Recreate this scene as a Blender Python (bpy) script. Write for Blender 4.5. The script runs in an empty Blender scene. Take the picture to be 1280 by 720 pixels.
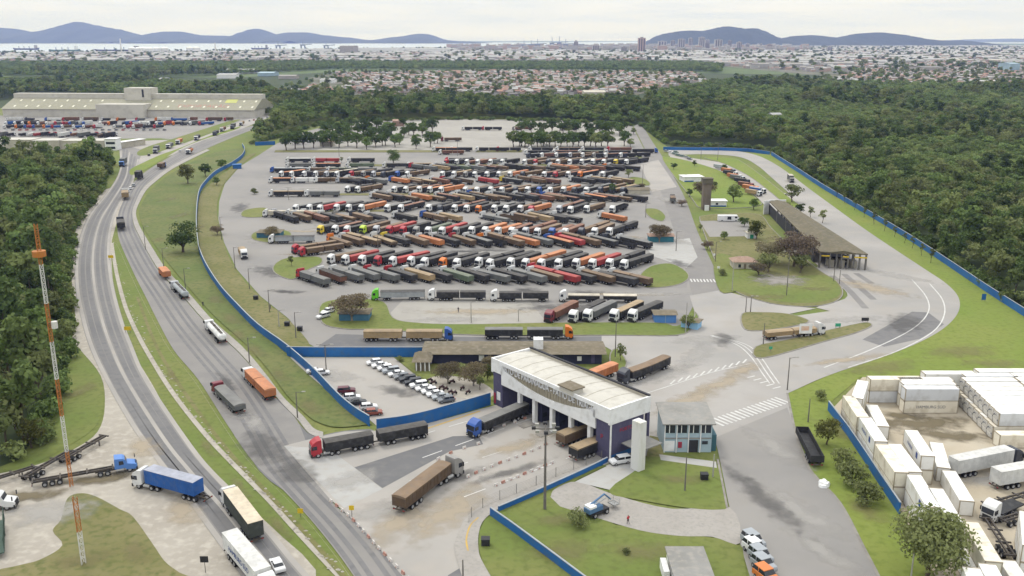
import bpy, bmesh, math, random
import numpy as np
from mathutils import Vector, Matrix
from mathutils.geometry import tessellate_polygon
R = math.radians
SC = bpy.context.scene
COL = SC.collection
rng = random.Random(11)

# ------------------------------------------------------------------ camera
F_PX = 1150.0                      # focal length in pixels of a 1280 px wide frame
CAM_H = 82.0
PITCH = math.atan((360.0 - 48.0) / F_PX)
CT, ST = math.cos(PITCH), math.sin(PITCH)
cam = bpy.data.cameras.new("camera")
cam.sensor_width = 36.0
cam.lens = 36.0 * F_PX / 1280.0
cam.clip_start = 1.0
cam.clip_end = 200000.0
cam_o = bpy.data.objects.new("camera", cam)
cam_o.location = (0, 0, CAM_H)
cam_o.rotation_euler = (math.pi / 2 - PITCH, 0, 0)
COL.objects.link(cam_o)
SC.camera = cam_o

# ------------------------------------------------------------------ sky (thin bright overcast)
SUN_EL, SUN_AZ = R(58), R(-35)     # azimuth from +Y towards +X
CLOUD_HOR, CLOUD_ZEN = 0.98, 2.3
SUN_STRENGTH, SUN_ANGLE = 1.5, R(11)
HAZE_DENSITY = 5.2e-5
SC.view_settings.view_transform = 'Standard'
SC.view_settings.look = 'None'
SC.view_settings.exposure = 0.0
SC.view_settings.gamma = 1.0
SC.view_settings.use_curve_mapping = False
SC.cycles.volume_bounces = 0
SC.cycles.max_bounces = 5
SC.cycles.diffuse_bounces = 2
SC.cycles.glossy_bounces = 2
SC.cycles.transparent_max_bounces = 24
SC.cycles.use_denoising = True

world = bpy.data.worlds.new("World")
SC.world = world
world.use_nodes = True
wn, wl = world.node_tree.nodes, world.node_tree.links
wn.clear()
out = wn.new('ShaderNodeOutputWorld')
sky = wn.new('ShaderNodeTexSky'); sky.sky_type = 'NISHITA'; sky.sun_disc = False
sky.sun_elevation = SUN_EL; sky.sun_rotation = SUN_AZ; sky.air_density = 1.0; sky.dust_density = 2.0
bg1 = wn.new('ShaderNodeBackground'); bg1.inputs[1].default_value = 0.12
wl.new(sky.outputs[0], bg1.inputs[0])
tc = wn.new('ShaderNodeTexCoord')
sep = wn.new('ShaderNodeSeparateXYZ'); wl.new(tc.outputs['Generated'], sep.inputs[0])
# cloud sheet brightness grows towards the zenith, streaky near the horizon
rmp = wn.new('ShaderNodeMapRange'); rmp.inputs[1].default_value = 0.0; rmp.inputs[2].default_value = 1.0
rmp.inputs[3].default_value = CLOUD_HOR; rmp.inputs[4].default_value = CLOUD_ZEN
wl.new(sep.outputs[2], rmp.inputs[0])
mp = wn.new('ShaderNodeMapping'); mp.inputs['Scale'].default_value = (5, 5, 70)
wl.new(tc.outputs['Generated'], mp.inputs[0])
nz = wn.new('ShaderNodeTexNoise'); nz.inputs['Scale'].default_value = 1.0; nz.inputs['Detail'].default_value = 6
nz.inputs['Roughness'].default_value = 0.55
wl.new(mp.outputs[0], nz.inputs['Vector'])
cr = wn.new('ShaderNodeValToRGB')
cr.color_ramp.elements[0].position = 0.36; cr.color_ramp.elements[0].color = (0.84, 0.89, 0.96, 1)
cr.color_ramp.elements[1].position = 0.62; cr.color_ramp.elements[1].color = (1.06, 1.06, 1.055, 1)
wl.new(nz.outputs[0], cr.inputs[0])
bg2 = wn.new('ShaderNodeBackground')
wl.new(cr.outputs[0], bg2.inputs[0]); wl.new(rmp.outputs[0], bg2.inputs[1])
mx = wn.new('ShaderNodeMixShader'); mx.inputs[0].default_value = 0.92
wl.new(bg1.outputs[0], mx.inputs[1]); wl.new(bg2.outputs[0], mx.inputs[2])
wl.new(mx.outputs[0], out.inputs[0])

sun = bpy.data.lights.new("sun", 'SUN'); sun.energy = SUN_STRENGTH; sun.angle = SUN_ANGLE; sun.color = (1.0, 0.95, 0.87)
sun_o = bpy.data.objects.new("sun", sun); COL.objects.link(sun_o)
_d = Vector((math.sin(SUN_AZ) * math.cos(SUN_EL), math.cos(SUN_AZ) * math.cos(SUN_EL), math.sin(SUN_EL)))
sun_o.rotation_euler = _d.to_track_quat('Z', 'Y').to_euler()

# ------------------------------------------------------------------ helpers
def G(px, py, h=0.0):
    """Point at height h seen at photo pixel (px, py) of the 1280 x 720 survey picture."""
    dx, dy = (px - 640.0) / F_PX, (360.0 - py) / F_PX
    y, z = CT + dy * ST, -ST + dy * CT
    t = (CAM_H - h) / -z
    return Vector((dx * t, y * t, h))

def lin(r, g, b):
    f = lambda v: (v / 12.92 if v <= 0.04045 else ((v + 0.055) / 1.055) ** 2.4)
    return tuple(f(c / 255.0) for c in (r, g, b))

MATS = {}
def mat(name, c1, c2=None, scale=0.3, rough=0.8, c3=None, scale2=None, metal=0.0, spec=0.3, bump=0.0, lo=0.35, hi=0.65, coord='Object', stretch=None, f2=0.35, rnd=0.0):
    """Procedural surface: two base colours mixed by broad noise, a third by finer noise, optional bump."""
    if name in MATS: return MATS[name]
    m = bpy.data.materials.new(name); m.use_nodes = True
    n, l = m.node_tree.nodes, m.node_tree.links
    b = n['Principled BSDF']
    b.inputs['Roughness'].default_value = rough
    b.inputs['Metallic'].default_value = metal
    b.inputs['Specular IOR Level'].default_value = spec
    if c2 is None: c2 = tuple(x * 0.82 for x in c1)
    tc = n.new('ShaderNodeTexCoord')
    vec = tc.outputs[coord]
    if stretch:
        mpn = n.new('ShaderNodeMapping'); mpn.inputs['Scale'].default_value = stretch
        l.new(vec, mpn.inputs[0]); vec = mpn.outputs[0]
    nz = n.new('ShaderNodeTexNoise'); nz.inputs['Scale'].default_value = scale; nz.inputs['Detail'].default_value = 5
    nz.inputs['Roughness'].default_value = 0.6
    l.new(vec, nz.inputs['Vector'])
    mr = n.new('ShaderNodeMapRange'); mr.inputs[1].default_value = lo; mr.inputs[2].default_value = hi
    l.new(nz.outputs[0], mr.inputs[0])
    mix = n.new('ShaderNodeMix'); mix.data_type = 'RGBA'
    mix.inputs[6].default_value = (*c1, 1); mix.inputs[7].default_value = (*c2, 1)
    l.new(mr.outputs[0], mix.inputs[0])
    res = mix.outputs[2]
    if c3:
        nz2 = n.new('ShaderNodeTexNoise'); nz2.inputs['Scale'].default_value = scale2 or scale * 8; nz2.inputs['Detail'].default_value = 4
        l.new(tc.outputs[coord], nz2.inputs['Vector'])
        mr2 = n.new('ShaderNodeMapRange'); mr2.inputs[1].default_value = 0.48; mr2.inputs[2].default_value = 0.7; mr2.inputs[4].default_value = f2 * 2
        l.new(nz2.outputs[0], mr2.inputs[0])
        mix2 = n.new('ShaderNodeMix'); mix2.data_type = 'RGBA'
        l.new(mr2.outputs[0], mix2.inputs[0]); l.new(res, mix2.inputs[6]); mix2.inputs[7].default_value = (*c3, 1)
        res = mix2.outputs[2]
    if rnd:
        oi = n.new('ShaderNodeObjectInfo')
        mr3 = n.new('ShaderNodeMapRange'); mr3.inputs[3].default_value = 1 - rnd; mr3.inputs[4].default_value = 1 + rnd
        l.new(oi.outputs['Random'], mr3.inputs[0])
        hs = n.new('ShaderNodeHueSaturation'); l.new(mr3.outputs[0], hs.inputs['Value']); l.new(res, hs.inputs['Color'])
        res = hs.outputs[0]
    l.new(res, b.inputs['Base Color'])
    if bump:
        bp = n.new('ShaderNodeBump'); bp.inputs['Strength'].default_value = bump; bp.inputs['Distance'].default_value = 0.3
        nz3 = n.new('ShaderNodeTexNoise'); nz3.inputs['Scale'].default_value = scale2 or scale * 8
        l.new(tc.outputs[coord], nz3.inputs['Vector']); l.new(nz3.outputs[0], bp.inputs['Height']); l.new(bp.outputs[0], b.inputs['Normal'])
    MATS[name] = m
    return m

def foliage(name, dark, light, tip=None, rough=0.75):
    """Leaves: hue differs from tree to tree and from leaf clump to leaf clump."""
    if name in MATS: return MATS[name]
    m = bpy.data.materials.new(name); m.use_nodes = True
    n, l = m.node_tree.nodes, m.node_tree.links
    b = n['Principled BSDF']; b.inputs['Roughness'].default_value = rough; b.inputs['Specular IOR Level'].default_value = 0.15
    g = n.new('ShaderNodeNewGeometry'); oi = n.new('ShaderNodeObjectInfo')
    mix = n.new('ShaderNodeMix'); mix.data_type = 'RGBA'
    mix.inputs[6].default_value = (*dark, 1); mix.inputs[7].default_value = (*light, 1)
    l.new(g.outputs['Random Per Island'], mix.inputs[0])
    mix2 = n.new('ShaderNodeMix'); mix2.data_type = 'RGBA'
    tip = tip or tuple(x * 1.25 for x in light)
    mix2.inputs[7].default_value = (*tip, 1)
    mr = n.new('ShaderNodeMapRange'); mr.inputs[1].default_value = 0.45; mr.inputs[2].default_value = 1.0; mr.inputs[4].default_value = 0.75
    l.new(oi.outputs['Random'], mr.inputs[0]); l.new(mr.outputs[0], mix2.inputs[0]); l.new(mix.outputs[2], mix2.inputs[6])
    hs = n.new('ShaderNodeHueSaturation')
    mr2 = n.new('ShaderNodeMapRange'); mr2.inputs[3].default_value = 0.68; mr2.inputs[4].default_value = 1.3
    ml = n.new('ShaderNodeMath'); ml.operation = 'FRACT'
    mm = n.new('ShaderNodeMath'); mm.operation = 'MULTIPLY'; mm.inputs[1].default_value = 17.3
    l.new(oi.outputs['Random'], mm.inputs[0]); l.new(mm.outputs[0], ml.inputs[0]); l.new(ml.outputs[0], mr2.inputs[0])
    l.new(mr2.outputs[0], hs.inputs['Value']); l.new(mix2.outputs[2], hs.inputs['Color'])
    l.new(hs.outputs[0], b.inputs['Base Color'])
    tr = n.new('ShaderNodeBsdfTranslucent'); l.new(hs.outputs[0], tr.inputs[0])
    ms = n.new('ShaderNodeMixShader'); ms.inputs[0].default_value = 0.36
    l.new(b.outputs[0], ms.inputs[1]); l.new(tr.outputs[0], ms.inputs[2]); l.new(ms.outputs[0], n['Material Output'].inputs[0])
    MATS[name] = m
    return m

class MB:
    """Collects shapes; build() links them as ONE mesh object, mesh() returns the mesh to share."""
    def __init__(s): s.v, s.f, s.m = [], [], []
    def add(s, verts, faces, mi=0):
        o = len(s.v); s.v += [tuple(v) for v in verts]
        s.f += [[i + o for i in f] for f in faces]; s.m += [mi] * len(faces); return s
    def box(s, x0, x1, y0, y1, z0, z1, mi=0):
        return s.add([(x0,y0,z0),(x1,y0,z0),(x1,y1,z0),(x0,y1,z0),(x0,y0,z1),(x1,y0,z1),(x1,y1,z1),(x0,y1,z1)],
                     [(0,3,2,1),(4,5,6,7),(0,1,5,4),(1,2,6,5),(2,3,7,6),(3,0,4,7)], mi)
    def prism_y(s, prof, y0, y1, mi=0, inset=0.0):
        """profile in (x, z), extruded along y"""
        n = len(prof)
        a = [(p[0], y0, p[1]) for p in prof]; b = [(p[0], y1, p[1]) for p in prof]
        fs = [list(range(n)), list(range(2*n-1, n-1, -1))]
        fs += [(i, i+n, (i+1) % n + n, (i+1) % n) for i in range(n)]
        return s.add(a + b, fs, mi)
    def prism_x(s, prof, x0, x1, mi=0):
        n = len(prof)
        a = [(x0, p[0], p[1]) for p in prof]; b = [(x1, p[0], p[1]) for p in prof]
        fs = [list(range(n-1, -1, -1)), list(range(n, 2*n))]
        fs += [(i, (i+1) % n, (i+1) % n + n, i+n) for i in range(n)]
        return s.add(a + b, fs, mi)
    def prism_z(s, pts, z0, z1, mi=0):
        n = len(pts)
        area = sum(pts[i][0]*pts[(i+1)%n][1]-pts[(i+1)%n][0]*pts[i][1] for i in range(n))
        if area < 0: pts = pts[::-1]
        a = [(p[0], p[1], z0) for p in pts]; b = [(p[0], p[1], z1) for p in pts]
        fs = [list(range(n-1, -1, -1)), list(range(n, 2*n))]
        fs += [(i, (i+1) % n, (i+1) % n + n, i+n) for i in range(n)]
        return s.add(a + b, fs, mi)
    def cyl(s, p0, p1, r0, r1=None, n=10, mi=0, caps=True):
        p0, p1 = Vector(p0), Vector(p1); r1 = r0 if r1 is None else r1
        d = (p1 - p0).normalized()
        a = d.orthogonal().normalized(); b = d.cross(a)
        vs = []
        for p, r in ((p0, r0), (p1, r1)):
            for i in range(n):
                t = 2 * math.pi * i / n
                vs.append(p + (a * math.cos(t) + b * math.sin(t)) * r)
        fs = [(i, (i+1) % n, (i+1) % n + n, i+n) for i in range(n)]
        if caps: fs += [list(range(n-1, -1, -1)), list(range(n, 2*n))]
        return s.add(vs, fs, mi)
    def tube(s, pts, rads, n=7, mi=0):
        pts = [Vector(p) for p in pts]; rings = []; vs = []
        for i, p in enumerate(pts):
            d = (pts[min(i+1, len(pts)-1)] - pts[max(i-1, 0)]).normalized()
            a = Vector((0, 1, 0)) if abs(d.y) < 0.9 else Vector((1, 0, 0))
            a = (a - d * a.dot(d)).normalized(); b = d.cross(a)
            for k in range(n):
                t = 2 * math.pi * k / n
                vs.append(p + (a * math.cos(t) + b * math.sin(t)) * rads[i])
        fs = []
        for i in range(len(pts) - 1):
            for k in range(n):
                fs.append((i*n+k, i*n+(k+1) % n, (i+1)*n+(k+1) % n, (i+1)*n+k))
        fs += [list(range(n-1, -1, -1)), list(range((len(pts)-1)*n, len(pts)*n))]
        return s.add(vs, fs, mi)
    def mesh(s, name, mats=(), smooth=False, bevel=0.0):
        me = bpy.data.meshes.new(name); me.from_pydata(s.v, [], s.f)
        for m in mats: me.materials.append(m)
        if any(s.m): me.polygons.foreach_set('material_index', s.m)
        if bevel:
            bm = bmesh.new(); bm.from_mesh(me)
            bmesh.ops.recalc_face_normals(bm, faces=bm.faces)
            es = [e for e in bm.edges if len(e.link_faces) == 2 and e.calc_face_angle(0) > 0.35]
            bmesh.ops.bevel(bm, geom=es, offset=bevel, segments=2, affect='EDGES', profile=0.6)
            bm.to_mesh(me); bm.free()
        if smooth: me.polygons.foreach_set('use_smooth', [True] * len(me.polygons))
        me.update(); return me
    def build(s, name, mats, parent=None, smooth=False, loc=None, bevel=0.0):
        mats = mats if isinstance(mats, (list, tuple)) else [mats]
        return link(name, s.mesh(name, mats, smooth, bevel), parent, loc=loc)

def link(name, me, parent=None, m=None, loc=None, rz=None):
    o = bpy.data.objects.new(name, me); COL.objects.link(o)
    if parent is not None: o.parent = parent
    if m is not None:
        if not len(me.materials): me.materials.append(m)
        o.material_slots[0].link = 'OBJECT'; o.material_slots[0].material = m
    if loc is not None: o.location = loc
    if rz is not None: o.rotation_euler = (0, 0, rz)
    return o

def tag(o, label=None, cat=None, group=None, kind=None):
    if label: o['label'] = label
    if cat: o['category'] = cat
    if group: o['group'] = group
    if kind: o['kind'] = kind
    return o

def thing(name, label, cat, loc=(0, 0, 0), rz=0.0, group=None):
    o = bpy.data.objects.new(name, None); COL.objects.link(o)
    o.location = loc; o.rotation_euler = (0, 0, rz)
    o.empty_display_size = 0.5
    return tag(o, label, cat, group)

def copy_thing(root, loc, rz, label=None):
    r = root.copy(); COL.objects.link(r); r.location = loc; r.rotation_euler = (0, 0, rz)
    if label: r['label'] = label
    for ch in list(root.children):
        c = ch.copy(); COL.objects.link(c); c.parent = r
        for g in list(ch.children):
            d = g.copy(); COL.objects.link(d); d.parent = c
    return r

def spline(pts, k=6):
    """Catmull-Rom through 2D/3D points"""
    P = [Vector(p) for p in pts]
    if len(P) < 3: return P
    P = [P[0] * 2 - P[1]] + P + [P[-1] * 2 - P[-2]]
    res = []
    for i in range(1, len(P) - 2):
        p0, p1, p2, p3 = P[i-1], P[i], P[i+1], P[i+2]
        for j in range(k):
            t = j / k
            res.append(0.5 * ((2*p1) + (p2-p0)*t + (2*p0-5*p1+4*p2-p3)*t*t + (3*p1-p0-3*p2+p3)*t**3))
    res.append(P[-2]); return res

def gp(pts, h=0.0): return [G(x, y, h) for x, y in pts]

def sheet(name, pts, z, m, kind='structure'):
    """Flat ground sheet from world points at height z."""
    Q = []
    for p in pts:
        v = Vector((p[0], p[1], 0))
        if not Q or (v - Q[-1]).length > 0.02: Q.append(v)
    if (Q[0] - Q[-1]).length < 0.02: Q.pop()
    c0 = Q[0].copy()
    tris = tessellate_polygon([[v - c0 for v in Q]])
    fs = []
    for a, b, c in tris:
        cr_ = (Q[b] - Q[a]).cross(Q[c] - Q[a]).z
        if abs(cr_) < 1e-5: continue
        fs.append((a, b, c) if cr_ > 0 else (a, c, b))
    me = bpy.data.meshes.new(name)
    me.from_pydata([(v.x, v.y, z) for v in Q], [], fs)
    me.update()
    o = link(name, me, m=m)
    return tag(o, kind=kind)

def closed(pts_px, k=5):
    P = gp(pts_px); n = len(P)
    res = []
    for i in range(n):
        p0, p1, p2, p3 = P[i-1], P[i], P[(i+1) % n], P[(i+2) % n]
        for j in range(k):
            t = j / k
            res.append(0.5 * ((2*p1) + (p2-p0)*t + (2*p0-5*p1+4*p2-p3)*t*t + (3*p1-p0-3*p2+p3)*t**3))
    return res

def ribbon(name, left, right, z, m, k=6, kind='structure'):
    """road surface between two smooth pixel-surveyed edges"""
    L, Rr = spline(gp(left), k), spline(gp(right), k)
    return sheet(name, L + Rr[::-1], z, m, kind)

def offset_poly(P, d):
    n = len(P)
    area = sum(P[i][0]*P[(i+1)%n][1]-P[(i+1)%n][0]*P[i][1] for i in range(n))
    s = 1 if area > 0 else -1
    res = []
    for i in range(n):
        a, b, c = P[i-1], P[i], P[(i+1) % n]
        e1 = (Vector(b[:2]) - Vector(a[:2])); e2 = (Vector(c[:2]) - Vector(b[:2]))
        if e1.length < 1e-6 or e2.length < 1e-6: continue
        n1 = Vector((-e1.y, e1.x)).normalized(); n2 = Vector((-e2.y, e2.x)).normalized()
        t = n1 + n2
        if t.length < 0.3: t = n1
        t = t.normalized() / max(0.5, t.normalized().dot(n1))
        q = Vector(b[:2]) + t * d * s
        res.append(Vector((q.x, q.y, 0)))
    return res

def strip(name, P, w, z, m, kind='structure', dash=None, lat=0.0):
    """painted line or tyre track: a band of width w along world points P"""
    P = [Vector((p[0], p[1], 0)) for p in P]
    mb = MB(); acc = 0.0
    for i in range(len(P) - 1):
        a, b = P[i], P[i+1]; d = b - a; Ld = d.length
        if Ld < 1e-6: continue
        d.normalize(); nrm = Vector((-d.y, d.x, 0))
        segs = [(0.0, Ld)]
        if dash:
            segs = []; on, off = dash; t = -(acc % (on + off))
            while t < Ld:
                s0, s1 = max(0, t), min(Ld, t + on)
                if s1 > s0: segs.append((s0, s1))
                t += on + off
        for s0, s1 in segs:
            p, q = a + d * s0, a + d * s1
            mb.add([p + nrm*(lat - w/2), q + nrm*(lat - w/2), q + nrm*(lat + w/2), p + nrm*(lat + w/2)], [(0, 1, 2, 3)])
        acc += Ld
    if not mb.v: return None
    mb.v = [(v[0], v[1], z) for v in mb.v]
    return tag(mb.build(name, m), kind=kind)

def island(name_top, P, m_top, m_kerb, h=0.27, kerb=0.35):
    """raised bed with a concrete kerb"""
    Q = offset_poly(P, kerb)
    o = MB().prism_z([(p[0], p[1]) for p in P], 0.0, h).build('kerb', m_kerb); tag(o, kind='structure')
    return sheet(name_top, Q, h + 0.02, m_top)

ORD = ['first','second','third','fourth','fifth','sixth','seventh','eighth','ninth','tenth','eleventh','twelfth','thirteenth','fourteenth',
       'fifteenth','sixteenth','seventeenth','eighteenth','nineteenth','twentieth']
def ordinal(i):
    if i < 20: return ORD[i]
    tens, u = divmod(i + 1, 10)
    T = {2: 'twenty', 3: 'thirty', 4: 'forty', 5: 'fifty'}[tens]
    return (T[:-1] + 'ieth') if u == 0 else T + '-' + ORD[u - 1]
# ================================================================== ground, roads, paving
M_grass = mat('grass', (.108,.142,.030), (.152,.156,.048), 0.03, 0.95, c3=(.088,.108,.024), scale2=0.7, f2=0.4, lo=0.40, hi=0.68, bump=0.4)
M_grass_lush = mat('lush grass', (.128,.178,.027), (.162,.186,.040), 0.03, 0.95, c3=(.108,.138,.022), scale2=0.7, f2=0.4, bump=0.4)
M_grass_dry = mat('worn grass', (.120,.120,.038), (.165,.148,.066), 0.05, 0.95, c3=(.082,.096,.026), scale2=0.7, f2=0.45, bump=0.3)
M_verge = mat('verge grass', (.088,.118,.030), (.128,.132,.046), 0.05, 0.95, c3=(.066,.088,.024), scale2=0.6, f2=0.45, bump=0.4)
M_field = mat('mangrove ground', (.030,.046,.014), (.045,.062,.018), 0.02, 0.95, c3=(.02,.03,.012), scale2=0.2)
M_asph = mat('worn asphalt', (.205,.193,.181), (.168,.160,.153), 0.035, 0.9, c3=(.205,.195,.18), scale2=0.25, f2=0.4, bump=0.1)
M_asph_d = mat('dark asphalt', (.128,.126,.127), (.110,.109,.112), 0.05, 0.9, c3=(.145,.14,.136), scale2=0.4, f2=0.4)
M_lot = mat('lot asphalt', (.232,.219,.203), (.190,.182,.173), 0.02, 0.9, c3=(.222,.208,.19), scale2=0.12, f2=0.45, lo=0.4, hi=0.6)
M_conc = mat('plaza concrete', (.312,.292,.266), (.265,.250,.230), 0.03, 0.9, c3=(.30,.275,.245), scale2=0.15, f2=0.5, lo=0.4, hi=0.6)
M_conc_l = mat('pale concrete', (.34,.335,.32), (.305,.30,.285), 0.08, 0.9, c3=(.30,.28,.25), scale2=0.5)
M_junc = mat('junction paving', (.305,.288,.268), (.250,.240,.226), 0.018, 0.9, c3=(.28,.26,.235), scale2=0.1, f2=0.5, lo=0.42, hi=0.58)
M_sand = mat('sandy dirt', (.325,.298,.255), (.275,.248,.208), 0.05, 0.95, c3=(.37,.34,.29), scale2=0.6, f2=0.5, bump=0.3)
M_yard = mat('yard dirt', (.40,.35,.27), (.29,.245,.175), 0.03, 0.95, c3=(.38,.34,.27), scale2=0.25, f2=0.5, lo=0.42, hi=0.66)
M_walk = mat('sidewalk', (.30,.28,.255), (.265,.245,.22), 0.2, 0.9, c3=(.22,.21,.19), scale2=1.5)
M_kerb = mat('kerb concrete', (.24,.225,.20), (.17,.155,.14), 0.4, 0.9)
M_line = mat('road paint', (.56,.55,.53), (.40,.39,.37), 0.6, 0.8, lo=0.3, hi=0.7)
M_liney = mat('yellow road paint', (.46,.30,.06), (.34,.25,.12), 0.5, 0.8)
M_track = mat('tyre worn asphalt', (.125,.122,.122), (.155,.15,.147), 0.03, 0.85, stretch=(1,1,1), c3=(.11,.108,.11), scale2=0.5)
M_rubber = mat('tyre rubber marks', (.14,.134,.13), (.20,.19,.18), 0.12, 0.85)
M_water = mat('bay water', (.30,.34,.38), (.26,.31,.36), 0.0006, 0.35, spec=0.5)
M_town = mat('town ground', (.16,.15,.125), (.085,.085,.05), 0.012, 0.95, c3=(.06,.075,.03), scale2=0.03, f2=0.6)
M_marsh = mat('far marsh', (.075,.110,.036), (.090,.120,.045), 0.004, 0.95, c3=(.055,.085,.03), scale2=0.02)

# ---- the ground itself, out to the horizon
def ground_grid():
    xs = [-25000,-15000,-8000,-4000,-2500,-1500,-1000,-700,-450,-300,-200,-100,0,100,200,300,450,700,1000,1500,2500,4000,8000,15000,25000]
    ys = [-1400,-1000,-300,0,100,150,200,250,300,350,400,500,600,700,850,1000,1300,1700,2200,3000,4000,6000,9000,13000,20000,31000]
    vs = [(x, y, 0) for y in ys for x in xs]; n = len(xs)
    fs = [(j*n+i, j*n+i+1, (j+1)*n+i+1, (j+1)*n+i) for j in range(len(ys)-1) for i in range(n-1)]
    return MB().add(vs, fs)
tag(ground_grid().build('ground', M_grass), kind='structure')

def far_sheet(name, pts, z, m): return sheet(name, gp(pts), z, m)
far_sheet('terrain', [(-300,135),(330,135),(430,128),(800,158),(835,184),(962,192),(1000,214),(1088,268),(1190,333),(1282,394),(1420,470),(1500,300),(1420,51.6),(-200,51.6)], 0.02, M_field)
far_sheet('terrain', [(-200,96),(300,97),(420,90),(640,88),(900,92),(1420,100),(1420,51.7),(-200,51.7)], 0.15, M_marsh)
far_sheet('terrain', [(330,119),(390,108),(385,98),(420,91),(640,89),(870,92),(885,103),(820,112),(790,121),(430,119)], 0.3, M_town)
far_sheet('terrain', [(-200,80.5),(250,79.5),(400,78),(860,78),(930,86),(1060,98),(1150,108),(1420,110),(1420,57),(1120,57),(620,58),(420,61),(250,65),(110,67),(-200,67)], 0.45, M_town)
far_sheet('water', [(-300,53.2),(300,53.2),(660,53.0),(790,52.2),(860,52.2),(830,55.5),(790,57),(620,58.5),(420,61.5),(250,64),(110,65),(-300,65.5)], 0.9, M_water)
far_sheet('water', [(1195,53.2),(1420,52.6),(1420,54.0),(1240,54.4)], 0.9, M_water)

# dark woodland floors
FL_PTS = [(-90,208),(60,205),(134,205),(137,214),(122,238),(100,268),(84,295),(76,330),(74,380),(72,430),(62,480),(48,540),(20,580),(-90,598)]
sheet('terrain', gp(FL_PTS), 0.03, M_field)

# ---- shoulders, dirt
sheet('dirt_shoulder', closed([(-60,600),(0,592),(50,580),(92,562),(122,540),(131,508),(126,470),(100,437),(86,420),(94,395),(88,350),(86,325),(96,285),(112,258),(134,236),(160,240),(140,300),(150,400),(190,480),(240,560),(330,650),(395,730),(220,770),(-60,760)], 4), 0.05, M_sand)
sheet('grass_verge', closed([(-10,718),(20,708),(50,700),(78,682),(66,664),(76,650),(84,624),(100,617),(120,621),(150,637),(166,646),(190,679),(206,702),(224,716),(250,735),(100,770),(-20,760)], 4), 0.08, M_grass_dry)
sheet('grass_verge', closed([(-40,600),(10,580),(55,560),(75,520),(74,470),(80,430),(90,428),(112,452),(128,478),(129,510),(118,535),(85,558),(40,580)], 4), 0.07, M_grass)
sheet('grass_verge', closed([(76,300),(92,280),(88,330),(90,365),(80,420),(74,400),(73,340)], 4), 0.075, M_grass_dry)

# ---- left carriageway
RL_L = [(312,735),(262,665),(225,615),(192,572),(162,530),(131,475),(112,435),(101,398),(94,360),(94,325),(101,292),(113,266),(132,243),(146,222),(151,205),(150,192),(150,180)]
RL_R = [(400,735),(370,702),(338,664),(280,604),(242,560),(185,475),(165,430),(153,398),(143,360),(138,325),(138,300),(141,280),(147,262),(158,243),(166,230),(170,215),(174,200),(180,188)]
ribbon('road', RL_L, RL_R, 0.10, M_asph)
def between(t): return [tuple(a + (b - a) * t for a, b in zip(p, q)) for p, q in zip(RL_L, RL_R)]
for t, w in ((.22, 1.4), (.37, 1.4), (.63, 1.2), (.78, 1.2)):
    strip('road_surface_wear', spline(gp(between(t)), 6), w, 0.115, M_track)
strip('road_surface_wear', spline(gp(between(.5)), 6), 0.8, 0.118, M_conc)
strip('road_surface_wear', spline(gp(between(.06)), 6), 1.0, 0.119, M_conc)
strip('road_surface_wear', spline(gp(between(.95)), 6), 1.0, 0.117, M_conc)
# ---- right carriageway
RR_L = [(452,735),(425,696),(390,652),(354,613),(316,577),(282,528),(248,475),(218,439),(199,405),(182,371),(165,337),(150,303),(147,287),(149,270),(153,255),(160,237),(170,225),(186,212),(206,200),(228,187),(256,175),(292,164),(332,152),(372,137),(398,128),(425,119)]
RR_R = [(520,738),(486,699),(452,660),(412,624),(392,580),(372,527),(348,502),(326,473),(296,439),(258,405),(228,371),(200,341),(184,315),(174,296),(167,281),(165,265),(168,255),(177,237),(190,225),(207,212),(231,199),(258,186),(286,174),(314,163),(350,151),(384,138),(410,128),(435,119)]
Lp, Rp = spline(gp(RR_L), 6), spline(gp(RR_R), 6)
sheet('road', Lp + Rp[::-1], 0.106, M_asph)
mid = [((a[0]*(1-t)+b[0]*t), (a[1]*(1-t)+b[1]*t)) for a, b, t in zip(RR_L, RR_R[:-3], [.5]*30)]
RRm = [(484,735),(452,690),(420,652),(388,618),(352,577),(318,520),(290,478),(256,439),(228,405),(205,371),(182,337),(165,305),(157,285),(157,268),(162,253),(170,236),(181,224),(198,212),(220,199),(244,186),(272,175),(304,163),(341,151),(378,137.5)]
for lat in (-2.9, -1.2, 1.2, 2.9):
    strip('road_surface_wear', spline(gp(RRm), 6), 0.9, 0.115, M_track, lat=lat)
# grass median between the carriageways
MED_L = [(438,730),(400,690),(372,660),(340,625),(300,585),(262,545),(222,495),(196,455),(176,420),(160,385),(150,350),(145,325),(142,305)]
MED_R = [(446,735),(420,697),(384,652),(346,612),(308,574),(276,528),(241,474),(212,438),(193,404),(176,371),(160,337),(148,310),(143,303)]
ribbon('dirt_shoulder', [(x-10*(y/720.), y) for x, y in MED_L], [(x+.5*(y/720.), y) for x, y in MED_R], 0.095, M_sand)
ribbon('grass_verge', MED_L, MED_R, 0.14, M_grass)
strip('dirt_path', spline(gp([(430,722),(380,665),(330,612),(290,570),(255,525),(222,478),(198,438),(184,405),(172,372)]), 5), 0.9, 0.15, M_grass_dry)
# side junction towards the warehouse yard
sheet('road', closed([(150,196),(148,184),(140,180),(165,176),(215,176),(232,182),(205,195),(182,207),(168,222),(152,215)], 4), 0.085, M_conc)
sheet('road', closed([(185,202),(172,196),(200,190),(250,172),(300,153),(335,140),(345,142),(310,158),(262,177),(215,194)], 4), 0.088, M_conc)
sheet('grass_verge', closed([(165,219),(163,212),(178,204),(200,194),(228,184),(262,170),(300,158),(292,163),(254,174.5),(226,186),(204,199),(184,211)], 4), 0.14, M_grass_lush)
sheet('grass_verge', closed([(176,195),(172,190),(186,183),(215,174),(250,163),(285,152),(300,150),(270,163),(232,177),(200,190)], 4), 0.12, M_grass)
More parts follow.
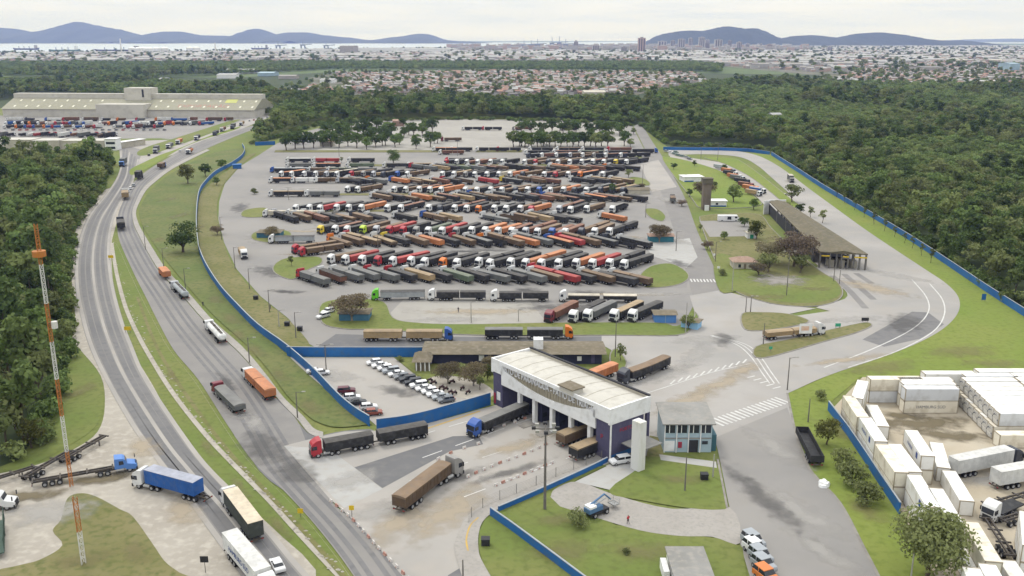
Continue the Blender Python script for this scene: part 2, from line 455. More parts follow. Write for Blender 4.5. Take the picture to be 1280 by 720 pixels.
# warehouse yard
sheet('yard_surface', gp([(-120,178),(150,178),(215,176),(330,146),(322,140),(-120,146)]), 0.06, M_lot)
sheet('grass_verge', gp([(60,178),(160,177),(215,174.5),(200,173),(60,174.5)]), 0.12, M_grass)

# ---- sidewalk beside the right carriageway
SW_R = [(404,541),(392,536),(378,520),(354,497),(332,468),(303,434),(266,401),(236,367),(208,337),(191,311),(180,293),(173,279),(170,266),(174,254),(183,238),(196,226),(213,213),(236,200.5),(262,188)]
SW_L = [(404,549),(386,542),(373,526),(349,501),(327,473),(297,439),(259,405),(229,371),(201,341),(184.5,315),(174.5,296),(167.5,281),(165.5,265),(168.5,255),(177.5,237),(190.5,225),(207.5,212),(231.5,199),(258.5,186.5)]
P1, P2 = spline(gp(SW_L), 5), spline(gp(SW_R), 5)
o = MB().prism_z([(p[0], p[1]) for p in P1 + P2[::-1]], 0.0, 0.22).build('sidewalk', M_walk); tag(o, kind='structure')

# ---- entry plaza, gate plaza, junction
sheet('road', closed([(330,560),(316,577),(354,613),(412,624),(420,580),(470,540),(430,539),(392,545),(372,528),(340,495),(318,530)], 3), 0.104, M_asph_d)
sheet('pavement', spline(gp([(355,558),(390,549),(430,540),(470,539),(503,537),(560,523),(600,512),(626,505),(700,480),(765,577),(744,578),(715,587),(653,612),(613,629),(590,642),(579,655),(572,672),(570,695),(590,760)]), 2) + gp([(540,765),(452,660),(412,624)]), 0.12, M_conc)
sheet('pavement', gp([(622,508),(640,470),(700,465),(740,478),(768,452),(764,438),(752,431),(752,420),(846,421),(864,411),(870,396),(862,370),(906,362),(918,370),(925,385),(932,403),(945,428),(958,450),(985,492),(996,543),(1013,587),(1050,628),(1081,686),(1110,745),(950,760),(925,680),(912,635),(906,606),(899,571),(893,545),(826,555),(810,570),(765,577)]), 0.123, M_junc)
# dark resurfaced patches
sheet('pavement_patch', gp([(443,585),(566,546),(598,545),(604,556),(562,565),(478,611)]), 0.135, M_asph_d)
sheet('pavement_patch', gp([(355,558),(412,562),(478,612),(430,636)]), 0.132, M_conc_l)
sheet('pavement_patch', gp([(560,720),(578,709),(610,705),(640,735),(560,745)]), 0.137, M_asph_d)
# asphalt-grey bottom road and paths on the junction
ribbon('road', [(893,548),(899,571),(906,606),(912,635),(925,680),(948,758)], [(984,510),(996,543),(1013,587),(1050,628),(1081,686),(1112,750)], 0.128, M_lot)

# ---- lorry park
LOT = [(752,432),(600,436),(395,435),(386,430),(360,398),(326,371),(296,337),(280,303),(273,275),(274,252),(281,230),(300,208),(322,195),(345,180),(380,165),(430,152),(560,149),(700,150),(790,157),(812,200),(835,260),(862,345),(868,380),(846,421)]
sheet('lot_surface', gp(LOT), 0.10, M_lot)
M_lotc = mat('pale lot concrete', (.30,.285,.255), (.265,.25,.225), 0.02, 0.9, c3=(.24,.225,.2), scale2=0.1)
sheet('lot_surface', gp([(395,188),(520,152),(560,150),(690,152),(780,158),(785,187)]), 0.115, M_lotc)
sheet('lot_surface', gp([(505,374),(660,374),(690,412),(470,410)]), 0.115, M_lotc)
ribbon('road', [(395,435),(520,436),(752,433)], [(420,418),(560,421.5),(752,421)], 0.116, M_asph_d)
ribbon('road', [(846,421),(866,408),(871,392),(860,350),(846,300),(833,260),(822,228),(810,195),(799,172),(792,158)], [(925,392),(908,366),(893,335),(872,290),(858,252),(844,224),(828,196),(816,178),(806,162),(800,154)], 0.118, M_asph)
sheet('pavement_patch', gp([(823,200),(800,205),(815,240),(846,234)]), 0.125, M_conc)
sheet('pavement_patch', gp([(805,305),(862,298),(872,322),(858,335),(815,320)]), 0.125, M_conc_l)
sheet('lot_surface', gp([(700,358),(858,360),(862,345),(840,352)]), 0.119, M_asph)
# car park beside the wall
sheet('lot_surface', gp([(360,447),(492,447),(520,470),(560,494),(600,498),(612,503),(560,518),(472,534),(463,526),(420,498)]), 0.11, M_conc)
sheet('grass_verge', gp([(492,447),(620,447),(622,503),(600,497),(560,492),(520,468)]), 0.13, M_grass)
sheet('dirt_patch', closed([(535,475),(560,470),(600,478),(618,492),(600,500),(560,494)], 4), 0.14, M_sand)
# grass between road and the blue wall, in front of the lorry park
sheet('grass_verge', closed([(396,528),(420,535),(458,532),(462,528),(420,500),(350,436),(330,415),(296,388),(258,340),(248,312),(246,262),(256,235),(290,207),(303,195),(300,186),(268,191),(240,203),(216,216),(198,229),(186,241),(177,256),(174,266),(178,282),(186,296),(198,313),(214,334),(240,365),(270,398),(306,430),(336,464),(358,494),(382,518)], 4), 0.24, M_verge)
sheet('grass_verge', closed([(388,434),(357,437),(325,414),(297,388),(260,340),(250,312),(247,262),(256,237),(292,208),(306,196),(320,192),(302,206),(281,229),(272,252),(272,275),(279,304),(295,338),(325,372),(359,399)], 4), 0.23, M_grass_dry)

# ---- lorry park beds
beds = [
 [(345,343),(341,334),(352,325),(372,322),(400,322),(402,330),(385,338),(366,350)],
 [(806,360),(798,348),(812,334),(838,330),(858,340),(860,350),(842,358)],
 [(402,404),(402,380),(440,374),(480,378),(492,398),(520,404),(580,406),(700,404),(820,404),(845,408),(866,398),(868,390),(874,398),(866,410),(846,420),(760,420),(600,420),(470,413),(430,412)],
 [(316,300),(316,292),(335,287),(362,290),(362,300),(340,304)],
 [(302,271),(306,263),(330,260),(338,266),(326,272)],
 [(812,272),(806,262),(822,262),(832,270),(828,277)],
 [(782,232),(788,222),(806,224),(812,232)], [(786,198),(790,192),(800,193),(802,199)],
]
for b in beds: island('grass_bed', closed(b, 4), M_grass, M_kerb)
for y, x0, x1 in ((189.5, 342, 570), (189.5, 594, 652), (243.5, 400, 560), (207, 430, 700), (264, 360, 500)):
    island('grass_bed', gp([(x0, y+1.3), (x1, y+1.3), (x1+2, y-1.3), (x0+2, y-1.3)]), M_grass_dry, M_kerb)
island('grass_bed', closed([(764,462),(762,444),(770,436),(780,446),(784,456),(776,466)], 4), M_grass, M_kerb)

# ---- loop road and weigh station on the right
OUT = [(985,492),(1035,470),(1100,448),(1150,428),(1182,409),(1198,390),(1198,372),(1183,355),(1158,338),(1120,313),(1080,286),(1040,257),(1010,235),(985,216),(965,203),(945,194),(920,189),(880,187),(835,187)]
INN = [(935,420),(990,412),(1045,400),(1090,384),(1085,345),(1060,310),(1030,285),(1003,258),(980,236),(962,220),(948,208),(930,198),(905,194),(870,193),(836,195)]
sheet('road', spline(gp(OUT), 5) + spline(gp(INN), 5)[::-1], 0.129, M_junc)
sheet('road', closed([(1020,385),(1090,386),(1088,318),(1026,330),(1028,345),(1055,362),(1056,374)], 3), 0.126, M_junc)
sheet('road', gp([(932,404),(1060,386),(1100,386),(1060,412),(945,430),(925,392),(906,364),(962,380),(1020,386)]), 0.127, M_junc)
ribbon('road', [(1026,336),(1000,310),(975,280),(955,256),(942,243),(922,227),(908,218),(880,207),(836,201)], [(1090,318),(1060,296),(1025,268),(990,245),(972,238),(945,218),(925,209),(900,203),(838,194)], 0.125, M_conc)
sheet('pavement_patch', gp([(1078,425),(1140,390),(1160,391),(1180,406),(1150,424),(1105,434)]), 0.14, M_track)
for pts in ([(1030,460),(1090,437),(1140,412),(1160,391),(1158,372),(1140,350)], [(1060,460),(1120,440),(1165,416),(1180,395),(1178,375),(1162,355)]):
    strip('road_marking', spline(gp(pts), 5), 0.35, 0.15, M_line)
for pts in ([(1040,345),(1060,362),(1082,386)], [(1055,343),(1075,360),(1092,375)], [(1070,342),(1090,355)]):
    strip('road_surface_wear', spline(gp(pts), 5), 2.2, 0.142, M_rubber)
# grass beds there
island('grass_bed', closed([(875,277),(880,270),(918,267),(950,269),(964,285),(990,310),(1024,338),(1046,352),(1054,366),(1046,377),(1020,383.5),(985,383),(955,378),(925,368),(908,355),(893,325)], 4), M_grass_dry, M_kerb)
sheet('grass_bed', closed([(900,365),(892,330),(905,318),(960,345),(1030,345),(1048,358),(1048,371),(1020,379),(985,379),(955,374),(925,365)], 4), 0.31, M_grass)
sheet('pavement', gp([(874,277),(916,276.5),(936,278),(938,296),(887,297)]), 0.32, M_lot)
island('grass_bed', closed([(828,200),(838,197),(870,204),(905,216),(925,230),(946,249),(952,256),(930,260),(878,260),(864,248)], 4), M_grass_lush, M_kerb)
island('grass_bed', closed([(880,197),(915,198),(930,204),(955,222),(985,246),(1000,258),(985,258),(962,240),(935,220),(905,205)], 4), M_grass_lush, M_kerb)
island('grass_bed', closed([(930,412),(927,393),(950,391),(985,393),(1012,402),(990,409),(955,414)], 4), M_grass_dry, M_kerb)
island('grass_bed', closed([(952,449),(944,434),(985,425),(1040,412),(1080,404),(1090,408),(1070,417),(1030,428)], 4), M_grass_dry, M_kerb)
sheet('grass_verge', gp([(985,492),(1035,470),(1100,448),(1150,428),(1182,409),(1198,390),(1198,372),(1183,355),(1158,338),(1120,313),(1080,286),(1040,257),(1010,235),(985,216),(965,203),(940,192),(964,193),(1000,216),(1030,236),(1088,270),(1139,301),(1190,335),(1234,365),(1282,396),(1400,470),(1400,500),(1075,472),(1036,505),(1060,545),(1098,600),(1125,645),(1180,760),(1110,745),(1081,686),(1050,628),(1013,587),(996,543)]), 0.09, M_grass_lush)
# gate-side lawns and paths
ribbon('sidewalk', [(744,577),(715,585.5),(653,611),(613,628),(590,641),(579,654),(571,672),(569,693),(590,760)], [(752,580),(722,592),(660,617),(625,636),(606,650),(599,665),(598,685),(604,705),(640,765)], 0.20, M_walk)
strip('road_marking', spline(gp([(585,690),(583,675),(588,658),(598,648)]), 5), 0.3, 0.22, M_liney)
sheet('grass_verge', gp([(765,579),(722,592),(660,617),(625,636),(606,650),(599,665),(598,685),(604,705),(640,765),(940,765),(928,685),(906,675),(770,657),(690,620),(722,600)]), 0.15, M_grass)
sheet('path', spline(gp([(688,622),(694,612),(722,603),(770,620),(840,637),(912,635),(925,680),(890,672),(850,671),(800,664),(735,645),(700,634)]), 4), 0.17, M_walk)
sheet('pavement', gp([(719,603),(770,578),(815,573),(818,578),(765,614)]), 0.175, M_conc_l)
sheet('grass_verge', closed([(760,615),(800,585),(808,572),(840,574),(895,581),(904,600),(909,632),(900,638),(860,636),(800,626)], 3), 0.18, M_grass)
sheet('grass_verge', gp([(808,572),(812,545),(826,548),(830,572)]), 0.14, M_grass_dry)
ribbon('sidewalk', [(824,569),(895,578)], [(826,576),(896,586)], 0.19, M_conc_l)
strip('kerb', gp([(897,575),(909,636)]), 0.4, 0.21, M_kerb)
strip('kerb', spline(gp([(984,492),(995,543),(1012,587),(1049,628),(1080,686),(1108,740)]), 5), 0.5, 0.17, M_kerb)
# container yard
sheet('yard_surface', gp([(1040,512),(1078,472),(1420,476),(1420,760),(1190,760),(1128,645),(1098,598)]), 0.13, M_yard)

# ---- painted markings
def zebra(a, b, n, wid, length, z=0.16):
    """n bars from pixel a to pixel b across a carriageway"""
    A, B = G(*a), G(*b); d = (B - A); u = d.normalized(); v = Vector((-u.y, u.x, 0)); mb = MB()
    for i in range(n):
        c = A + d * ((i + .5) / n)
        mb.add([c-u*wid/2-v*length/2, c+u*wid/2-v*length/2, c+u*wid/2+v*length/2, c-u*wid/2+v*length/2], [(0,1,2,3)])
    mb.v = [(x, y, z) for x, y, _ in mb.v]
    return tag(mb.build('road_marking', M_line), kind='structure')
zebra((893,530), (980,500), 17, 0.6, 4.2)
zebra((862,351), (899,351.5), 9, 0.5, 4.0)
zebra((935,470), (975,487), 5, 0.4, 2.5)
for a, b, c in (((840,478),(846,474),(0,0)),):
    pass
H0, H1 = G(838,478), G(928,452)
for i in range(11):
    c = H0 + (H1 - H0) * (i / 10.0)
    strip('road_marking', [c + Vector((-.3, -1.6, 0)), c + Vector((1.4, 1.4, 0))], 0.4, 0.16, M_line)
strip('road_marking', spline(gp([(800,495),(840,482),(890,466),(938,455)]), 4), 0.25, 0.16, M_line)
for off in (0, 6, 12):
    strip('road_marking', spline(gp([(888+off*.3,420),(920+off,431),(938+off,446),(952+off,466),(962+off,480)]), 5), 0.3, 0.16, M_line)
for a, b in (((528,573),(680,518)), ((512,602),(720,535)), ((580,622),(745,560)), ((660,505),(500,552))):
    strip('road_marking', gp([a, b]), 0.25, 0.155, M_line, dash=(5, 3.5))
strip('road_marking', gp([(505,546),(600,514.5)]), 0.5, 0.155, M_liney)
for x, y in ((640,405),(655,404)):
    pass

# ---- stains, dirt and polished tracks with soft ragged edges
def stain_mat(name, c, strength):
    if name in MATS: return MATS[name]
    m = bpy.data.materials.new(name); m.use_nodes = True; n, l = m.node_tree.nodes, m.node_tree.links
    b = n['Principled BSDF']; b.inputs['Base Color'].default_value = (*c, 1); b.inputs['Roughness'].default_value = .9
    tc = n.new('ShaderNodeTexCoord'); oi = n.new('ShaderNodeObjectInfo')
    vm = n.new('ShaderNodeVectorMath'); vm.operation = 'SUBTRACT'; vm.inputs[1].default_value = (.5, .5, 0)
    l.new(tc.outputs['Generated'], vm.inputs[0])
    sp = n.new('ShaderNodeSeparateXYZ'); l.new(vm.outputs[0], sp.inputs[0])
    cb = n.new('ShaderNodeCombineXYZ'); l.new(sp.outputs[0], cb.inputs[0]); l.new(sp.outputs[1], cb.inputs[1])
    ln = n.new('ShaderNodeVectorMath'); ln.operation = 'LENGTH'; l.new(cb.outputs[0], ln.inputs[0])
    nz = n.new('ShaderNodeTexNoise'); nz.noise_dimensions = '4D'; nz.inputs['Scale'].default_value = .35; nz.inputs['Detail'].default_value = 5
    l.new(tc.outputs['Object'], nz.inputs['Vector']); l.new(oi.outputs['Random'], nz.inputs['W'])
    ad = n.new('ShaderNodeMath'); ad.operation = 'MULTIPLY_ADD'; ad.inputs[1].default_value = .75; l.new(nz.outputs[0], ad.inputs[0]); l.new(ln.outputs['Value'], ad.inputs[2])
    mr = n.new('ShaderNodeMapRange'); mr.interpolation_type = 'SMOOTHSTEP'; mr.inputs[1].default_value = .84; mr.inputs[2].default_value = .42; mr.inputs[3].default_value = 0; mr.inputs[4].default_value = strength
    # reversed range: full inside, nothing at the rim
    l.new(ad.outputs[0], mr.inputs[0])
    tr = n.new('ShaderNodeBsdfTransparent'); mx = n.new('ShaderNodeMixShader')
    l.new(mr.outputs[0], mx.inputs[0]); l.new(tr.outputs[0], mx.inputs[1]); l.new(b.outputs[0], mx.inputs[2]); l.new(mx.outputs[0], n['Material Output'].inputs[0])
    MATS[name] = m; return m
ST_DARK, ST_OIL, ST_SAND, ST_PALE, ST_DAMP, ST_BROWN = stain_mat('dark wear stain', (.09,.086,.083), .55), stain_mat('oil stain', (.05,.048,.047), .6), stain_mat('sand dusting', (.36,.30,.215), .65), stain_mat('pale wear', (.34,.325,.30), .6), stain_mat('damp soil', (.13,.105,.06), .9), stain_mat('dry grass patch', (.185,.155,.07), .38)
_zs = [0.0]
def stain(px, py, length, width, ang, m, z):
    """flat ragged patch, length x width metres, long axis turned by ang degrees"""
    _zs[0] += 0.0011
    me = bpy.data.meshes.new('ground_stain'); L2, W2 = length/2, width/2
    me.from_pydata([(-L2,-W2,0),(L2,-W2,0),(L2,W2,0),(-L2,W2,0)], [], [(0,1,2,3)])
    p = G(px, py); o = link('ground_stain', me, m=m, loc=(p.x, p.y, z + _zs[0] % .02), rz=R(ang)); return tag(o, kind='structure')
rs = random.Random(8)
stain(973, 351, 27, 22, 0, stain_mat('grey paved spot', (.24,.22,.20), .9), .33)
for (px, py, l_, w_, a, m_) in [(560,640,34,12,60,ST_SAND),(500,650,26,10,70,ST_SAND),(470,640,16,9,40,ST_PALE),(640,560,22,7,30,ST_SAND),(700,540,18,7,30,ST_SAND),(560,600,30,5,33,ST_DARK),(640,590,26,4,33,ST_DARK),(860,500,34,9,40,ST_SAND),(900,480,30,8,40,ST_SAND),(930,462,22,7,45,ST_SAND),(850,540,14,8,20,ST_DAMP),(820,470,40,10,35,ST_PALE),(870,445,30,9,60,ST_PALE),(905,425,18,8,80,ST_DARK),(970,560,30,8,-70,ST_PALE),(1000,640,30,9,-65,ST_PALE),(950,620,40,7,-75,ST_DARK),(1030,690,26,6,-62,ST_PALE),(880,425,26,10,10,ST_PALE),(1130,405,30,14,60,ST_DARK),(1090,360,40,14,-55,ST_SAND),(1120,345,36,10,-50,ST_PALE),(1060,450,40,5,18,ST_SAND),(1060,400,30,8,10,ST_PALE),(330,560,26,12,-60,ST_DARK),(370,590,20,10,-55,ST_DARK),(300,515,16,7,-58,ST_PALE),(320,530,12,6,-60,ST_PALE),(285,480,22,4,-58,ST_DARK),(440,600,20,9,40,ST_PALE),(180,560,16,8,-50,ST_SAND),(230,640,18,8,-55,ST_SAND),(1150,530,34,11,5,ST_DAMP),(1185,545,26,8,-10,ST_DAMP),(1130,520,14,6,0,ST_DAMP),(1240,600,20,8,20,ST_PALE),(1230,690,16,8,-50,ST_DAMP),(700,385,40,12,0,ST_DARK),(600,390,50,10,0,ST_SAND),(560,400,30,8,0,ST_PALE),(420,390,20,10,-40,ST_PALE),(390,350,30,12,-50,ST_DARK),(340,340,30,14,-50,ST_DARK),(320,300,26,10,-60,ST_PALE),(300,260,40,12,-80,ST_DARK),(800,345,26,14,0,ST_PALE),(845,300,30,10,-70,ST_PALE),(835,250,40,12,-80,ST_PALE),(850,330,22,8,-70,ST_DARK),(60,640,24,14,10,ST_PALE),(120,600,24,6,15,ST_DAMP),(40,620,20,6,12,ST_DAMP),(420,470,20,10,-30,ST_PALE),(500,490,18,8,-25,ST_DARK)]:
    stain(px, py, l_, w_, a, m_, .15)
for i in range(46):
    stain(rs.uniform(345, 820), rs.choice([270, 286, 300, 316, 343, 365, 256, 236]) + rs.uniform(-4, 4), rs.uniform(10, 40), rs.uniform(4, 9), rs.uniform(-8, 8), rs.choice([ST_DARK, ST_OIL, ST_PALE, ST_SAND]), .13)
for (px, py, l_, w_, a) in [(225,270,24,10,80),(210,250,20,9,70),(290,400,20,7,-55),(350,470,16,6,-55),(390,510,16,7,-50),(320,440,20,6,-55),(270,375,18,7,-60),(200,300,14,7,-70),(300,420,16,5,-55),(250,285,18,6,-85),(1100,460,36,12,20),(1200,440,30,14,10),(1240,455,24,10,0),(1050,540,20,8,-60),(1085,640,14,7,-60),(700,690,16,9,20),(800,690,18,9,0),(850,600,14,6,0),(700,650,14,7,20),(260,560,16,3,-58),(300,610,16,3,-56),(350,660,14,3,-55),(215,470,16,3,-60),(1190,300,0,0,0),(960,372,22,8,0),(940,290,18,8,0),(1020,362,16,7,0),(100,700,14,7,20),(170,690,12,6,-50),(100,490,20,7,80)]:
    if l_: stain(px, py, l_, w_, a, ST_BROWN, .31 if px > 860 and py < 400 else .26)
# ================================================================== vegetation
M_bark = mat('bark', (.11,.085,.06), (.07,.055,.04), 2.0, 0.9)
M_bark_p = mat('pale bark', (.24,.21,.17), (.16,.14,.11), 2.0, 0.9)
M_leaf = foliage('forest leaves', (.075,.118,.034), (.160,.220,.066), (.205,.225,.085))
M_leaf_y = foliage('bright leaves', (.062,.082,.017), (.125,.138,.032), (.15,.15,.045))
M_leaf_d = foliage('dark leaves', (.045,.074,.023), (.095,.136,.042))
M_leaf_b = foliage('sparse brown leaves', (.12,.095,.058), (.19,.155,.10), (.20,.17,.10))
M_leaf_r = foliage('reddish twigs', (.145,.112,.082), (.23,.18,.13), (.19,.18,.10))
M_leaf_o = foliage('olive leaves', (.105,.128,.048), (.195,.215,.085))

M_leaf_m = foliage('mangrove leaves', (.105,.155,.050), (.185,.245,.080), (.215,.240,.092))

def crown_mesh(name, seed, m, rx, rz, zc, lobes=11, n=420, leaf=0.85, flat=0.0, spread=0.62):
    """Leaf clumps scattered through a crown of uneven lobes."""
    r = np.random.RandomState(seed)
    C = []
    for i in range(lobes):
        a = r.uniform(0, 2*np.pi); q = spread * np.sqrt(r.uniform(0.05, 1.0)); h = r.uniform(-0.55, 0.75)
        C.append((q*rx*np.cos(a)*np.sqrt(max(.15, 1-h*h*.6)), q*rx*np.sin(a)*np.sqrt(max(.15, 1-h*h*.6)), zc + h*rz*(1-flat), r.uniform(.30, .52)*rx))
    C = np.array(C)
    k = r.randint(0, lobes, n)
    d = r.normal(size=(n, 3)); d /= np.linalg.norm(d, axis=1)[:, None]
    d[:, 2] = np.where(d[:, 2] < -0.3, -d[:, 2], d[:, 2])
    rad = C[k, 3] * r.uniform(.62, 1.08, n)
    P = C[k, :3] + d * rad[:, None] * np.array([1, 1, min(1.0, rz/rx*1.05)])
    nrm = d + r.normal(scale=.55, size=(n, 3)); nrm /= np.linalg.norm(nrm, axis=1)[:, None]
    t = np.cross(nrm, r.normal(size=(n, 3))); t /= np.linalg.norm(t, axis=1)[:, None]
    b = np.cross(nrm, t)
    s = leaf * r.uniform(.6, 1.25, n)[:, None]
    w = s * r.uniform(.55, .95, n)[:, None]
    V = np.stack([P - t*s*.5 - b*w*.2, P - b*w*.55 + t*s*.1, P + t*s*.55, P + b*w*.55 - t*s*.05], 1).reshape(-1, 3)
    me = bpy.data.meshes.new(name)
    me.from_pydata(V.tolist(), [], [(4*i, 4*i+1, 4*i+2, 4*i+3) for i in range(n)])
    me.materials.append(m); me.update(); return me

def trunk_mesh(name, seed, h, r0, limbs=5, spread=3.0, top=None, m=None):
    r = random.Random(seed); mb = MB()
    top = top or h * 1.35
    lean = (r.uniform(-.4, .4), r.uniform(-.4, .4))
    mb.tube([(0,0,-.2), (lean[0]*.3, lean[1]*.3, h*.5), (lean[0], lean[1], h), (lean[0]*1.4, lean[1]*1.4, top)], [r0*1.25, r0*.95, r0*.75, r0*.3], 7)
    for i in range(limbs):
        a = i*2*math.pi/limbs + r.uniform(-.4, .4); z0 = h*r.uniform(.6, .95); q = spread*r.uniform(.6, 1)
        mb.tube([(lean[0]*.8, lean[1]*.8, z0), (q*.45*math.cos(a), q*.45*math.sin(a), z0+(top-z0)*.5), (q*math.cos(a), q*math.sin(a), top*r.uniform(.85, 1.05))], [r0*.5, r0*.35, r0*.12], 5)
    return mb.mesh(name, [m or M_bark])

TREE = {}
def tree_kind(key, crown, trunk): TREE[key] = (crown, trunk)
for i in range(7):
    rx, rz = 3.6 + .35*i % 1.4 + .25*(i % 3), 2.9 + .3*(i % 4); 
    tree_kind('forest%d' % i, crown_mesh('forest_crown', 40+i, M_leaf if i % 3 else M_leaf_o, rx, rz, 6.3 + .35*(i % 4), 9 + i % 4, 470, .95),
              trunk_mesh('forest_trunk', 50+i, 4.2, .2, 4, 2.4, 7.2))
for i in range(3):
    tree_kind('mangrove%d' % i, crown_mesh('mangrove_crown', 60+i, M_leaf_m, 4.2+.4*i, 2.4, 4.2, 12, 380, 1.0), trunk_mesh('mangrove_trunk', 66+i, 2.6, .18, 4, 2.2, 5.0))
tree_kind('tall0', crown_mesh('crown', 71, M_leaf_d, 3.6, 4.6, 9.2, 12, 560, .9), trunk_mesh('trunk', 72, 6.0, .26, 5, 2.4, 11))
tree_kind('tall1', crown_mesh('crown', 73, M_leaf, 3.9, 4.2, 8.6, 12, 560, .95), trunk_mesh('trunk', 74, 5.5, .26, 5, 2.6, 10))
tree_kind('round', crown_mesh('crown', 81, M_leaf_d, 6.4, 4.9, 6.2, 22, 2600, .62), trunk_mesh('trunk', 82, 2.8, .45, 7, 4.5, 7.0))
tree_kind('near', crown_mesh('crown', 83, M_leaf_o, 7.4, 6.0, 6.6, 30, 7500, .6), trunk_mesh('trunk', 84, 3.0, .42, 7, 5.0, 9.5))
tree_kind('bright', crown_mesh('crown', 85, M_leaf_y, 4.6, 3.9, 4.6, 16, 1900, .5), trunk_mesh('trunk', 86, 2.0, .25, 6, 3.0, 5.2))
tree_kind('lot', crown_mesh('crown', 87, M_leaf_d, 4.3, 2.8, 4.0, 13, 800, .75), trunk_mesh('trunk', 88, 2.2, .22, 5, 2.8, 5.4))
tree_kind('lot1', crown_mesh('crown', 89, M_leaf, 4.0, 2.7, 3.9, 12, 750, .75), trunk_mesh('trunk', 90, 2.1, .22, 5, 2.8, 5.2))
tree_kind('bare', crown_mesh('crown', 91, M_leaf_b, 5.8, 3.0, 4.3, 24, 3300, .42, spread=.7), trunk_mesh('trunk', 92, 1.9, .3, 9, 5.0, 5.4, M_bark_p))
tree_kind('red', crown_mesh('crown', 93, M_leaf_r, 6.2, 3.2, 5.0, 24, 3000, .5, spread=.75), trunk_mesh('trunk', 94, 2.2, .32, 9, 5.2, 6.2))
tree_kind('young', crown_mesh('crown', 95, M_leaf_o, .75, 1.5, 2.5, 7, 190, .42), trunk_mesh('trunk', 96, 1.6, .06, 3, .5, 2.8))
tree_kind('bush', crown_mesh('crown', 97, M_leaf_o, 2.4, 1.5, 1.5, 14, 900, .38), trunk_mesh('trunk', 98, .7, .1, 6, 1.4, 1.8))
tree_kind('small', crown_mesh('crown', 99, M_leaf_o, 1.9, 1.6, 2.9, 9, 480, .4), trunk_mesh('trunk', 100, 1.7, .1, 5, 1.1, 3.2))
tree_kind('dome', crown_mesh('crown', 101, M_leaf_o, 3.6, 1.9, 3.4, 14, 1100, .5), trunk_mesh('trunk', 102, 1.6, .2, 6, 2.6, 3.8))

def tree(name, key, p, s=1.0, label=None, group=None, cat='tree', rz=None):
    c, t = TREE[key]
    o = thing(name, label, cat, (p[0], p[1], 0.0), rng.uniform(0, 6.28) if rz is None else rz, group)
    o.scale = (s, s, s*rng.uniform(.92, 1.08))
    link('crown', c, o); link('trunk', t, o)
    return o

def inside(poly, x, y):
    n = len(poly); c = False; j = n - 1
    for i in range(n):
        xi, yi = poly[i][0], poly[i][1]; xj, yj = poly[j][0], poly[j][1]
        if (yi > y) != (yj > y) and x < (xj-xi)*(y-yi)/(yj-yi) + xi: c = not c
        j = i
    return c
def fill(poly_px, sp, jit=.42, seed=1):
    P = gp(poly_px); r = random.Random(seed)
    x0, x1 = min(p.x for p in P), max(p.x for p in P); y0, y1 = min(p.y for p in P), max(p.y for p in P)
    res = []; y = y0; k = 0
    while y < y1:
        x = x0 + (sp/2 if k % 2 else 0)
        while x < x1:
            qx, qy = x + r.uniform(-jit, jit)*sp, y + r.uniform(-jit, jit)*sp
            if inside(P, qx, qy): res.append((qx, qy))
            x += sp
        y += sp*.87; k += 1
    return res

# woods: where they grow
FR = [(803,152),(835,178),(965,184),(1004,212),(1034,232),(1092,266),(1143,297),(1194,331),(1240,362),(1290,392),(1420,460),(1400,250),(1380,150),(1330,128),(800,140)]
FR2 = [(800,140),(1330,128),(1330,111),(1100,108),(1000,104),(900,104),(880,109),(830,118)]
FBELT = [(425,152),(560,148),(700,150),(795,156),(802,140),(790,127),(430,132)]
FROAD = [(318,180),(334,176),(380,160),(432,146),(436,132),(400,140),(352,158),(322,170)]
FBACK = [(-90,140),(-90,100),(180,104),(330,110),(352,122),(440,122),(440,134),(400,138),(335,146),(300,120),(40,119)]
FBAND = [(-120,93),(-120,80.5),(400,79.5),(860,79.5),(905,82),(900,92),(860,89),(420,86.5),(330,92),(180,99)]
forest_pts = []   # (x, y, scale)
for poly, sp, s, sd in ((FR, 6.6, 1.0, 1), (FL_PTS, 7.0, 1.22, 2), (FR2, 10, 1.35, 3), (FBELT, 7.0, 1.25, 4), (FROAD, 6.6, 1.15, 5), (FBACK, 9.5, 1.25, 6), (FBAND, 13, 1.5, 7)):
    r = random.Random(sd)
    for (x, y) in fill(poly, sp, seed=sd):
        if y > 300 and abs(x)/y > .68: continue
        if y < 300 and abs(x)/(y+10) > .80: continue
        big = r.random()
        forest_pts.append((x, y, s*(r.uniform(.78, 1.12) if big < .9 else r.uniform(1.2, 1.5))))
# clearings with a house or bare ground in the right-hand woods
CLEAR = [(G(912,128), 24), (G(948,138), 16), (G(966,150), 14), (G(860,98), 40)]
forest_pts = [p for p in forest_pts if all((p[0]-c.x)**2 + (p[1]-c.y)**2 > r*r for c, r in CLEAR)]
forest_pts.sort(key=lambda p: p[1] + abs(p[0])*.2)
N_NEAR = 130
near, far = forest_pts[:N_NEAR], forest_pts[N_NEAR:]
for i, (x, y, s) in enumerate(near):
    key = 'forest%d' % rng.randrange(7) if rng.random() < (.5 if x < 0 else .82) else 'tall%d' % rng.randrange(2)
    if x < 0:
        tree('forest_tree', key, (x, y), s, 'green tree in the dense roadside wood around the striped mast', 'trees of the wood by the mast')
    else:
        tree('forest_tree', key, (x, y), s, 'green tree at the edge of the big wood behind the long blue fence', 'trees of the wood behind the fence')

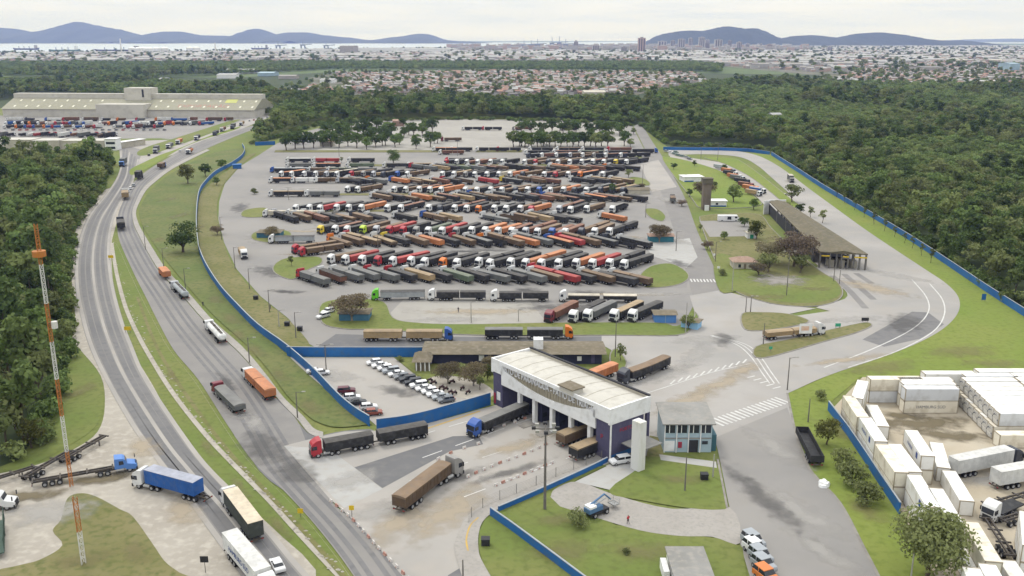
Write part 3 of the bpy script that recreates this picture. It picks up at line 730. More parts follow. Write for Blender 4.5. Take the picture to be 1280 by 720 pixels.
def scatter(name, pts, sources, seed):
    """one object of woodland: geometry nodes set the crowns of the trees above on its points"""
    me = bpy.data.meshes.new(name); r = np.random.RandomState(seed); n = len(pts)
    me.from_pydata([(p[0], p[1], 0.0) for p in pts], [], [])
    a = me.attributes.new('pick', 'INT', 'POINT'); a.data.foreach_set('value', r.randint(0, len(sources), n).astype(np.int32))
    a = me.attributes.new('turn', 'FLOAT_VECTOR', 'POINT')
    rot = np.zeros((n, 3), np.float32); rot[:, 2] = r.uniform(0, 6.28, n); a.data.foreach_set('vector', rot.ravel())
    a = me.attributes.new('size', 'FLOAT', 'POINT'); a.data.foreach_set('value', np.array([p[2] for p in pts], np.float32))
    o = bpy.data.objects.new(name, me); COL.objects.link(o)
    ng = bpy.data.node_groups.new(name, 'GeometryNodeTree')
    ng.interface.new_socket('Geometry', in_out='INPUT', socket_type='NodeSocketGeometry')
    ng.interface.new_socket('Geometry', in_out='OUTPUT', socket_type='NodeSocketGeometry')
    N, L = ng.nodes, ng.links
    gi, go = N.new('NodeGroupInput'), N.new('NodeGroupOutput')
    join = N.new('GeometryNodeJoinGeometry')
    for s in reversed(sources):
        oi = N.new('GeometryNodeObjectInfo'); oi.inputs['Object'].default_value = s
        gti = N.new('GeometryNodeGeometryToInstance'); L.new(oi.outputs['Geometry'], gti.inputs[0]); L.new(gti.outputs[0], join.inputs[0])
    iop = N.new('GeometryNodeInstanceOnPoints')
    L.new(gi.outputs[0], iop.inputs['Points']); L.new(join.outputs[0], iop.inputs['Instance'])
    iop.inputs['Pick Instance'].default_value = True
    def attr(nm, ty):
        q = N.new('GeometryNodeInputNamedAttribute'); q.data_type = ty; q.inputs['Name'].default_value = nm; return q.outputs[0]
    L.new(attr('pick', 'INT'), iop.inputs['Instance Index'])
    L.new(attr('turn', 'FLOAT_VECTOR'), iop.inputs['Rotation'])
    L.new(attr('size', 'FLOAT'), iop.inputs['Scale'])
    L.new(iop.outputs[0], go.inputs[0])
    md = o.modifiers.new('trees', 'NODES'); md.node_group = ng
    return tag(o, kind='stuff')

# single trees one can point at
def T(key, px, py, s, label, name='tree', group=None, cat='tree'):
    return tree(name, key, G(px, py), s, label, group, cat)
_src = {}
for o in list(COL.objects):
    if o.name.startswith('crown') and o.parent and o.parent.name.startswith('forest_tree') and o.data not in _src: _src[o.data] = o
SRC = list(_src.values())
_mg = [T('mangrove%d' % i, x, y, 1.0, lab, 'mangrove_tree') for i, (x, y, lab) in enumerate([(1210, 330, 'broad pale green tree at the wood edge behind the blue fence'), (1100, 262, 'pale green spreading tree behind the blue fence near the weigh station'), (1020, 215, 'pale green low tree at the far bend of the blue fence')])]
MSRC = [c for o in _mg for c in o.children if c.name.startswith('crown')]
_fr = random.Random(15); _mix = [[], []]
for q in far:
    if q[1] >= 2300: continue
    clump = math.sin(q[0]*.021 + 1.3) + math.sin(q[1]*.017 - q[0]*.009) + _fr.uniform(-.8, .8)
    t = min(1.0, max(0.0, (q[1]-350)/900.0)) if q[0] > 50 else (.95 if q[1] > 1350 else .12)
    _mix[1 if clump > 1.3 - 2.3*t else 0].append(q)
scatter('forest', _mix[0], SRC, 5)
scatter('mangrove_forest', _mix[1], MSRC, 15)
scatter('distant_forest', [p for p in far if p[1] >= 2300], MSRC, 6)
# scattered trees between the far houses
r = random.Random(77); town_trees = []
for poly, sp, pr, s in (([(330,119),(420,90),(870,91),(885,104),(790,121)], 24, .42, 1.15), ([(1000,104),(1060,88),(1300,80),(1300,112),(1120,110)], 26, .5, 1.3), ([(-60,80),(-60,67),(420,63),(850,60),(1300,60),(1300,82),(1050,98),(900,80)], 60, .42, 2.0)):
    for (x, y) in fill(poly, sp, seed=9):
        if abs(x)/y < .62 and r.random() < pr: town_trees.append((x, y, s*r.uniform(.7, 1.3)))
scatter('town_trees', town_trees, MSRC + SRC[:2], 8)

T('round', 229, 316, 1.12, 'big round dark green tree on the grass against the curved blue wall')
T('near', 1160, 724, .93, 'large dense tree in front of the white container stacks')
T('bare', 440, 402, 1.12, 'wide brownish half-bare tree over the blue hut by the green truck')
T('bare', 824, 303, .98, 'brownish half-bare tree over the blue hut at the lot road')
T('red', 992, 334, 1.45, 'wide reddish half-bare tree beside the mossy weigh station roof')
T('red', 964, 330, 1.15, 'smaller reddish half-bare tree left of the weigh station')
T('dome', 960, 341, 1.25, 'low dark green tree by the round paved spot at the weigh station')
T('dome', 1000, 342, 1.3, 'low green tree under the weigh station floodlight mast')
T('bright', 235, 230, 1.35, 'dark bushy tree on the verge, largest of a clump near the bend')
T('lot', 257, 221, 1.1, 'round tree of the verge clump, closest to the blue wall bend')
T('lot', 277, 212, 1.0, 'small tree touching the blue wall by the lot entrance')
T('red', 272, 294, .5, 'small half-bare tree on the worn grass between wall and lot')
T('lot1', 271, 232, .75, 'little brown-green tree just inside the curved blue wall')
T('round', 492, 205, .85, 'dense dark tree on the grass bed inside the lorry park')
T('small', 427, 204, 1.0, 'small lone tree among parked trucks at the far left rows')
T('bare', 340, 300, .68, 'low brownish tree over the blue-walled snack hut')
T('small', 364, 333, .9, 'slim sapling on the rounded grass end of the first rows', 'sapling')
T('dome', 786, 222, .9, 'brown-green tree at the right end of the far truck rows')
T('lot', 765, 242, .75, 'bright green tree standing between trucks at the lot road')
T('bare', 801, 238, .55, 'greyish bushy tree beside the lot road bed')
T('bush', 318, 243, 1.0, 'round bush on the small grass bed near the lot entrance', 'bush', cat='bush')
T('bare', 560, 480, .66, 'bare brown tree in front of the low office block')
T('bare', 592, 483, .74, 'bare brown tree, taller one beside the office lawn')
T('small', 600, 488, .8, 'thin small tree beside the left tower of the gate')
T('bush', 500, 452, .5, 'clipped green bush at the blue wall by the car park', 'bush', cat='bush')
T('small', 776, 452, 1.05, 'little tree on the round bed behind the gate')
T('bush', 722, 658, .95, 'round green bush on the lawn by the blue lift machine', 'bush', cat='bush')
T('bush', 783, 693, .35, 'tiny shrub on the lawn above the flat roof', 'shrub', cat='shrub')
T('dome', 860, 412, .75, 'olive tree beside the pale blue kiosk at the crossing')
T('bush', 1054, 586, 1.2, 'grey-green bush beside the parked open truck', 'bush', cat='bush')
T('bush', 1066, 606, 1.45, 'spreading bush on the verge by the blue container fence', 'bush', cat='bush')
T('bush', 1084, 630, 1.3, 'round bush next to the end of the container fence', 'bush', cat='bush')
T('bright', 1033, 556, .68, 'low bush between open truck and container fence', 'bush', cat='bush')
T('bush', 1026, 500, .7, 'small dark bush at the top end of the container fence', 'bush', cat='bush')
T('bright', 40, 560, .8, 'pale green bushy tree at the wood edge above the bare trailers')
T('dome', 982, 266, 0.9, 'round tree beside the far end of the mossy roof')
T('dome', 990, 253, 1.6, 'dark round tree on the strip left of the loop road')
T('lot', 1000, 268, .75, 'small tree of the strip beside the weigh station roof')
T('small', 1013, 272, 1.2, 'second small tree of the strip beside the roof')
T('small', 1028, 279, 1.3, 'bright small tree at the loop road edge by the roof')
T('lot1', 917, 253, 1.35, 'round green tree on the lawn by the queueing trucks')
T('bright', 945, 300, .95, 'dense green tree over the small green kiosk')
T('lot1', 942, 262, .9, 'dark tree behind the white end wall of the weigh station')
T('bare', 879, 250, 1.25, 'wide olive-brown tree right behind the concrete water tower')
T('lot', 930, 284, .7, 'small round tree on the lawn above the paved spot')
T('lot1', 905, 300, .6, 'small tree on the lawn beside the paved coach spot')
T('bush', 925, 335, .9, 'bush behind the pink-roofed house', 'bush', cat='bush')
T('bush', 903, 345, .8, 'bush beside the pale pole on the lawn', 'bush', cat='bush')
T('dome', 918, 240, .8, 'green tree between the water tower and the queueing trucks')
T('lot', 842, 212, .6, 'small tree on the bright lawn near the row of green cars')
T('lot1', 868, 208, .55, 'little tree on the bright lawn left of the queue')
T('bush', 893, 233, .9, 'bush on the lawn in front of the flat white cabin', 'bush', cat='bush')
T('lot', 1004, 330, .7, 'dark tree close to the open front of the weigh station')
T('red', 948, 345, .6, 'small reddish tree at the left rim of the paved spot')
T('bush', 555, 470, .8, 'bush in front of the low office, left', 'bush', cat='bush')
T('bush', 578, 468, .9, 'bush in front of the low office, between the bare trees', 'bush', cat='bush')
T('bright', 610, 476, .45, 'light green shrub beside the gate left tower', 'shrub', cat='shrub')
T('bare', 612, 462, .5, 'small bare tree in front of the office wall near the gate')
T('lot1', 862, 246, .6, 'small olive tree left of the concrete water tower')
T('red', 884, 312, .42, 'small flat-topped half-bare tree beside the lot road')
T('red', 852, 258, .45, 'thin half-bare tree at the lot road by the white hut')
T('small', 875, 290, .8, 'slender tree at the kerb of the lot road')
T('small', 856, 225, .8, 'small tree on the corner bed by the row of green cars')
T('lot1', 905, 214, .7, 'brownish tree beside the white hut near the queue')
T('bush', 988, 226, .9, 'small round bush on the strip by the loop road', 'bush', cat='bush')
for i, t in enumerate([0, .05, .10, .16, .22, .28, .33, .39, .45, .52, .58, .64, .70, .76, .82, .88]):
    P = spline(gp([(985,207),(1040,243),(1090,279),(1140,311),(1188,349)]), 20)
    p = P[int(t * (len(P)-1))]
    tree('young_tree', 'young', p, rng.uniform(1.2, 1.75), f'{ordinal(i)} young tree from the far end of the row along the blue fence', 'young trees along the blue fence')
# rows of shade trees at the back of the lorry park
tree_kind('under', crown_mesh('crown', 103, M_leaf, 2.6, 1.7, 1.3, 12, 420, .6), trunk_mesh('trunk', 104, .6, .1, 5, 1.4, 1.6))
_u = T('under', 968, 191, 1.2, 'low leafy bush at the far corner of the long blue fence', 'bush', cat='bush')
_ur = random.Random(3); _up = []
for edge in ([(966,189),(1003,212),(1034,231.5),(1091,265),(1143,296),(1194,330),(1238,360),(1286,391),(1400,450)], [(835,182),(900,185.5),(962,188)], [(800,156),(812,164),(833,181)], [(136,204),(122,236),(101,266),(85,294),(77,330),(75,380),(73,430),(63,480),(50,540),(22,578)], [(425,153),(560,150),(700,152),(792,158)], [(318,181),(334,177),(380,162),(432,148)]):
    E = gp(edge)
    for a, b in zip(E[:-1], E[1:]):
        for k in range(max(1, int((b-a).length/2.2))):
            p = a.lerp(b, _ur.random()); nn = Vector((-(b-a).y, (b-a).x, 0)).normalized()
            _up.append((p.x + nn.x*_ur.uniform(-1.5, 3.5), p.y + nn.y*_ur.uniform(-1.5, 3.5), _ur.uniform(.7, 1.5)))
scatter('undergrowth', _up, [c for c in _u.children if c.name.startswith('crown')], 12)
rows = [([(642,184),(656,184),(672,185),(687,184),(701,184),(716,185),(730,184),(745,185),(760,185),(649,183),(664,183),(679,183),(694,183),(709,183),(723,183),(738,183),(752,183)], 'near shade row right of the empty lot'),
        ([(652,167),(664,166),(678,167),(690,166),(704,167),(720,166),(736,167),(750,167),(764,167),(775,168)], 'far shade row right of the empty lot'),
        ([(358,188),(380,186),(404,184),(424,185),(446,185),(470,184),(494,184),(520,182),(538,184),(369,186),(392,185),(414,184),(435,183),(458,183),(482,182)], 'near shade row left of the empty lot'),
        ([(416,166),(426,171),(436,172),(447,168),(455,170),(466,173),(478,172),(490,169),(505,172),(517,170),(528,170),(440,160),(470,160)], 'far shade row left of the empty lot')]
for pts, rowname in rows:
    for i, (px, py) in enumerate(sorted(pts)):
        tree('shade_tree', 'lot' if rng.random() < .6 else 'lot1', G(px, py), rng.uniform(1.35, 1.95), f'{ordinal(i)} tree from the left in the {rowname}', 'shade trees of the back lot')
for i, (px, py) in enumerate([(792,168),(782,176),(788,184),(634,170)]):
    tree('shade_tree', 'lot1', G(px, py), [.9,.8,1.0,.5][i], ['bushy tree at the top of the lot road', 'small tree beside the lot road verge', 'round tree at the lot road corner with the truck', 'lone small tree on the empty back lot'][i])
_br = random.Random(44)
for k in range(44):
    left = k < 26
    px, py = (_br.uniform(352, 548), _br.uniform(158, 187)) if left else (_br.uniform(640, 785), _br.uniform(160, 185))
    if left and px < 352 + (187-py)*2.4: px += 60
    tree('shade_tree', _br.choice(['lot', 'lot1', 'lot']), G(px, py), _br.uniform(1.0, 1.7), 'round green shade tree scattered between the rows of the back lot', 'scattered shade trees of the back lot')
# far-left hedge tops
for i, (px, py, s) in enumerate([(60,206,1.2),(94,209,1.35),(124,208,1.25),(30,210,1.05)]):
    tree('tree', 'tall%d' % (i % 2), G(px, py), s, ['tall dark tree behind the pale yard sheds, second of four', 'tallest dark tree before the pale yard sheds', 'tall dark tree nearest the yard gatehouse', 'tall tree before the pale sheds at the far left'][i])
# ================================================================== hills
M_hill = mat('wooded hill', (.018,.028,.014), (.026,.036,.018), 0.004, 0.95, c3=(.012,.02,.01), scale2=0.02)
def hill(prof, D, depth, seed, name='hill'):
    """wooded ridge: height from the silhouette surveyed at distance D, real depth front to back"""
    r = np.random.RandomState(seed)
    xs = np.array([(p[0]-640)/F_PX*D for p in prof]); hs = np.array([max(0, CAM_H*0 + (48-p[1])/F_PX*D + (CAM_H if p[1] < 48 else CAM_H*max(0, (54-p[1])/6))) for p in prof])
    nx, ny = 300, 24
    X = np.linspace(xs[0], xs[-1], nx); H = np.interp(X, xs, hs)
    ker = np.ones(5)/5; H = np.convolve(np.pad(H, 2, mode='edge'), ker, 'valid') * (1 + .035*np.sin(X/190.0 + 2*np.sin(X/410.0)) + .02*np.sin(X/61.0))
    vs = []
    ph = r.uniform(0, 6, 6)
    for j in range(ny):
        t = j/(ny-1)*2-1
        for i in range(nx):
            spur = .16*np.sin(X[i]/depth*5+ph[0]+t*2) + .10*np.sin(X[i]/depth*13+ph[1]) + .05*np.sin(X[i]/depth*31+ph[2]-3*t)
            g = max(0.0, 1-abs(t)**1.25*(1+.8*spur))
            vs.append((X[i] + spur*depth*.12*t, D + t*depth, H[i]*g*(1+.03*r.normal()*(abs(t) > .05)) - 3))
    fs = [(j*nx+i, j*nx+i+1, (j+1)*nx+i+1, (j+1)*nx+i) for j in range(ny-1) for i in range(nx-1)]
    o = MB().add(vs, fs).build(name, M_hill, smooth=True); return tag(o, kind='structure')
hill([(-260,54),(-180,44),(-120,40),(-60,44),(0,40),(22,35),(36,36),(62,41),(90,36),(108,30),(120,29),(140,32),(165,38),(192,45),(205,42),(225,39),(240,39),(262,44),(300,45),(318,42),(328,36),(340,37),(350,43),(375,40),(392,40),(415,44),(470,49),(500,46),(520,43),(533,41),(545,44),(560,49),(620,54.0)], 17500, 2000, 3)
hill([(796,58),(812,46),(826,42),(840,39.5),(868,38.5),(884,35),(897,33.2),(908,34.5),(916,37),(928,36),(936,37),(950,44),(962,48),(980,45),(1000,43.5),(1020,46),(1035,47.5),(1055,43),(1080,40.5),(1100,43),(1120,46.5),(1150,48.5),(1185,49),(1205,58)], 10800, 1300, 5)
hill([(752,58),(762,54.5),(778,53),(790,54),(800,58)], 9200, 300, 8)
hill([(640,52.6),(700,50.5),(760,50),(830,51),(880,52.6)], 26500, 1200, 9)
hill([(1120,52),(1200,48.4),(1300,47.6),(1500,47.4),(1600,52)], 24000, 2000, 10)

# ================================================================== blue walls
M_blue = mat('blue painted wall', (.008,.082,.27), (.022,.125,.33), 0.12, 0.65, c3=(.045,.105,.20), scale2=0.8, f2=0.4, lo=.3, hi=.7)
M_cap = mat('wall coping', (.30,.32,.34), None, 0.5, 0.8)
def blue_wall(label, px, h, th=0.22, k=4, cap=True, group='blue boundary walls', name='blue_wall', m=None):
    P = spline(gp(px), k) if k > 1 else gp(px)
    o = thing(name, label, 'wall', (P[0].x, P[0].y, 0), 0, group)
    P = [p - P[0] for p in P]; n = len(P)
    L, Rr = [], []
    for i, p in enumerate(P):
        d = (P[min(i+1, n-1)] - P[max(i-1, 0)]).normalized(); q = Vector((-d.y, d.x, 0)) * th/2
        L.append(p + q); Rr.append(p - q)
    def band(z0, z1, g, nm, mm):
        vs = []
        for i in range(n):
            d = (L[i] - Rr[i]).normalized() * g
            for pt, zz in ((L[i]+d, z0), (Rr[i]-d, z0), (Rr[i]-d, z1), (L[i]+d, z1)): vs.append((pt.x, pt.y, zz))
        fs = []
        for i in range(n-1):
            for a in range(4): fs.append((4*i+a, 4*i+(a+1) % 4, 4*(i+1)+(a+1) % 4, 4*(i+1)+a))
        fs += [(0, 1, 2, 3), (4*n-1, 4*n-2, 4*n-3, 4*n-4)]
        MB().add(vs, fs).build(nm, mm, o)
    band(0, h, 0, 'wall_panel', m or M_blue)
    if cap: band(h, h + .1, .04, 'coping', M_cap if m is None else m)
    return o
blue_wall('long curving blue wall between the highway verge and the lorry park', [(303,183),(306,189),(303,197),(290,207),(270,218),(256,232),(249.5,243),(246.5,262),(246,285),(248,308),(250,318),(258,337),(275,364),(296,388),(323,415),(357,440),(391,470),(422,503),(443,521),(462,533)], 2.5)
blue_wall('straight blue wall along the top of the car park', [(359,445.5),(400,446),(450,446),(490,446),(531,446)], 2.7, k=1)
blue_wall('tall blue wall from the car park corner to the gate tower', [(471,540),(503,536),(535,529),(562,521),(590,513),(613,506)], 3.0)
blue_wall('low blue wall running down across the lawn below the gate', [(613,645),(640,664),(680,694),(717,722),(770,762)], 1.7, k=1)
blue_wall('low blue wall from the lawn corner up to the gate tower', [(623,640),(660,624),(700,606),(735,590),(759,578)], 1.1)
blue_wall('long blue fence in front of the big wood on the right', [(964,194),(1000,217),(1030,237),(1088,271),(1139,302),(1190,336),(1234,366),(1282,397),(1345,440)], 2.5, k=2)
blue_wall('far blue fence across the end of the lot road', [(829,187.5),(860,188),(900,188.3),(935,189.5),(962,193.5)], 2.4, k=1)
blue_wall('short blue wall piece beside the tree belt at the lot entrance', [(319,182),(344,181)], 3.0, k=1)
blue_wall('blue fence alongside the white container stacks', [(1035,513),(1060,546),(1080,576),(1098,604),(1112,625),(1124,643)], 2.3, k=1)
# wire fence along the gate plaza
M_wire = mat('galvanised steel', (.20,.19,.17), (.14,.13,.12), 1.0, 0.6)
def wire_fence(label, px, h):
    P = spline(gp(px), 5); base = P[0].copy(); P = [p - base for p in P]
    o = thing('wire_fence', label, 'fence', base)
    mb = MB()
    for z in [h*i/7 for i in range(1, 8)]:
        for a, b in zip(P[:-1], P[1:]): mb.cyl(a + Vector((0,0,z)), b + Vector((0,0,z)), .018, n=4, caps=False)
    mb.build('wire', M_wire, o)
    acc = 99
    for a, b in zip(P[:-1], P[1:]):
        acc += (b-a).length
        if acc > 3.6:
            acc = 0; MB().cyl(a, a + Vector((0,0,h+.2)), .06, n=6).build('post', M_wire, o)
wire_fence('rusty wire fence along the curved kerb of the gate plaza', [(752,576),(717,588),(660,612),(630,624),(607,634),(593,643),(585,655)], 2.0)

# ================================================================== toll gate
M_white = mat('white render', (.70,.70,.695), (.62,.62,.61), 0.15, 0.75, c3=(.47,.46,.43), scale2=0.7, f2=0.3)
M_roofc = mat('cream roof sheet', (.47,.45,.40), (.42,.40,.355), 0.10, 0.8, c3=(.35,.33,.29), scale2=0.6, f2=0.3)
M_purp = mat('dull purple paint', (.075,.070,.125), (.06,.055,.105), 0.3, 0.75, c3=(.10,.09,.13), scale2=1.2)
M_navy = mat('navy paint', (.020,.022,.045), (.028,.03,.06), 0.4, 0.7)
M_slat = mat('tan louvre', (.42,.38,.30), (.32,.29,.22), 0.8, 0.8, stretch=(6,1,.3), lo=.4, hi=.6)
M_red = mat('red lettering', (.30,.03,.05), None, 0.5, 0.7)
M_dark = mat('dark paint and void shade', (.03,.03,.035), None, 0.5, 0.8)  # near black: dark parts, and shade of openings put in as colour
M_letter = mat('pale letters', (.62,.62,.63), (.52,.52,.53), 0.5, 0.6)
M_glass = mat('dark glass', (.018,.022,.03), (.03,.035,.045), 0.4, 0.15, spec=0.5)
M_brownroof = mat('old brown roof', (.150,.125,.085), (.115,.10,.068), 0.12, 0.9, c3=(.19,.16,.12), scale2=0.8, f2=0.5)
M_moss = mat('mossy sheet roof', (.122,.104,.066), (.095,.086,.055), 0.08, 0.9, c3=(.155,.13,.09), scale2=0.7, f2=0.5, stretch=(1,1,1))
M_cream = mat('cream render', (.44,.41,.34), (.37,.34,.28), 0.1, 0.8, c3=(.30,.28,.22), scale2=0.5, f2=0.35)
M_lblue = mat('pale blue paint', (.33,.42,.47), (.27,.35,.40), 0.3, 0.7)
M_grey = mat('grey roof sheet', (.24,.235,.22), (.19,.185,.17), 0.2, 0.85, c3=(.28,.26,.23), scale2=1.0)
M_tile = mat('faded clay tile', (.30,.20,.15), (.23,.155,.12), 0.4, 0.9, c3=(.33,.25,.2), scale2=2)

A0, A1 = G(761, 577), G(617, 505)
U = (A1 - A0); GL = U.length; U.normalize()
gate = thing('toll_gate', 'wide white roofed entrance gate with purple towers over the truck lanes', 'gate', A0, math.atan2(U.y, U.x))
def gx(px, py):       # distance along the front for a pixel on the front line
    p = G(px, py); return (p - A0).dot(U)
DP = -11.2
H1 = 11.4
t = MB().box(0, 3.9, -9.6, 0, 0, 8.3).build('tower', M_purp, gate)
MB().box(-.03, .0, -9.4, -.3, 0.2, 1.2).build('skirting', M_blue, t)
t2 = MB().box(GL-3.4, GL, -9.6, 0, 0, 8.3).build('tower', M_purp, gate)
MB().box(GL-2.6, GL-1.3, 0.0, .05, 1.6, 3.6).build('notice_board', M_white, t2)
MB().box(GL-.9, GL-.2, 0.0, .06, .4, 3.0).build('door', M_red, t2)
# fascia: side bands, back parapet, arched front
MB().box(-.35, 0.15, DP, .35, 8.0, H1).build('side_fascia', M_white, gate)
MB().box(GL-.15, GL+.35, DP, .35, 8.0, H1).build('side_fascia', M_white, gate)
MB().box(.15, GL-.15, DP, DP+.35, 8.3, H1).build('back_parapet', M_cream, gate)
MB().box(-.1, GL+.1, DP-.12, DP+.45, H1, H1+.28).build('gutter', M_dark, gate)
n = 30; lens_lo = []; lens_hi = []
x0, x1 = 4.6, GL-3.9
for i in range(n+1):
    s = i/n; x = x0 + (x1-x0)*s
    lens_lo.append((x, 9.9 - 2.35*math.sin(math.pi*s)**.8)); lens_hi.append((x, 10.55))
belt = MB()
belt.prism_y([(3.9, 5.9), (GL-3.4, 5.9), (GL-3.4, 8.3), (GL-3.4, 9.9)] + lens_lo[::-1] + [(3.9, 9.9), (3.9, 8.3)], .0, .35)
belt.build('front_belt', M_white, gate)
MB().box(.15, GL-.15, .05, .35, 10.55, H1).build('front_coping', M_white, gate)
MB().box(.15, 4.6, 0.04, .35, 8.3, 10.55).build('front_fascia', M_white, gate)
MB().box(GL-3.9, GL-.15, 0.04, .35, 8.3, 10.55).build('front_fascia', M_white, gate)
lou = MB()
lou.box(x0, x1, -.25, -.12, 7.3, 10.55)
for i in range(58):
    x = x0 + (x1-x0)*(i+.5)/58
    lo = 9.9 - 2.35*math.sin(math.pi*(i+.5)/58)**.8
    lou.box(x-.09, x+.09, -.13, .12, lo-.1, 10.6)
lou.build('louvre', M_slat, gate)
def lettering(name, body, size, m, parent, loc, rot, ext=.08, align='CENTER', sx=1.0):
    c = bpy.data.curves.new(name, 'FONT'); c.body = body; c.size = size; c.extrude = ext; c.align_x = align
    c.materials.append(m)
    tmp = bpy.data.objects.new(name, c); me = bpy.data.meshes.new_from_object(tmp); bpy.data.objects.remove(tmp)
    if not me.materials: me.materials.append(m)
    o = bpy.data.objects.new(name, me); COL.objects.link(o); o.parent = parent; o.location = loc; o.rotation_euler = rot; o.scale = (sx, 1, 1)
    return o
lettering('lettering', 'PORTO DE PARANAGUÁ - PÁTIO DE TRIAGEM', 1.95, M_letter, gate, ((x0+x1)/2, .28, 9.35), (math.pi/2, 0, math.pi), .10, sx=.80)
lettering('lettering', 'PORTO', 1.1, M_red, gate, (-.02, -4.6, 5.6), (math.pi/2, 0, -math.pi/2), .03)
lettering('lettering', 'P', 1.5, M_red, gate, (2.2, .04, 4.2), (math.pi/2, 0, math.pi), .03)
# roof: shallow barrel
rf = MB(); prof = []
for i in range(9):
    s = i/8; prof.append((-.05 + (DP+.4)*s, 10.75 + .55*math.sin(math.pi*s)))
prof2 = [(y, z-.3) for y, z in prof[::-1]]
rf.prism_x(prof + prof2, .15, GL-.15)
rf.build('roof', M_roofc, gate)
for k in range(1, 9):
    s = MB()
    x = GL*k/9
    s.prism_x([(y, z+.06) for y, z in prof] + [(y, z-.02) for y, z in prof[::-1]], x-.05, x+.05)
    s.build('roof_joint', M_cream, gate)
hc = (G(714, 487, H1) - A0)
hx = hc.dot(U); hy = hc.dot(Vector((-U.y, U.x, 0)))
MB().box(hx-2.0, hx+2.0, hy-1.5, hy+1.5, 11.0, 12.1).build('roof_hatch', M_roofc, gate)
MB().box(hx-2.3, hx+2.3, hy-1.8, hy+1.8, 12.1, 12.35).build('hatch_cover', M_brownroof, gate)
for (px, py) in ((653,519),(672,528),(693,539),(715,551),(738,563)):
    x = gx(px, py)
    if 3.9 < x < GL-3.5:
        MB().box(x-.45, x+.45, -.9, -.05, 0, 5.9).build('column', M_white, gate)
        b = MB().box(x-.9, x+.9, -6.5, -1.6, 0.0, 5.2).build('lane_booth', M_navy, gate)
        MB().box(x-.92, x+.92, -3.2, -2.0, 1.3, 2.3).build('window', M_glass, b)
        MB().box(x-.9, x+.9, -9.5, 3.5, 0.0, .25).build('lane_kerb', M_kerb, gate)
MB().box(3.9, GL-3.4, -9.6, -9.3, 5.2, 8.3).build('rear_beam', M_navy, gate)
# free-standing column and back post at the right-hand end
wc = G(797, 587) - A0; wx = wc.dot(U); wy = wc.dot(Vector((-U.y, U.x, 0)))
MB().box(wx-1.08, wx+1.08, wy-.9, wy+.9, 0, 10.4).build('end_column', mat('stained white column', (.58,.575,.55), (.36,.34,.24), 0.25, 0.8, stretch=(1,1,.3), lo=.5, hi=.75), gate)
MB().box(-.3, .35, DP+.1, DP+.9, 0, 8.0).build('end_column', M_purp, gate)
MB().box(-.33, -.05, -0.25, -.02, 0, 8.2).build('corner_pipe', M_white, gate)
MB().box(-5.5, -.4, -9.5, -3.0, 3.2, 3.4).build('side_awning', M_grey, gate)

# ================================================================== office block behind the gate
def gabled(name, label, cat, p0, p1, depth, h, rise, mw, mr, group=None, over=.5, wins=None, hip=0.0):
    """rectangular building: front wall from ground point p0 to p1, going back by depth"""
    d = (p1 - p0); Ln = d.length; a = math.atan2(d.y, d.x)
    o = thing(name, label, cat, p0, a, group)
    MB().box(0, Ln, 0, depth, 0, h).build('wall', mw, o)
    r = MB(); z0, z1 = h + .02, h + rise; e = over
    hp = min(hip, Ln/2-.1)
    if rise > .05:
        v = [(-e,-e,z0),(Ln+e,-e,z0),(Ln+e,depth+e,z0),(-e,depth+e,z0),(-e+hp,depth/2,z1),(Ln+e-hp,depth/2,z1)]
        r.add(v, [(0,1,5,4),(2,3,4,5),(1,2,5),(3,0,4),(0,3,2,1)])
    else: r.box(-e, Ln+e, -e, depth+e, z0, z0+.25)
    r.build('roof', mr, o)
    for (wa, wb, za, zb, nm, mm) in (wins or []):
        MB().box(wa*Ln, wb*Ln, -.05, -.001, za, zb).build(nm, mm, o)
    return o
ob = gabled('office_block', 'long low office with old brown roof behind the gate', 'building', G(533,455), G(752,455), 8.6, 3.0, .6, M_navy, M_brownroof, over=1.2,
       wins=[(.30,.33,.9,2.4,'window',M_white),(.62,.66,1.0,2.4,'window',M_glass),(.74,.78,1.0,2.4,'window',M_glass),(.86,.885,.9,2.1,'door',M_white),(.94,.96,.2,3.0,'pilaster',M_purp)])
MB().box(28, 30.5, 2.0, 4.5, 3.2, 6.0).build('water_box', M_white, ob)
hut = gabled('kiosk', 'small hut with brown hipped roof and white posts at the lawn corner', 'hut', G(519,464), G(536,464), 6.0, 2.6, 1.8, M_brownroof, M_brownroof, hip=2.4, over=.8)
for i in range(4): MB().box(.2+i*1.1, .5+i*1.1, -.35, -.05, 0, 2.6).build('post', M_white, hut)

# two-storey blue post by the gate
P0, P1 = G(829.5, 566), G(889, 566)
fp = thing('control_post', 'two-storey pale blue control post with grey sheet roof near the gate', 'building', P0, 0)
Lf = (P1-P0).length; HD = 9.0
MB().box(0, Lf, .3, HD, 0, 6.3).build('wall', M_lblue, fp)
MB().box(Lf, Lf+1.1, .8, HD-.5, 0, 3.6).build('annex', mat('teal paint', (.03,.09,.11), (.045,.11,.13), .4, .7), fp)
MB().add([(-.5,-.4,6.3),(Lf+.6,-.4,6.3),(Lf+.6,HD+.5,7.1),(-.5,HD+.5,7.1),(-.5,-.4,6.5),(Lf+.6,-.4,6.5),(Lf+.6,HD+.5,7.3),(-.5,HD+.5,7.3)], [(0,3,2,1),(4,5,6,7),(0,1,5,4),(1,2,6,5),(2,3,7,6),(3,0,4,7)]).build('roof', M_grey, fp)
for k in range(4):
    xa = Lf*k/4
    MB().box(xa+.25, xa+Lf/4-.25, .2, .31, 4.3, 6.0).build('window', M_glass, fp)
    MB().box(xa+.35+.6, xa+.35+.75, .12, .2, 4.3, 6.0).build('mullion', M_white, fp)
    MB().box(xa+.02, xa+.22, .1, .3, 0, 6.3).build('pilaster', M_white, fp)
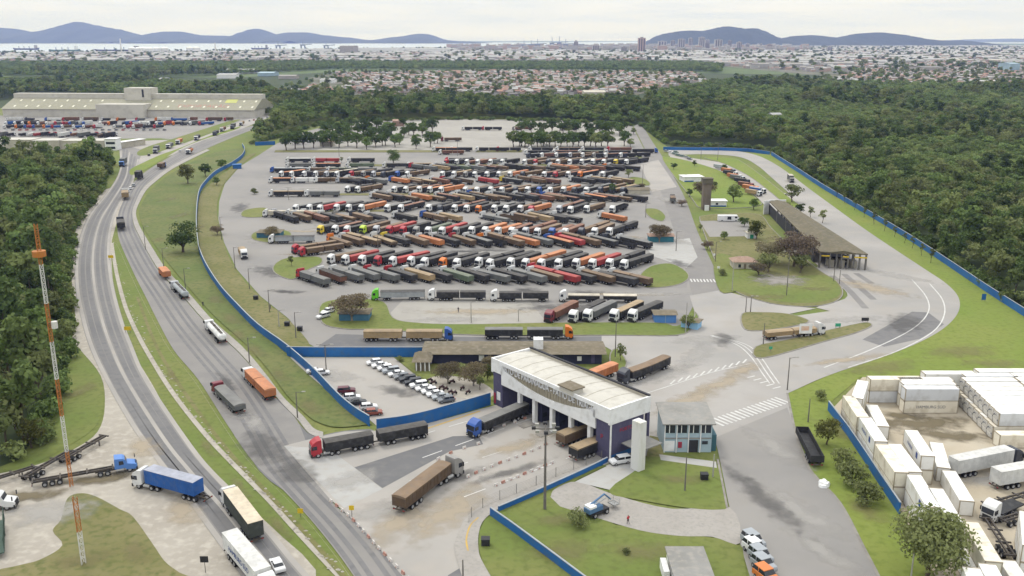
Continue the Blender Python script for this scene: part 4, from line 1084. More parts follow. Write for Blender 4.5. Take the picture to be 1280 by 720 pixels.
MB().box(.1, Lf-.1, .15, .32, 3.0, 3.25).build('floor_band', M_grey, fp)
MB().box(Lf*.52, Lf*.72, .2, .31, 0, 2.7).build('doorway', M_dark, fp)
MB().box(Lf*.30, Lf*.38, .18, .31, 1.0, 2.3).build('notice_board', M_red, fp)
MB().box(Lf*.80, Lf*.92, .2, .31, 1.8, 2.5).build('window', M_glass, fp)
MB().box(.25, Lf/4-.25, .2, .31, .3, 2.5).build('shutter', M_white, fp)
fa = gabled('flat_roof_store', 'flat grey concrete roofed store on the lawn at the bottom edge', 'building', G(844,742), G(890,742), 8.5, 2.6, .0, M_white, M_grey, over=.3)
MB().box(-1.3, -.4, 3, 7, 0, 1.9).build('annex', M_white, fa)

# ================================================================== weigh station
wr = [G(962,252,6), G(981,252,6), G(1085,318,6), G(1025,315,6)]
ws = thing('weigh_station', 'long mossy-roofed weigh station with open truck lanes', 'building', (wr[3].x, wr[3].y, 0))
rel = [Vector((p.x-wr[3].x, p.y-wr[3].y, 0)) for p in wr]
mb = MB(); mb.prism_z([(p.x, p.y) for p in rel], 5.7, 6.15); mb.build('roof', M_moss, ws)
FLc, FRc, BRc, BLc = rel[3], rel[2], rel[1], rel[0]
# raised ridge along the middle of the roof
mA, mB_ = (FLc+FRc)/2, (BLc+BRc)/2
s_ = (FRc-FLc).normalized()
mb = MB(); q = s_*4.2
mb.add([(*(mA-q)[:2],6.16),(*(mA+q)[:2],6.16),(*(mB_+q*.8)[:2],6.16),(*(mB_-q*.8)[:2],6.16),(*mA[:2],6.9),(*mB_[:2],6.9)], [(0,1,4),(1,2,5,4),(2,3,5),(3,0,4,5)])
mb.build('ridge_roof', M_moss, ws)
def wall_between(a, b, z0, z1, nm, m, parent, th=.2):
    d = (b-a).normalized(); q = Vector((-d.y, d.x, 0))*th/2
    return MB().prism_z([((a+q).x,(a+q).y),((b+q).x,(b+q).y),((b-q).x,(b-q).y),((a-q).x,(a-q).y)], z0, z1).build(nm, m, parent)
wall_between(FLc+(BLc-FLc)*.08, BLc, 0, 4.8, 'underside_shade_sheet', M_dark, ws)  # dark sheet standing in for the shade under the roof
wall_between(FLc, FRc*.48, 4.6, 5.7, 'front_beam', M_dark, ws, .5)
for a, b in ((.03,.20),(.48,.60),(.72,.98)):
    wall_between(FLc+(FRc-FLc)*a-Vector((0,.4,0)), FLc+(FRc-FLc)*b-Vector((0,.4,0)), 4.5, 5.0, 'height_bar', mat('yellow bar paint', (.60,.42,.04), None, .5, .6), ws, .2)
for tt in (.01, .22, .36, .46, .60, .72, .84, .97):
    for dd in (0.0, .12, .26, .42, .6, .8):
        p = FLc+(FRc-FLc)*tt + (BLc+(BRc-BLc)*tt - FLc-(FRc-FLc)*tt)*dd
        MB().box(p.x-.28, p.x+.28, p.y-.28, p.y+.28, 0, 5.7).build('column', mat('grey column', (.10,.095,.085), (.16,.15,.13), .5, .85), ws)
for tt in (.30, .52, .78):
    p = FLc+(FRc-FLc)*tt + Vector((0, 3, 0))
    MB().box(p.x-1.0, p.x+1.0, p.y-1.2, p.y+2.5, 0, 2.9).build('booth', M_cream, ws)
e0, e1 = BLc + Vector((-3.0, -1.5, 0)), BLc + Vector((0.2, 1.0, 0))
wall_between(e0, e1, 0, 6.6, 'end_wall', M_white, ws, .4)
wall_between(e1, BRc + Vector((1, 1.5, 0)), 5.9, 6.7, 'end_fascia', M_white, ws, .4)

# small buildings around the lorry park and weigh station
gabled('guard_house', 'small house with faded pink tiled roof by the lot road', 'house', G(917,337), G(945,337), 6.5, 2.8, 1.5, M_cream, M_tile, hip=3, wins=[(.2,.32,.8,2.0,'window',M_glass),(.45,.55,0,2.1,'door',M_brownroof),(.7,.85,.9,2.0,'window',M_glass)])
gabled('portable_cabin', 'white and blue cabin with flat roof beside the water tower', 'hut', G(887,259), G(908,259), 6, 3.0, 0, M_white, M_white, wins=[(.02,.98,0,.9,'skirting',M_blue),(.35,.5,1.2,2.2,'window',M_glass)])
gabled('portable_cabin', 'flat white cabin on the bright lawn before the queueing trucks', 'hut', G(855,228), G(879,227.5), 9, 3.0, 0, M_white, M_white, wins=[(.02,.5,0,1.0,'skirting',M_blue)])
gabled('kiosk', 'small white kiosk with green door under the dense tree', 'hut', G(934,299), G(945,299), 4.0, 2.6, .6, M_white, M_cream, wins=[(.3,.7,0,2.0,'door',mat('green door', (.02,.25,.14), None, .5, .6))])
gabled('kiosk', 'blue-walled snack hut under the brownish tree by the green truck', 'hut', G(424,402), G(461,402), 6.0, 2.4, .5, mat('weathered blue paint', (.035,.115,.19), (.06,.15,.22), .4, .8), M_brownroof)
gabled('kiosk', 'blue snack hut with round brown roof at the lot entrance', 'hut', G(321,298), G(350,298), 7.0, 2.4, 1.0, mat('weathered blue paint', (.03,.10,.2)), M_brownroof, hip=4)
gabled('kiosk', 'blue-walled hut under the half-bare tree by the lot road', 'hut', G(812,303), G(842,303), 6.5, 2.5, .6, mat('teal hut paint', (.03,.13,.17), (.04,.16,.2), .4, .8), M_tile)
gabled('kiosk', 'bright blue box kiosk with brown roof near the crossing', 'hut', G(818.5,404), G(845,404), 5.0, 2.6, .5, mat('bright blue paint', (.07,.19,.46), (.09,.22,.48), .4, .7), M_brownroof, wins=[(.49,.51,.1,2.5,'joint',M_lblue)])
gabled('kiosk', 'pale blue kiosk at the kerb corner next to the bright blue one', 'hut', G(851,410), G(872,413), 4.0, 2.3, .4, mat('sky blue paint', (.22,.42,.62), (.25,.44,.62), .4, .7), M_brownroof)
gabled('kiosk', 'little blue hut on the bed at the right end of the truck rows', 'hut', G(787,242), G(797,242), 5, 2.4, .5, mat('weathered blue paint', (.03,.1,.2)), M_brownroof)
gabled('gate_cabin', 'blue cabin beside the curved wall at the lot entrance', 'hut', G(292,211.5), G(302,211), 5, 2.8, .2, M_blue, M_blue)
gabled('guard_house', 'clay-roofed house among the trees behind the far left rows', 'house', G(400,183), G(416,183), 8, 3.5, 2, M_cream, M_tile, hip=3)
gabled('guard_house', 'pink walled house behind the shade trees left of the back lot', 'house', G(491,158), G(504,158), 10, 5, 1.5, M_tile, M_tile)
gabled('rest_shelter', 'low tan-roofed shelter at the lot road bed', 'shelter', G(786,243.5), G(812,243), 8, 2.6, .8, M_cream, M_brownroof)
# water tower
wt = thing('water_tower', 'square brown concrete water tower on the lawn beside the white cabin', 'water tower', G(882, 262))
M_wt = mat('weathered concrete', (.17,.14,.11), (.115,.095,.075), .3, .9, stretch=(1,1,.25))
MB().box(-2.0, 2.0, -1.8, 1.8, 0, 13.2).build('shaft', M_wt, wt)
MB().box(-2.5, 2.5, -2.3, 2.3, 13.2, 15.6).box(-2.7, 2.7, -2.5, 2.5, 15.6, 15.85).build('tank', mat('mossy concrete', (.13,.115,.085), (.10,.09,.06), .3, .9), wt)
MB().box(-1.0, 1.0, -3.0, -1.81, 0, 2.6).build('door_hood', M_white, wt)

# ================================================================== grain warehouse, yard sheds
M_wh = mat('warehouse wall', (.47,.45,.395), (.41,.39,.345), 0.03, 0.85, c3=(.33,.31,.27), scale2=0.15)
M_whr = mat('olive sheet roof', (.265,.255,.19), (.235,.225,.165), 0.02, 0.85, c3=(.29,.275,.22), scale2=0.3, stretch=(1,1,1))
M_sky = mat('skylight sheet', (.62,.60,.48), None, .5, .5)
W0, W1 = G(4, 146), G(318, 148)
d = W1-W0; WL = d.length; wa = math.atan2(d.y, d.x)
wh = thing('grain_warehouse', 'very long grain warehouse with olive roof and square middle tower', 'warehouse', W0, wa); wh.scale = (1, 1, .92)
MB().box(0, WL, 0, 62, 0, 9.2).build('wall', M_wh, wh)
mb = MB(); mb.prism_x([(-1.2, 9.21), (25, 20.2), (37, 20.2), (63.2, 9.21)], -1, WL+1); mb.build('roof', M_whr, wh)
MB().box(-1, WL+1, 25.5, 36.5, 20.21, 25.6).build('ridge_house', M_wh, wh)
tx = (152/314*WL)
MB().box(tx-7, tx+22, 21, 41, 9, 32.5).build('tower', M_wh, wh)
MB().box(tx+13, tx+15, 20.7, 21, 22, 31).build('recess_shade_strip', M_dark, wh)  # dark strip on the face; the recess is only shade in colour
MB().box(tx-25, tx+27, -9, 24.8, 0, 15.6).build('front_block', M_wh, wh)
for k in range(21):
    x = 11 + k*13.2
    if tx-28 < x < tx+29: continue
    for (yy, zz) in ((4.2, 11.48), (17.5, 17.06)):
        mb = MB(); mb.prism_x([(yy, zz+.02), (yy+3.6, zz+1.54), (yy+3.6, zz+1.66), (yy, zz+.16)], x-.9, x+.9); mb.build('skylight', M_sky, wh)
mb = MB(); x = 274/314*WL; mb.prism_x([(15.5, 16.25), (23.5, 19.6), (23.5, 19.75), (15.5, 16.4)], x-1.5, x+11); mb.build('roof_panel', mat('yellow roof panel', (.42,.42,.12), (.36,.38,.14), .1, .7), wh)
# faded red roof lettering
lettering('lettering', 'EXPORTAÇÃO', 9.0, mat('faded red paint', (.38,.17,.14), (.30,.17,.13), .1, .8), wh, (222/314*WL+24, 5.0, 11.88), (math.atan2(11, 26.2), 0, 0), .02, sx=.95)
for k, (xa, xb, py, h, lab) in enumerate([(-14,40,187.5,7.5,'pale yard shed farthest left behind the wood'),(41,74,187.5,7,'pale flat yard shed left of the tall dark tree'),(76,102,187,6.5,'pale shed between the two tall dark trees'),(104,131,186,6,'pale shed next to the yard gatehouse')]):
    gabled('yard_shed', lab, 'shed', G(xa,py), G(xb,py), 16, h, .0, M_cream, M_roofc, over=.2, wins=[(.25,.36,.5,h-2,'door',M_wh),(.6,.72,.5,h-2,'door',M_wh)])
gh = gabled('gatehouse', 'two-storey white gatehouse of the warehouse yard', 'building', G(132,188), G(146,188), 9, 8.5, 0, M_white, M_white, wins=[(.1,.9,1.0,2.8,'window',M_glass),(.1,.9,4.6,6.4,'window',M_glass)])
gabled('lane_canopy', 'long flat canopy beside the warehouse yard gatehouse', 'canopy', G(149,186), G(182,181), 6, 4.5, 0, M_cream, M_white, over=.6)
gabled('bus_shelter', 'cream building with tiled eaves at the right end of the warehouse', 'building', G(321,139), G(341,138), 30, 9, 1.5, M_cream, M_tile)
gabled('long_shed', 'low cream shed beside the far highway bend', 'shed', G(342,131), G(372,129), 14, 5, 1.0, M_cream, M_tile)

# ================================================================== containers
M_cont = [mat('white reefer paint', (.74,.73,.70), (.66,.65,.61), .15, .6, c3=(.45,.41,.33), scale2=.6, f2=.25, rnd=.06),
          mat('cream container paint', (.70,.66,.56), (.62,.57,.47), .15, .65, c3=(.38,.32,.22), scale2=.6, f2=.3, rnd=.06),
          mat('grey white container paint', (.62,.63,.64), (.56,.57,.58), .15, .6, c3=(.38,.37,.35), scale2=.6, f2=.25, rnd=.05)]
M_frame = mat('container frame', (.36,.31,.23), (.28,.24,.18), .6, .7)
M_unit = mat('cooling unit', (.50,.48,.44), (.05,.06,.09), 1.6, .6, lo=.54, hi=.60)
M_mark = mat('navy marking', (.025,.06,.22), None, .5, .6)
M_grtxt = mat('grey lettering', (.17,.17,.18), None, .5, .7)
CL, CW, CHt = 12.19, 2.44, 2.9
def cont_meshes():
    b = MB(); b.box(0, CL, -CW/2, CW/2, .12, CHt)
    nrib = 40
    for s in (-1, 1):
        for k in range(nrib):
            x = .2 + (CL-.4)*(k+.5)/nrib
            y0, y1 = (CW/2, CW/2+.025) if s > 0 else (-CW/2-.025, -CW/2)
            b.box(x-.09, x+.09, y0, y1, .25, CHt-.12)
    for k in range(24):
        x = .3 + (CL-.6)*(k+.5)/24; b.box(x-.15, x+.15, -CW/2+.15, CW/2-.15, CHt, CHt+.02)
    f = MB()
    for x0 in (-.04, CL-.14):
        f.box(x0, x0+.18, -CW/2-.04, -CW/2+.12, 0, CHt+.04).box(x0, x0+.18, CW/2-.12, CW/2+.04, 0, CHt+.04)
        f.box(x0, x0+.18, -CW/2-.04, CW/2+.04, 0, .16).box(x0, x0+.18, -CW/2-.04, CW/2+.04, CHt-.12, CHt+.045)
    f.box(0, CL, -CW/2-.04, -CW/2+.08, 0, .16).box(0, CL, CW/2-.08, CW/2+.04, 0, .16)
    dr = MB(); dr.box(CL+.0, CL+.08, -CW/2+.12, -.02, .2, CHt-.14).box(CL, CL+.08, .02, CW/2-.12, .2, CHt-.14)
    for y in (-.85, -.35, .35, .85): dr.box(CL+.08, CL+.12, y-.03, y+.03, .2, CHt-.14)
    u = MB(); u.box(-.10, .0, -CW/2+.14, CW/2-.14, .25, CHt-.2); u.cyl((-.16,-.35,1.9), (-.10,-.35,1.9), .42, n=14).cyl((-.16,.45,1.9), (-.10,.45,1.9), .3, n=14).box(-.18,-.1,-.9,.9,.35,1.1)
    return b.mesh('container_shell', []), f.mesh('container_frame', []), dr.mesh('container_doors', []), u.mesh('cooling_unit', [])
CM = cont_meshes()
def container(loc, rz, m=0, label='', group='white containers stacked in the yard', unit=False, mark=None, txt=None, name='shipping_container', side=-1):
    o = thing(name, label, 'container', loc, rz, group)
    link('shell', CM[0], o, m=M_cont[m] if isinstance(m, int) else m)
    link('frame', CM[1], o, m=M_frame if isinstance(m, int) else m); link('doors', CM[2], o, m=M_cont[m] if isinstance(m, int) else m)
    if unit: link('cooling_unit', CM[3], o, m=M_unit)
    y = side*(CW/2+.03)
    if mark:
        MB().box(mark, mark+1.1, min(y, y+side*.02), max(y, y+side*.02), 1.1, 2.3).build('emblem', M_mark, o)
    if txt:
        lettering('lettering', txt, .95, M_grtxt if not mark else M_mark, o, (CL/2 + (1.5 if mark else 0), y+side*.01, 1.25), (math.pi/2, 0, 0 if side < 0 else math.pi), .01)
    return o
def stack_px(a, b, levels, **kw):
    """a stack: far and near ends of the top container's roof centre line, by survey pixels"""
    h = levels*2.93
    A, B = G(*a, h), G(*b, h); d = (A-B); d.z = 0
    rz = math.atan2(d.y, d.x)     # local +X runs away from the camera
    u = d.normalized(); mid = (A+B)/2; st = mid - u*CL/2
    base = kw.pop('label'); ms = kw.pop('m', [0]*levels); marks = kw.pop('mark', [None]*levels); txts = kw.pop('txt', [None]*levels)
    for l in range(levels):
        lab = base if levels == 1 else (('upper ' if l == levels-1 else 'bottom ') + base)
        # local +x end has doors; put cooling unit / doors as asked by flip
        container((st.x, st.y, l*2.93+.14), rz, ms[l], lab, mark=marks[l], txt=txts[l], side=1, **kw)
stack_px((1061,495.5), (1079,522), 2, m=[1,1], label='cream container of the stack at the top end of the blue container fence')
stack_px((1082,523), (1101,551.5), 2, m=[0,0], mark=[None,3.0], txt=[None,'MAERSK'], label='white container with blue emblem, second stack along the container fence')
stack_px((1103,557.5), (1126,589.5), 2, m=[1,1], label='cream container of the third stack along the fence, dark sided')
stack_px((1119,557), (1143,589), 2, m=[0,0], label='white container of the stack beside the cream third fence stack')
stack_px((1143,595), (1167,634), 2, m=[0,0], mark=[3.0,3.0], txt=[None,None], label='white container with blue emblems facing the end of the fence')
stack_px((1170,612), (1194,653), 2, m=[0,0], label='white container of the stack just above the big yard tree')
stack_px((1212,652), (1243,704), 2, m=[0,1], label='long-roofed white container right of the big yard tree')
stack_px((1195,668), (1222,715), 1, m=[0], label='single white container half behind the big yard tree')
stack_px((1237,712), (1262,758), 2, m=[0,0], label='white container cut by the bottom edge of the yard')
stack_px((1262,706), (1292,752), 1, m=[0], label='single white container in the bottom right yard corner')
stack_px((1079,475.5), (1071,499), 2, m=[1,0], label='white container standing end-on beside the crosswise row')
stack_px((1090,507), (1104,533), 1, m=[0], label='single white container between fence stack and bare yard dirt')
stack_px((1138,537), (1161,572), 2, m=[1,0], mark=[None,2.2], txt=[None,'MAERSK'], label='container in the middle of the yard with blue emblem')
stack_px((1170,553), (1180,586), 1, m=[0], label='single bright white container beside the parked reefer trailers')
stack_px((1186,589), (1209,627), 1, m=[0], label='single white container below the parked reefer trailers')
stack_px((1284,636), (1290,690), 2, m=[0,0], label='white container at the right edge beside the red chassis')
stack_px((1216,715), (1240,765), 2, m=[0,0], label='white container at the bottom edge below the tree')
# crosswise stacks
def cross(px, py, levels, labels, ms, **kw):
    p = G(px, py)
    for l in range(levels):
        container((p.x, p.y, l*2.93+.13), 0.0, ms[l], labels[l], txt=kw.get('txt', [None]*9)[l], unit=kw.get('unit', False), side=-1)
cross(1082.5, 502, 2, ['grey container under the cream one in the crosswise row', 'cream container on the grey one left in the crosswise row'], [2, 1])
cross(1126, 514.8, 2, ['cream container with grey letters, bottom of the crosswise stack', 'grey white container on top of the lettered cream one'], [1, 2], txt=['HAMBURG SÜD', None])
for i, (py) in enumerate((508.5, 503.5)):
    cross(1123-i*2.5, py, 2, [f'bottom container, {ordinal(i+1)} behind the lettered crosswise stack', f'upper container, {ordinal(i+1)} behind the lettered crosswise stack'], [1, 0])
cross(1150, 495, 2, ['bottom container of the rear crosswise row, left one', 'upper container of the rear crosswise row, left one'], [1, 0])
cross(1216, 492, 2, ['bottom container of the rear crosswise row, right one', 'upper container of the rear crosswise row, right one'], [1, 0])
for i in range(9):
    f = i/8.0
    px, py = 1189 + (1236-1189)*f, 498 + (547-498)*f
    p = G(px, py)
    lab = f'{ordinal(i)} from back, block with dark cooling ends'
    container((p.x, p.y, .13), 0.0, 1 if i % 3 else 0, 'bottom reefer, ' + lab, unit=True, group='reefer block at the right edge')
    container((p.x + (.9 if i > 0 else 2.0), p.y, 3.07), 0.0, 0 if i % 4 else 2, 'upper reefer, ' + lab, unit=True, group='reefer block at the right edge')
    if i < 7: container((p.x + 12.9, p.y, .13), 0.0, 0, 'bottom container right of ' + lab, group='reefer block at the right edge')
    if i < 7: container((p.x + 13.4, p.y, 3.07), 0.0, 0, 'upper container right of ' + lab, group='reefer block at the right edge')
p = G(1244, 558)
container((p.x, p.y, .13), 0.0, 1, 'cream container lying crosswise just below the reefer block', unit=False)

# ================================================================== distant town
M_hw = [mat('house render', (.33,.31,.285), (.27,.25,.23), .1, .85, rnd=.25), mat('house pink render', (.36,.27,.23), (.33,.25,.2), .1, .85, rnd=.2), mat('house white render', (.36,.35,.335), None, .1, .85, rnd=.15)]
M_hr = [mat('clay roof', (.26,.155,.115), (.22,.14,.11), .2, .9, rnd=.3), mat('fibre cement roof', (.27,.255,.235), (.2,.19,.17), .2, .9, rnd=.3), mat('white sheet roof', (.33,.33,.32), None, .2, .8, rnd=.15), mat('dark roof', (.12,.105,.095), None, .2, .9, rnd=.2)]
def house_mesh(w, dpt, h, rise, mw, mr):
    b = MB(); b.box(-w/2, w/2, -dpt/2, dpt/2, 0, h, 0)
    e = .5
    b.add([(-w/2-e,-dpt/2-e,h+.01),(w/2+e,-dpt/2-e,h+.01),(w/2+e,dpt/2+e,h+.01),(-w/2-e,dpt/2+e,h+.01),(-w/2-e,0,h+rise),(w/2+e,0,h+rise)], [(0,1,5,4),(2,3,4,5),(1,2,5),(3,0,4),(0,3,2,1)], 1)
    for k in range(3): b.box(-w/2+w*(k+.3)/3, -w/2+w*(k+.7)/3, -dpt/2-.04, -dpt/2, 1, 2.2, 2)
    return b.mesh('house', [mw, mr, M_glass])
r = random.Random(5)
HV = []
wn_ = ['grey', 'pinkish', 'white']; rn_ = ['clay', 'grey', 'white', 'dark']
for a in range(3):
    for c in range(4):
        for q in range(2):
            HV.append((house_mesh(r.uniform(8,12), r.uniform(7,10), r.uniform(3,3.6) if q == 0 else r.uniform(5.6,6.6), r.uniform(1.2,2.2), M_hw[a], M_hr[c]), f"{'one-storey' if q == 0 else 'two-storey'} {wn_[a]} house with {rn_[c]} roof in the town beyond the woods"))
TB1 = [(330,118),(390,107),(420,92.5),(640,90),(870,92.5),(880,102),(820,111),(790,120),(430,118)]
TB1 = [(432,117),(436,108),(420,92.5),(640,90),(870,92.5),(880,102),(820,111),(790,120),(600,121)]
TB2 = [(1000,103),(1050,97),(1060,88),(1120,82),(1300,80),(1300,108),(1210,111),(1120,110),(1105,106)]
TB3 = [(-60,79),(-60,68.5),(110,67.5),(250,66),(420,62.5),(620,60),(800,59),(1300,58.5),(1300,82),(1120,82),(1060,92),(940,86),(860,78.5),(400,78.5)]
hs = [(x, y) for x, y in fill(TB1, 15.5, .3, 21)] + [(x, y) for x, y in fill([(332,121),(392,110),(430,112),(432,119),(400,124)], 17, .3, 22)] + [(x, y) for x, y in fill(TB2, 20, .3, 23)]
hs = [p for p in hs if abs(p[0])/p[1] < .6 and r.random() < .8]
hs.sort(key=lambda p: p[1])
single = [(G(912,128), 0), (G(945,138), .4), (G(952,139), .2), (G(968,150), .3), (G(903,131), .1)]
for (c, a) in single:
    me, lab = HV[r.randrange(len(HV))]
    tag(link('house', me, loc=(c.x, c.y, 0), rz=a), 'pale house in a clearing of the big wood on the right', 'house', 'houses in the wood clearing')
N_H = 270
for (x, y) in hs[:N_H]:
    me, lab = HV[r.randrange(len(HV))]
    tag(link('house', me, loc=(x, y, .3), rz=r.choice([0, .15, -.1, 1.57, 1.7])), lab, 'house', 'houses of the town beyond the woods')
# the rest of the town as one mass
bld = MB(); 
def town_block(x, y, w, dp, h, rise, a, wi, ri):
    c, s = math.cos(a), math.sin(a); rot = lambda px, py: (x + px*c - py*s, y + px*s + py*c)
    q = [rot(-w/2,-dp/2), rot(w/2,-dp/2), rot(w/2,dp/2), rot(-w/2,dp/2)]
    v = [(*p, 0) for p in q] + [(*p, h) for p in q] + [(*rot(-w/2,0), h+rise), (*rot(w/2,0), h+rise)]
    o = len(bld.v); bld.v += v
    bld.f += [[i+o for i in f] for f in [(0,1,5,4),(1,2,6,5),(2,3,7,6),(3,0,4,7)]]; bld.m += [wi]*4
    bld.f += [[i+o for i in f] for f in [(4,5,9,8),(6,7,8,9),(5,6,9),(7,4,8)]]; bld.m += [3+ri]*4
for (x, y) in hs[N_H:]:
    town_block(x, y, r.uniform(8,13), r.uniform(7,10), r.choice([3.2,3.5,6]), r.uniform(1,2), r.choice([0,.2,1.57]), r.choice([0,0,1,2]), r.choice([0,0,1,1,2,3]))
for (x, y) in fill(TB3, 34, .42, 24):
    if abs(x)/y > .6 or r.random() < .2: continue
    big = r.random()
    if big < .9: town_block(x, y, r.uniform(9,24), r.uniform(8,16), r.choice([4,6,7,9,12]), r.uniform(1,2.5), r.choice([0,.2,-.1]), r.choice([0,0,1,2]), r.choice([0,1,1,2,3]))
    else: town_block(x, y, r.uniform(40,90), r.uniform(25,40), r.uniform(8,14), 3, r.choice([0,.1]), 2, r.choice([1,2,2]))
for (x, y) in fill([(560,66),(700,65.5),(1010,66),(1010,60.5),(700,59.5),(560,60)], 75, .45, 29):
    if r.random() < .5: town_block(x, y, r.uniform(14,60), r.uniform(14,30), r.choice([12,18,24,30,38]), r.uniform(.5,2), 0, r.choice([0,0,2,1]), r.choice([1,1,2,3]))
bo = bld.build('town', M_hw + M_hr); tag(bo, kind='stuff')
# sheds one can tell apart
def shed(px, py, wpx, h, dp, label, mw=None, mr=None, rise=2.0):
    a, b = G(px, py), G(px+wpx, py)
    gabled('storage_shed', label, 'shed', Vector((a.x, a.y, .5)), Vector((b.x, b.y, .5)), dp, h, rise, mw or M_white, mr or M_hr[2], over=.3)
M_paleb = mat('pale blue sheet', (.30,.40,.46), None, .1, .7)
for args in [(275,92,42,8,60,'large white shed among the green band left of the town'),(271,98.5,24,8,40,'white shed in front of the large shed in the green band'),(322,95.5,20,7,50,'pale blue roofed shed right of the white sheds'),(108,88.5,11,6,40,'small white shed alone in the green wood at the left'),(198,103,10,6,30,'white shed in the trees behind the warehouse'),(95,105.5,15,5,30,'low pale shed in the trees far behind the warehouse'),(348,99,22,6,30,'low grey-white shed at the left end of the town'),(400,104,18,6,25,'white block at the near left edge of the town'),(730,124,27,9,40,'large tan hall at the near edge of the town'),(838,99,8,5,30,'white hall in the clearing at the wood top, left'),(858,103,22,5,40,'white hall in the clearing at the wood top'),(1155,92,28,14,120,'large grey hall on the bare ground at the far right'),(1240,80,18,12,80,'yellowish hall at the far right of the town'),(1262,90,12,20,60,'teal hall at the far right edge'),(1198,79.5,13,12,80,'pale yellow hall right of the town centre'),(1215,105.5,34,5,30,'long low shed before the trees at the far right'),(975,71,50,14,200,'long white roofed hall in the town centre'),(1010,76,40,14,150,'long pale hall in front of the town centre'),(870,79,60,12,180,'wide pale hall where wood and town meet'),(335,68,70,26,300,'row of white port warehouses by the bay, left'),(442,67.5,56,30,300,'white port warehouse by the bay, middle'),(498,66.5,70,24,300,'long white port warehouse by the bay'),(664,69,34,16,200,'white hall right of the port warehouses'),(425,69.5,17,45,150,'grey square port silo block by the bay')]:
    px, py, w, h, dp, lab = args
    shed(px, py, w, h, dp, lab, *( (M_cream, M_cream) if 'tan' in lab or 'yellow' in lab else (M_paleb, M_paleb) if 'blue' in lab or 'teal' in lab else (M_hw[0], M_hr[1]) if 'grey' in lab else (None, None)))
for i, (px, py, wpx, hpx, c) in enumerate([(863,62,5,14,2),(852,62,8,13,2),(877,63,7,16,2),(884,64,5,10,0),(898,64,9,14,2),(912,63,4,12,0),(924,64,6,11,0),(934,64,5,9,2),(841,62,5,11,2),(802,67,9,19,1),(828,63,10,11,2),(951,64,2,9,2),(962,65,6,9,1),(1037,66,6,7,2),(884,61,5,11,2),(720,65,5,13,0),(745,66,8,9,0),(780,67,7,8,0)]):
    p = G(px, py); sc_ = (py-48)*CT/CAM_H
    w, h = wpx/sc_, hpx/sc_
    o = thing('apartment_tower', f"{['grey','pink','white'][c]} apartment tower of the town skyline, {ordinal(i)} of the list", 'building', p)
    o['label'] = f"{['grey','reddish','pale'][c]} high-rise of the far town centre at the foot of the hill"; o['group'] = 'high-rises of the far town'
    MB().box(-w/2, w/2, 0, w*.8, 0, h).build('wall', M_hw[[0,1,2][c]], o)
    MB().box(-w/5, w/5, w*.2, w*.5, h, h+5).build('roof_house', M_hw[0], o)
    for k in range(3):
        MB().box(-w/2+w*(k+.2)/3, -w/2+w*(k+.65)/3, -.5, -.1, h*.06, h*.95).build('window_strip', M_hr[3], o)
# port cranes, ships, tanks
M_crane = mat('crane steel', (.20,.24,.32), (.25,.28,.34), .05, .6)
for i, (px, s) in enumerate([(672,1.0),(690,1.15),(699,1.2),(664,.9),(707,1.0),(655,.9),(719,.9),(348,.8),(379,.9),(408,.8)]):
    p = G(px, 64); k = 70*s
    o = thing('port_crane', 'tall steel ship crane on the far quay', 'crane', p, 0, 'port cranes on the far quay')
    mb = MB()
    for x in (-12, 12):
        for y in (-10, 10): mb.box(x-2, x+2, y-2, y+2, 0, k*.62)
    mb.build('leg_frame', M_crane, o)
    MB().box(-14, 14, -12, 12, k*.56, k*.66).build('portal_beam', M_crane, o)
    MB().cyl((-20, 0, k*.66), (60, 0, k*.72), 2.5, n=6).build('boom', M_crane, o)
    MB().cyl((0, 0, k*.64), (0, 0, k*1.15), 2.2, 1.2, n=6).build('mast', M_crane, o)
M_hull = mat('dark ship hull', (.06,.055,.09), (.08,.07,.1), .02, .6)
for px, py, L, lab, hm in ((17, 62.5, 32, 'dark cargo ship lying in the bay at the left', M_hull), (62, 64.5, 38, 'green low ship at the mangrove edge of the bay', mat('green hull', (.10,.17,.13), None, .1, .6)), (632, 57.5, 18, 'dark ship at the far quay behind the port', M_hull), (118, 64.3, 60, 'grey ship moored behind the white port tanks', M_hull), (314,62,22,'small dark ship in the bay by the port',M_hull)):
    p = G(px, py); sc_ = (py-48)*CT/CAM_H; w = L/sc_
    o = thing('cargo_ship', lab, 'ship', Vector((p.x, p.y, .9)))
    MB().prism_y([(0, 14), (w*.06, -.2), (w*.94, -.2), (w, 15), (w*.93, 11), (w*.1, 11)], -12, 12).build('hull', hm, o)
    MB().box(w*.84, w*.92, -10, 10, 11, 34).build('bridge', M_white if 'green' in lab else M_hw[0], o)
    for k in range(3): MB().box(w*(.22+.2*k)-2, w*(.22+.2*k)+2, -2, 2, 11, 26).build('deck_crane', M_crane, o)
for i, (px, py) in enumerate([(166,67),(173,67.2),(180,67),(187,67.5),(196,67.2),(206,67),(238,66),(246,66)]):
    p = G(px, py)
    o = thing('storage_tank', 'white round storage tank at the port by the bay', 'tank', p, 0, 'white port tanks')
    MB().cyl((0,0,0),(0,0,30),22,n=20).build('shell', M_white, o); MB().cyl((0,0,30),(0,0,36),22,2,n=20).build('roof', M_white, o)
for px, py, hpx, lab in ((152,67,18,'slim white factory chimney by the bay'),(270,70,16,'slim grey chimney in the far town at the left'),(1188,72,10,'slim red-white mast in the far town')):
    p = G(px, py); sc_ = (py-48)*CT/CAM_H
    o = MB().cyl((0,0,0),(0,0,hpx/sc_),5,3,n=10).build('factory_chimney', M_white, loc=p); tag(o, lab, 'chimney')

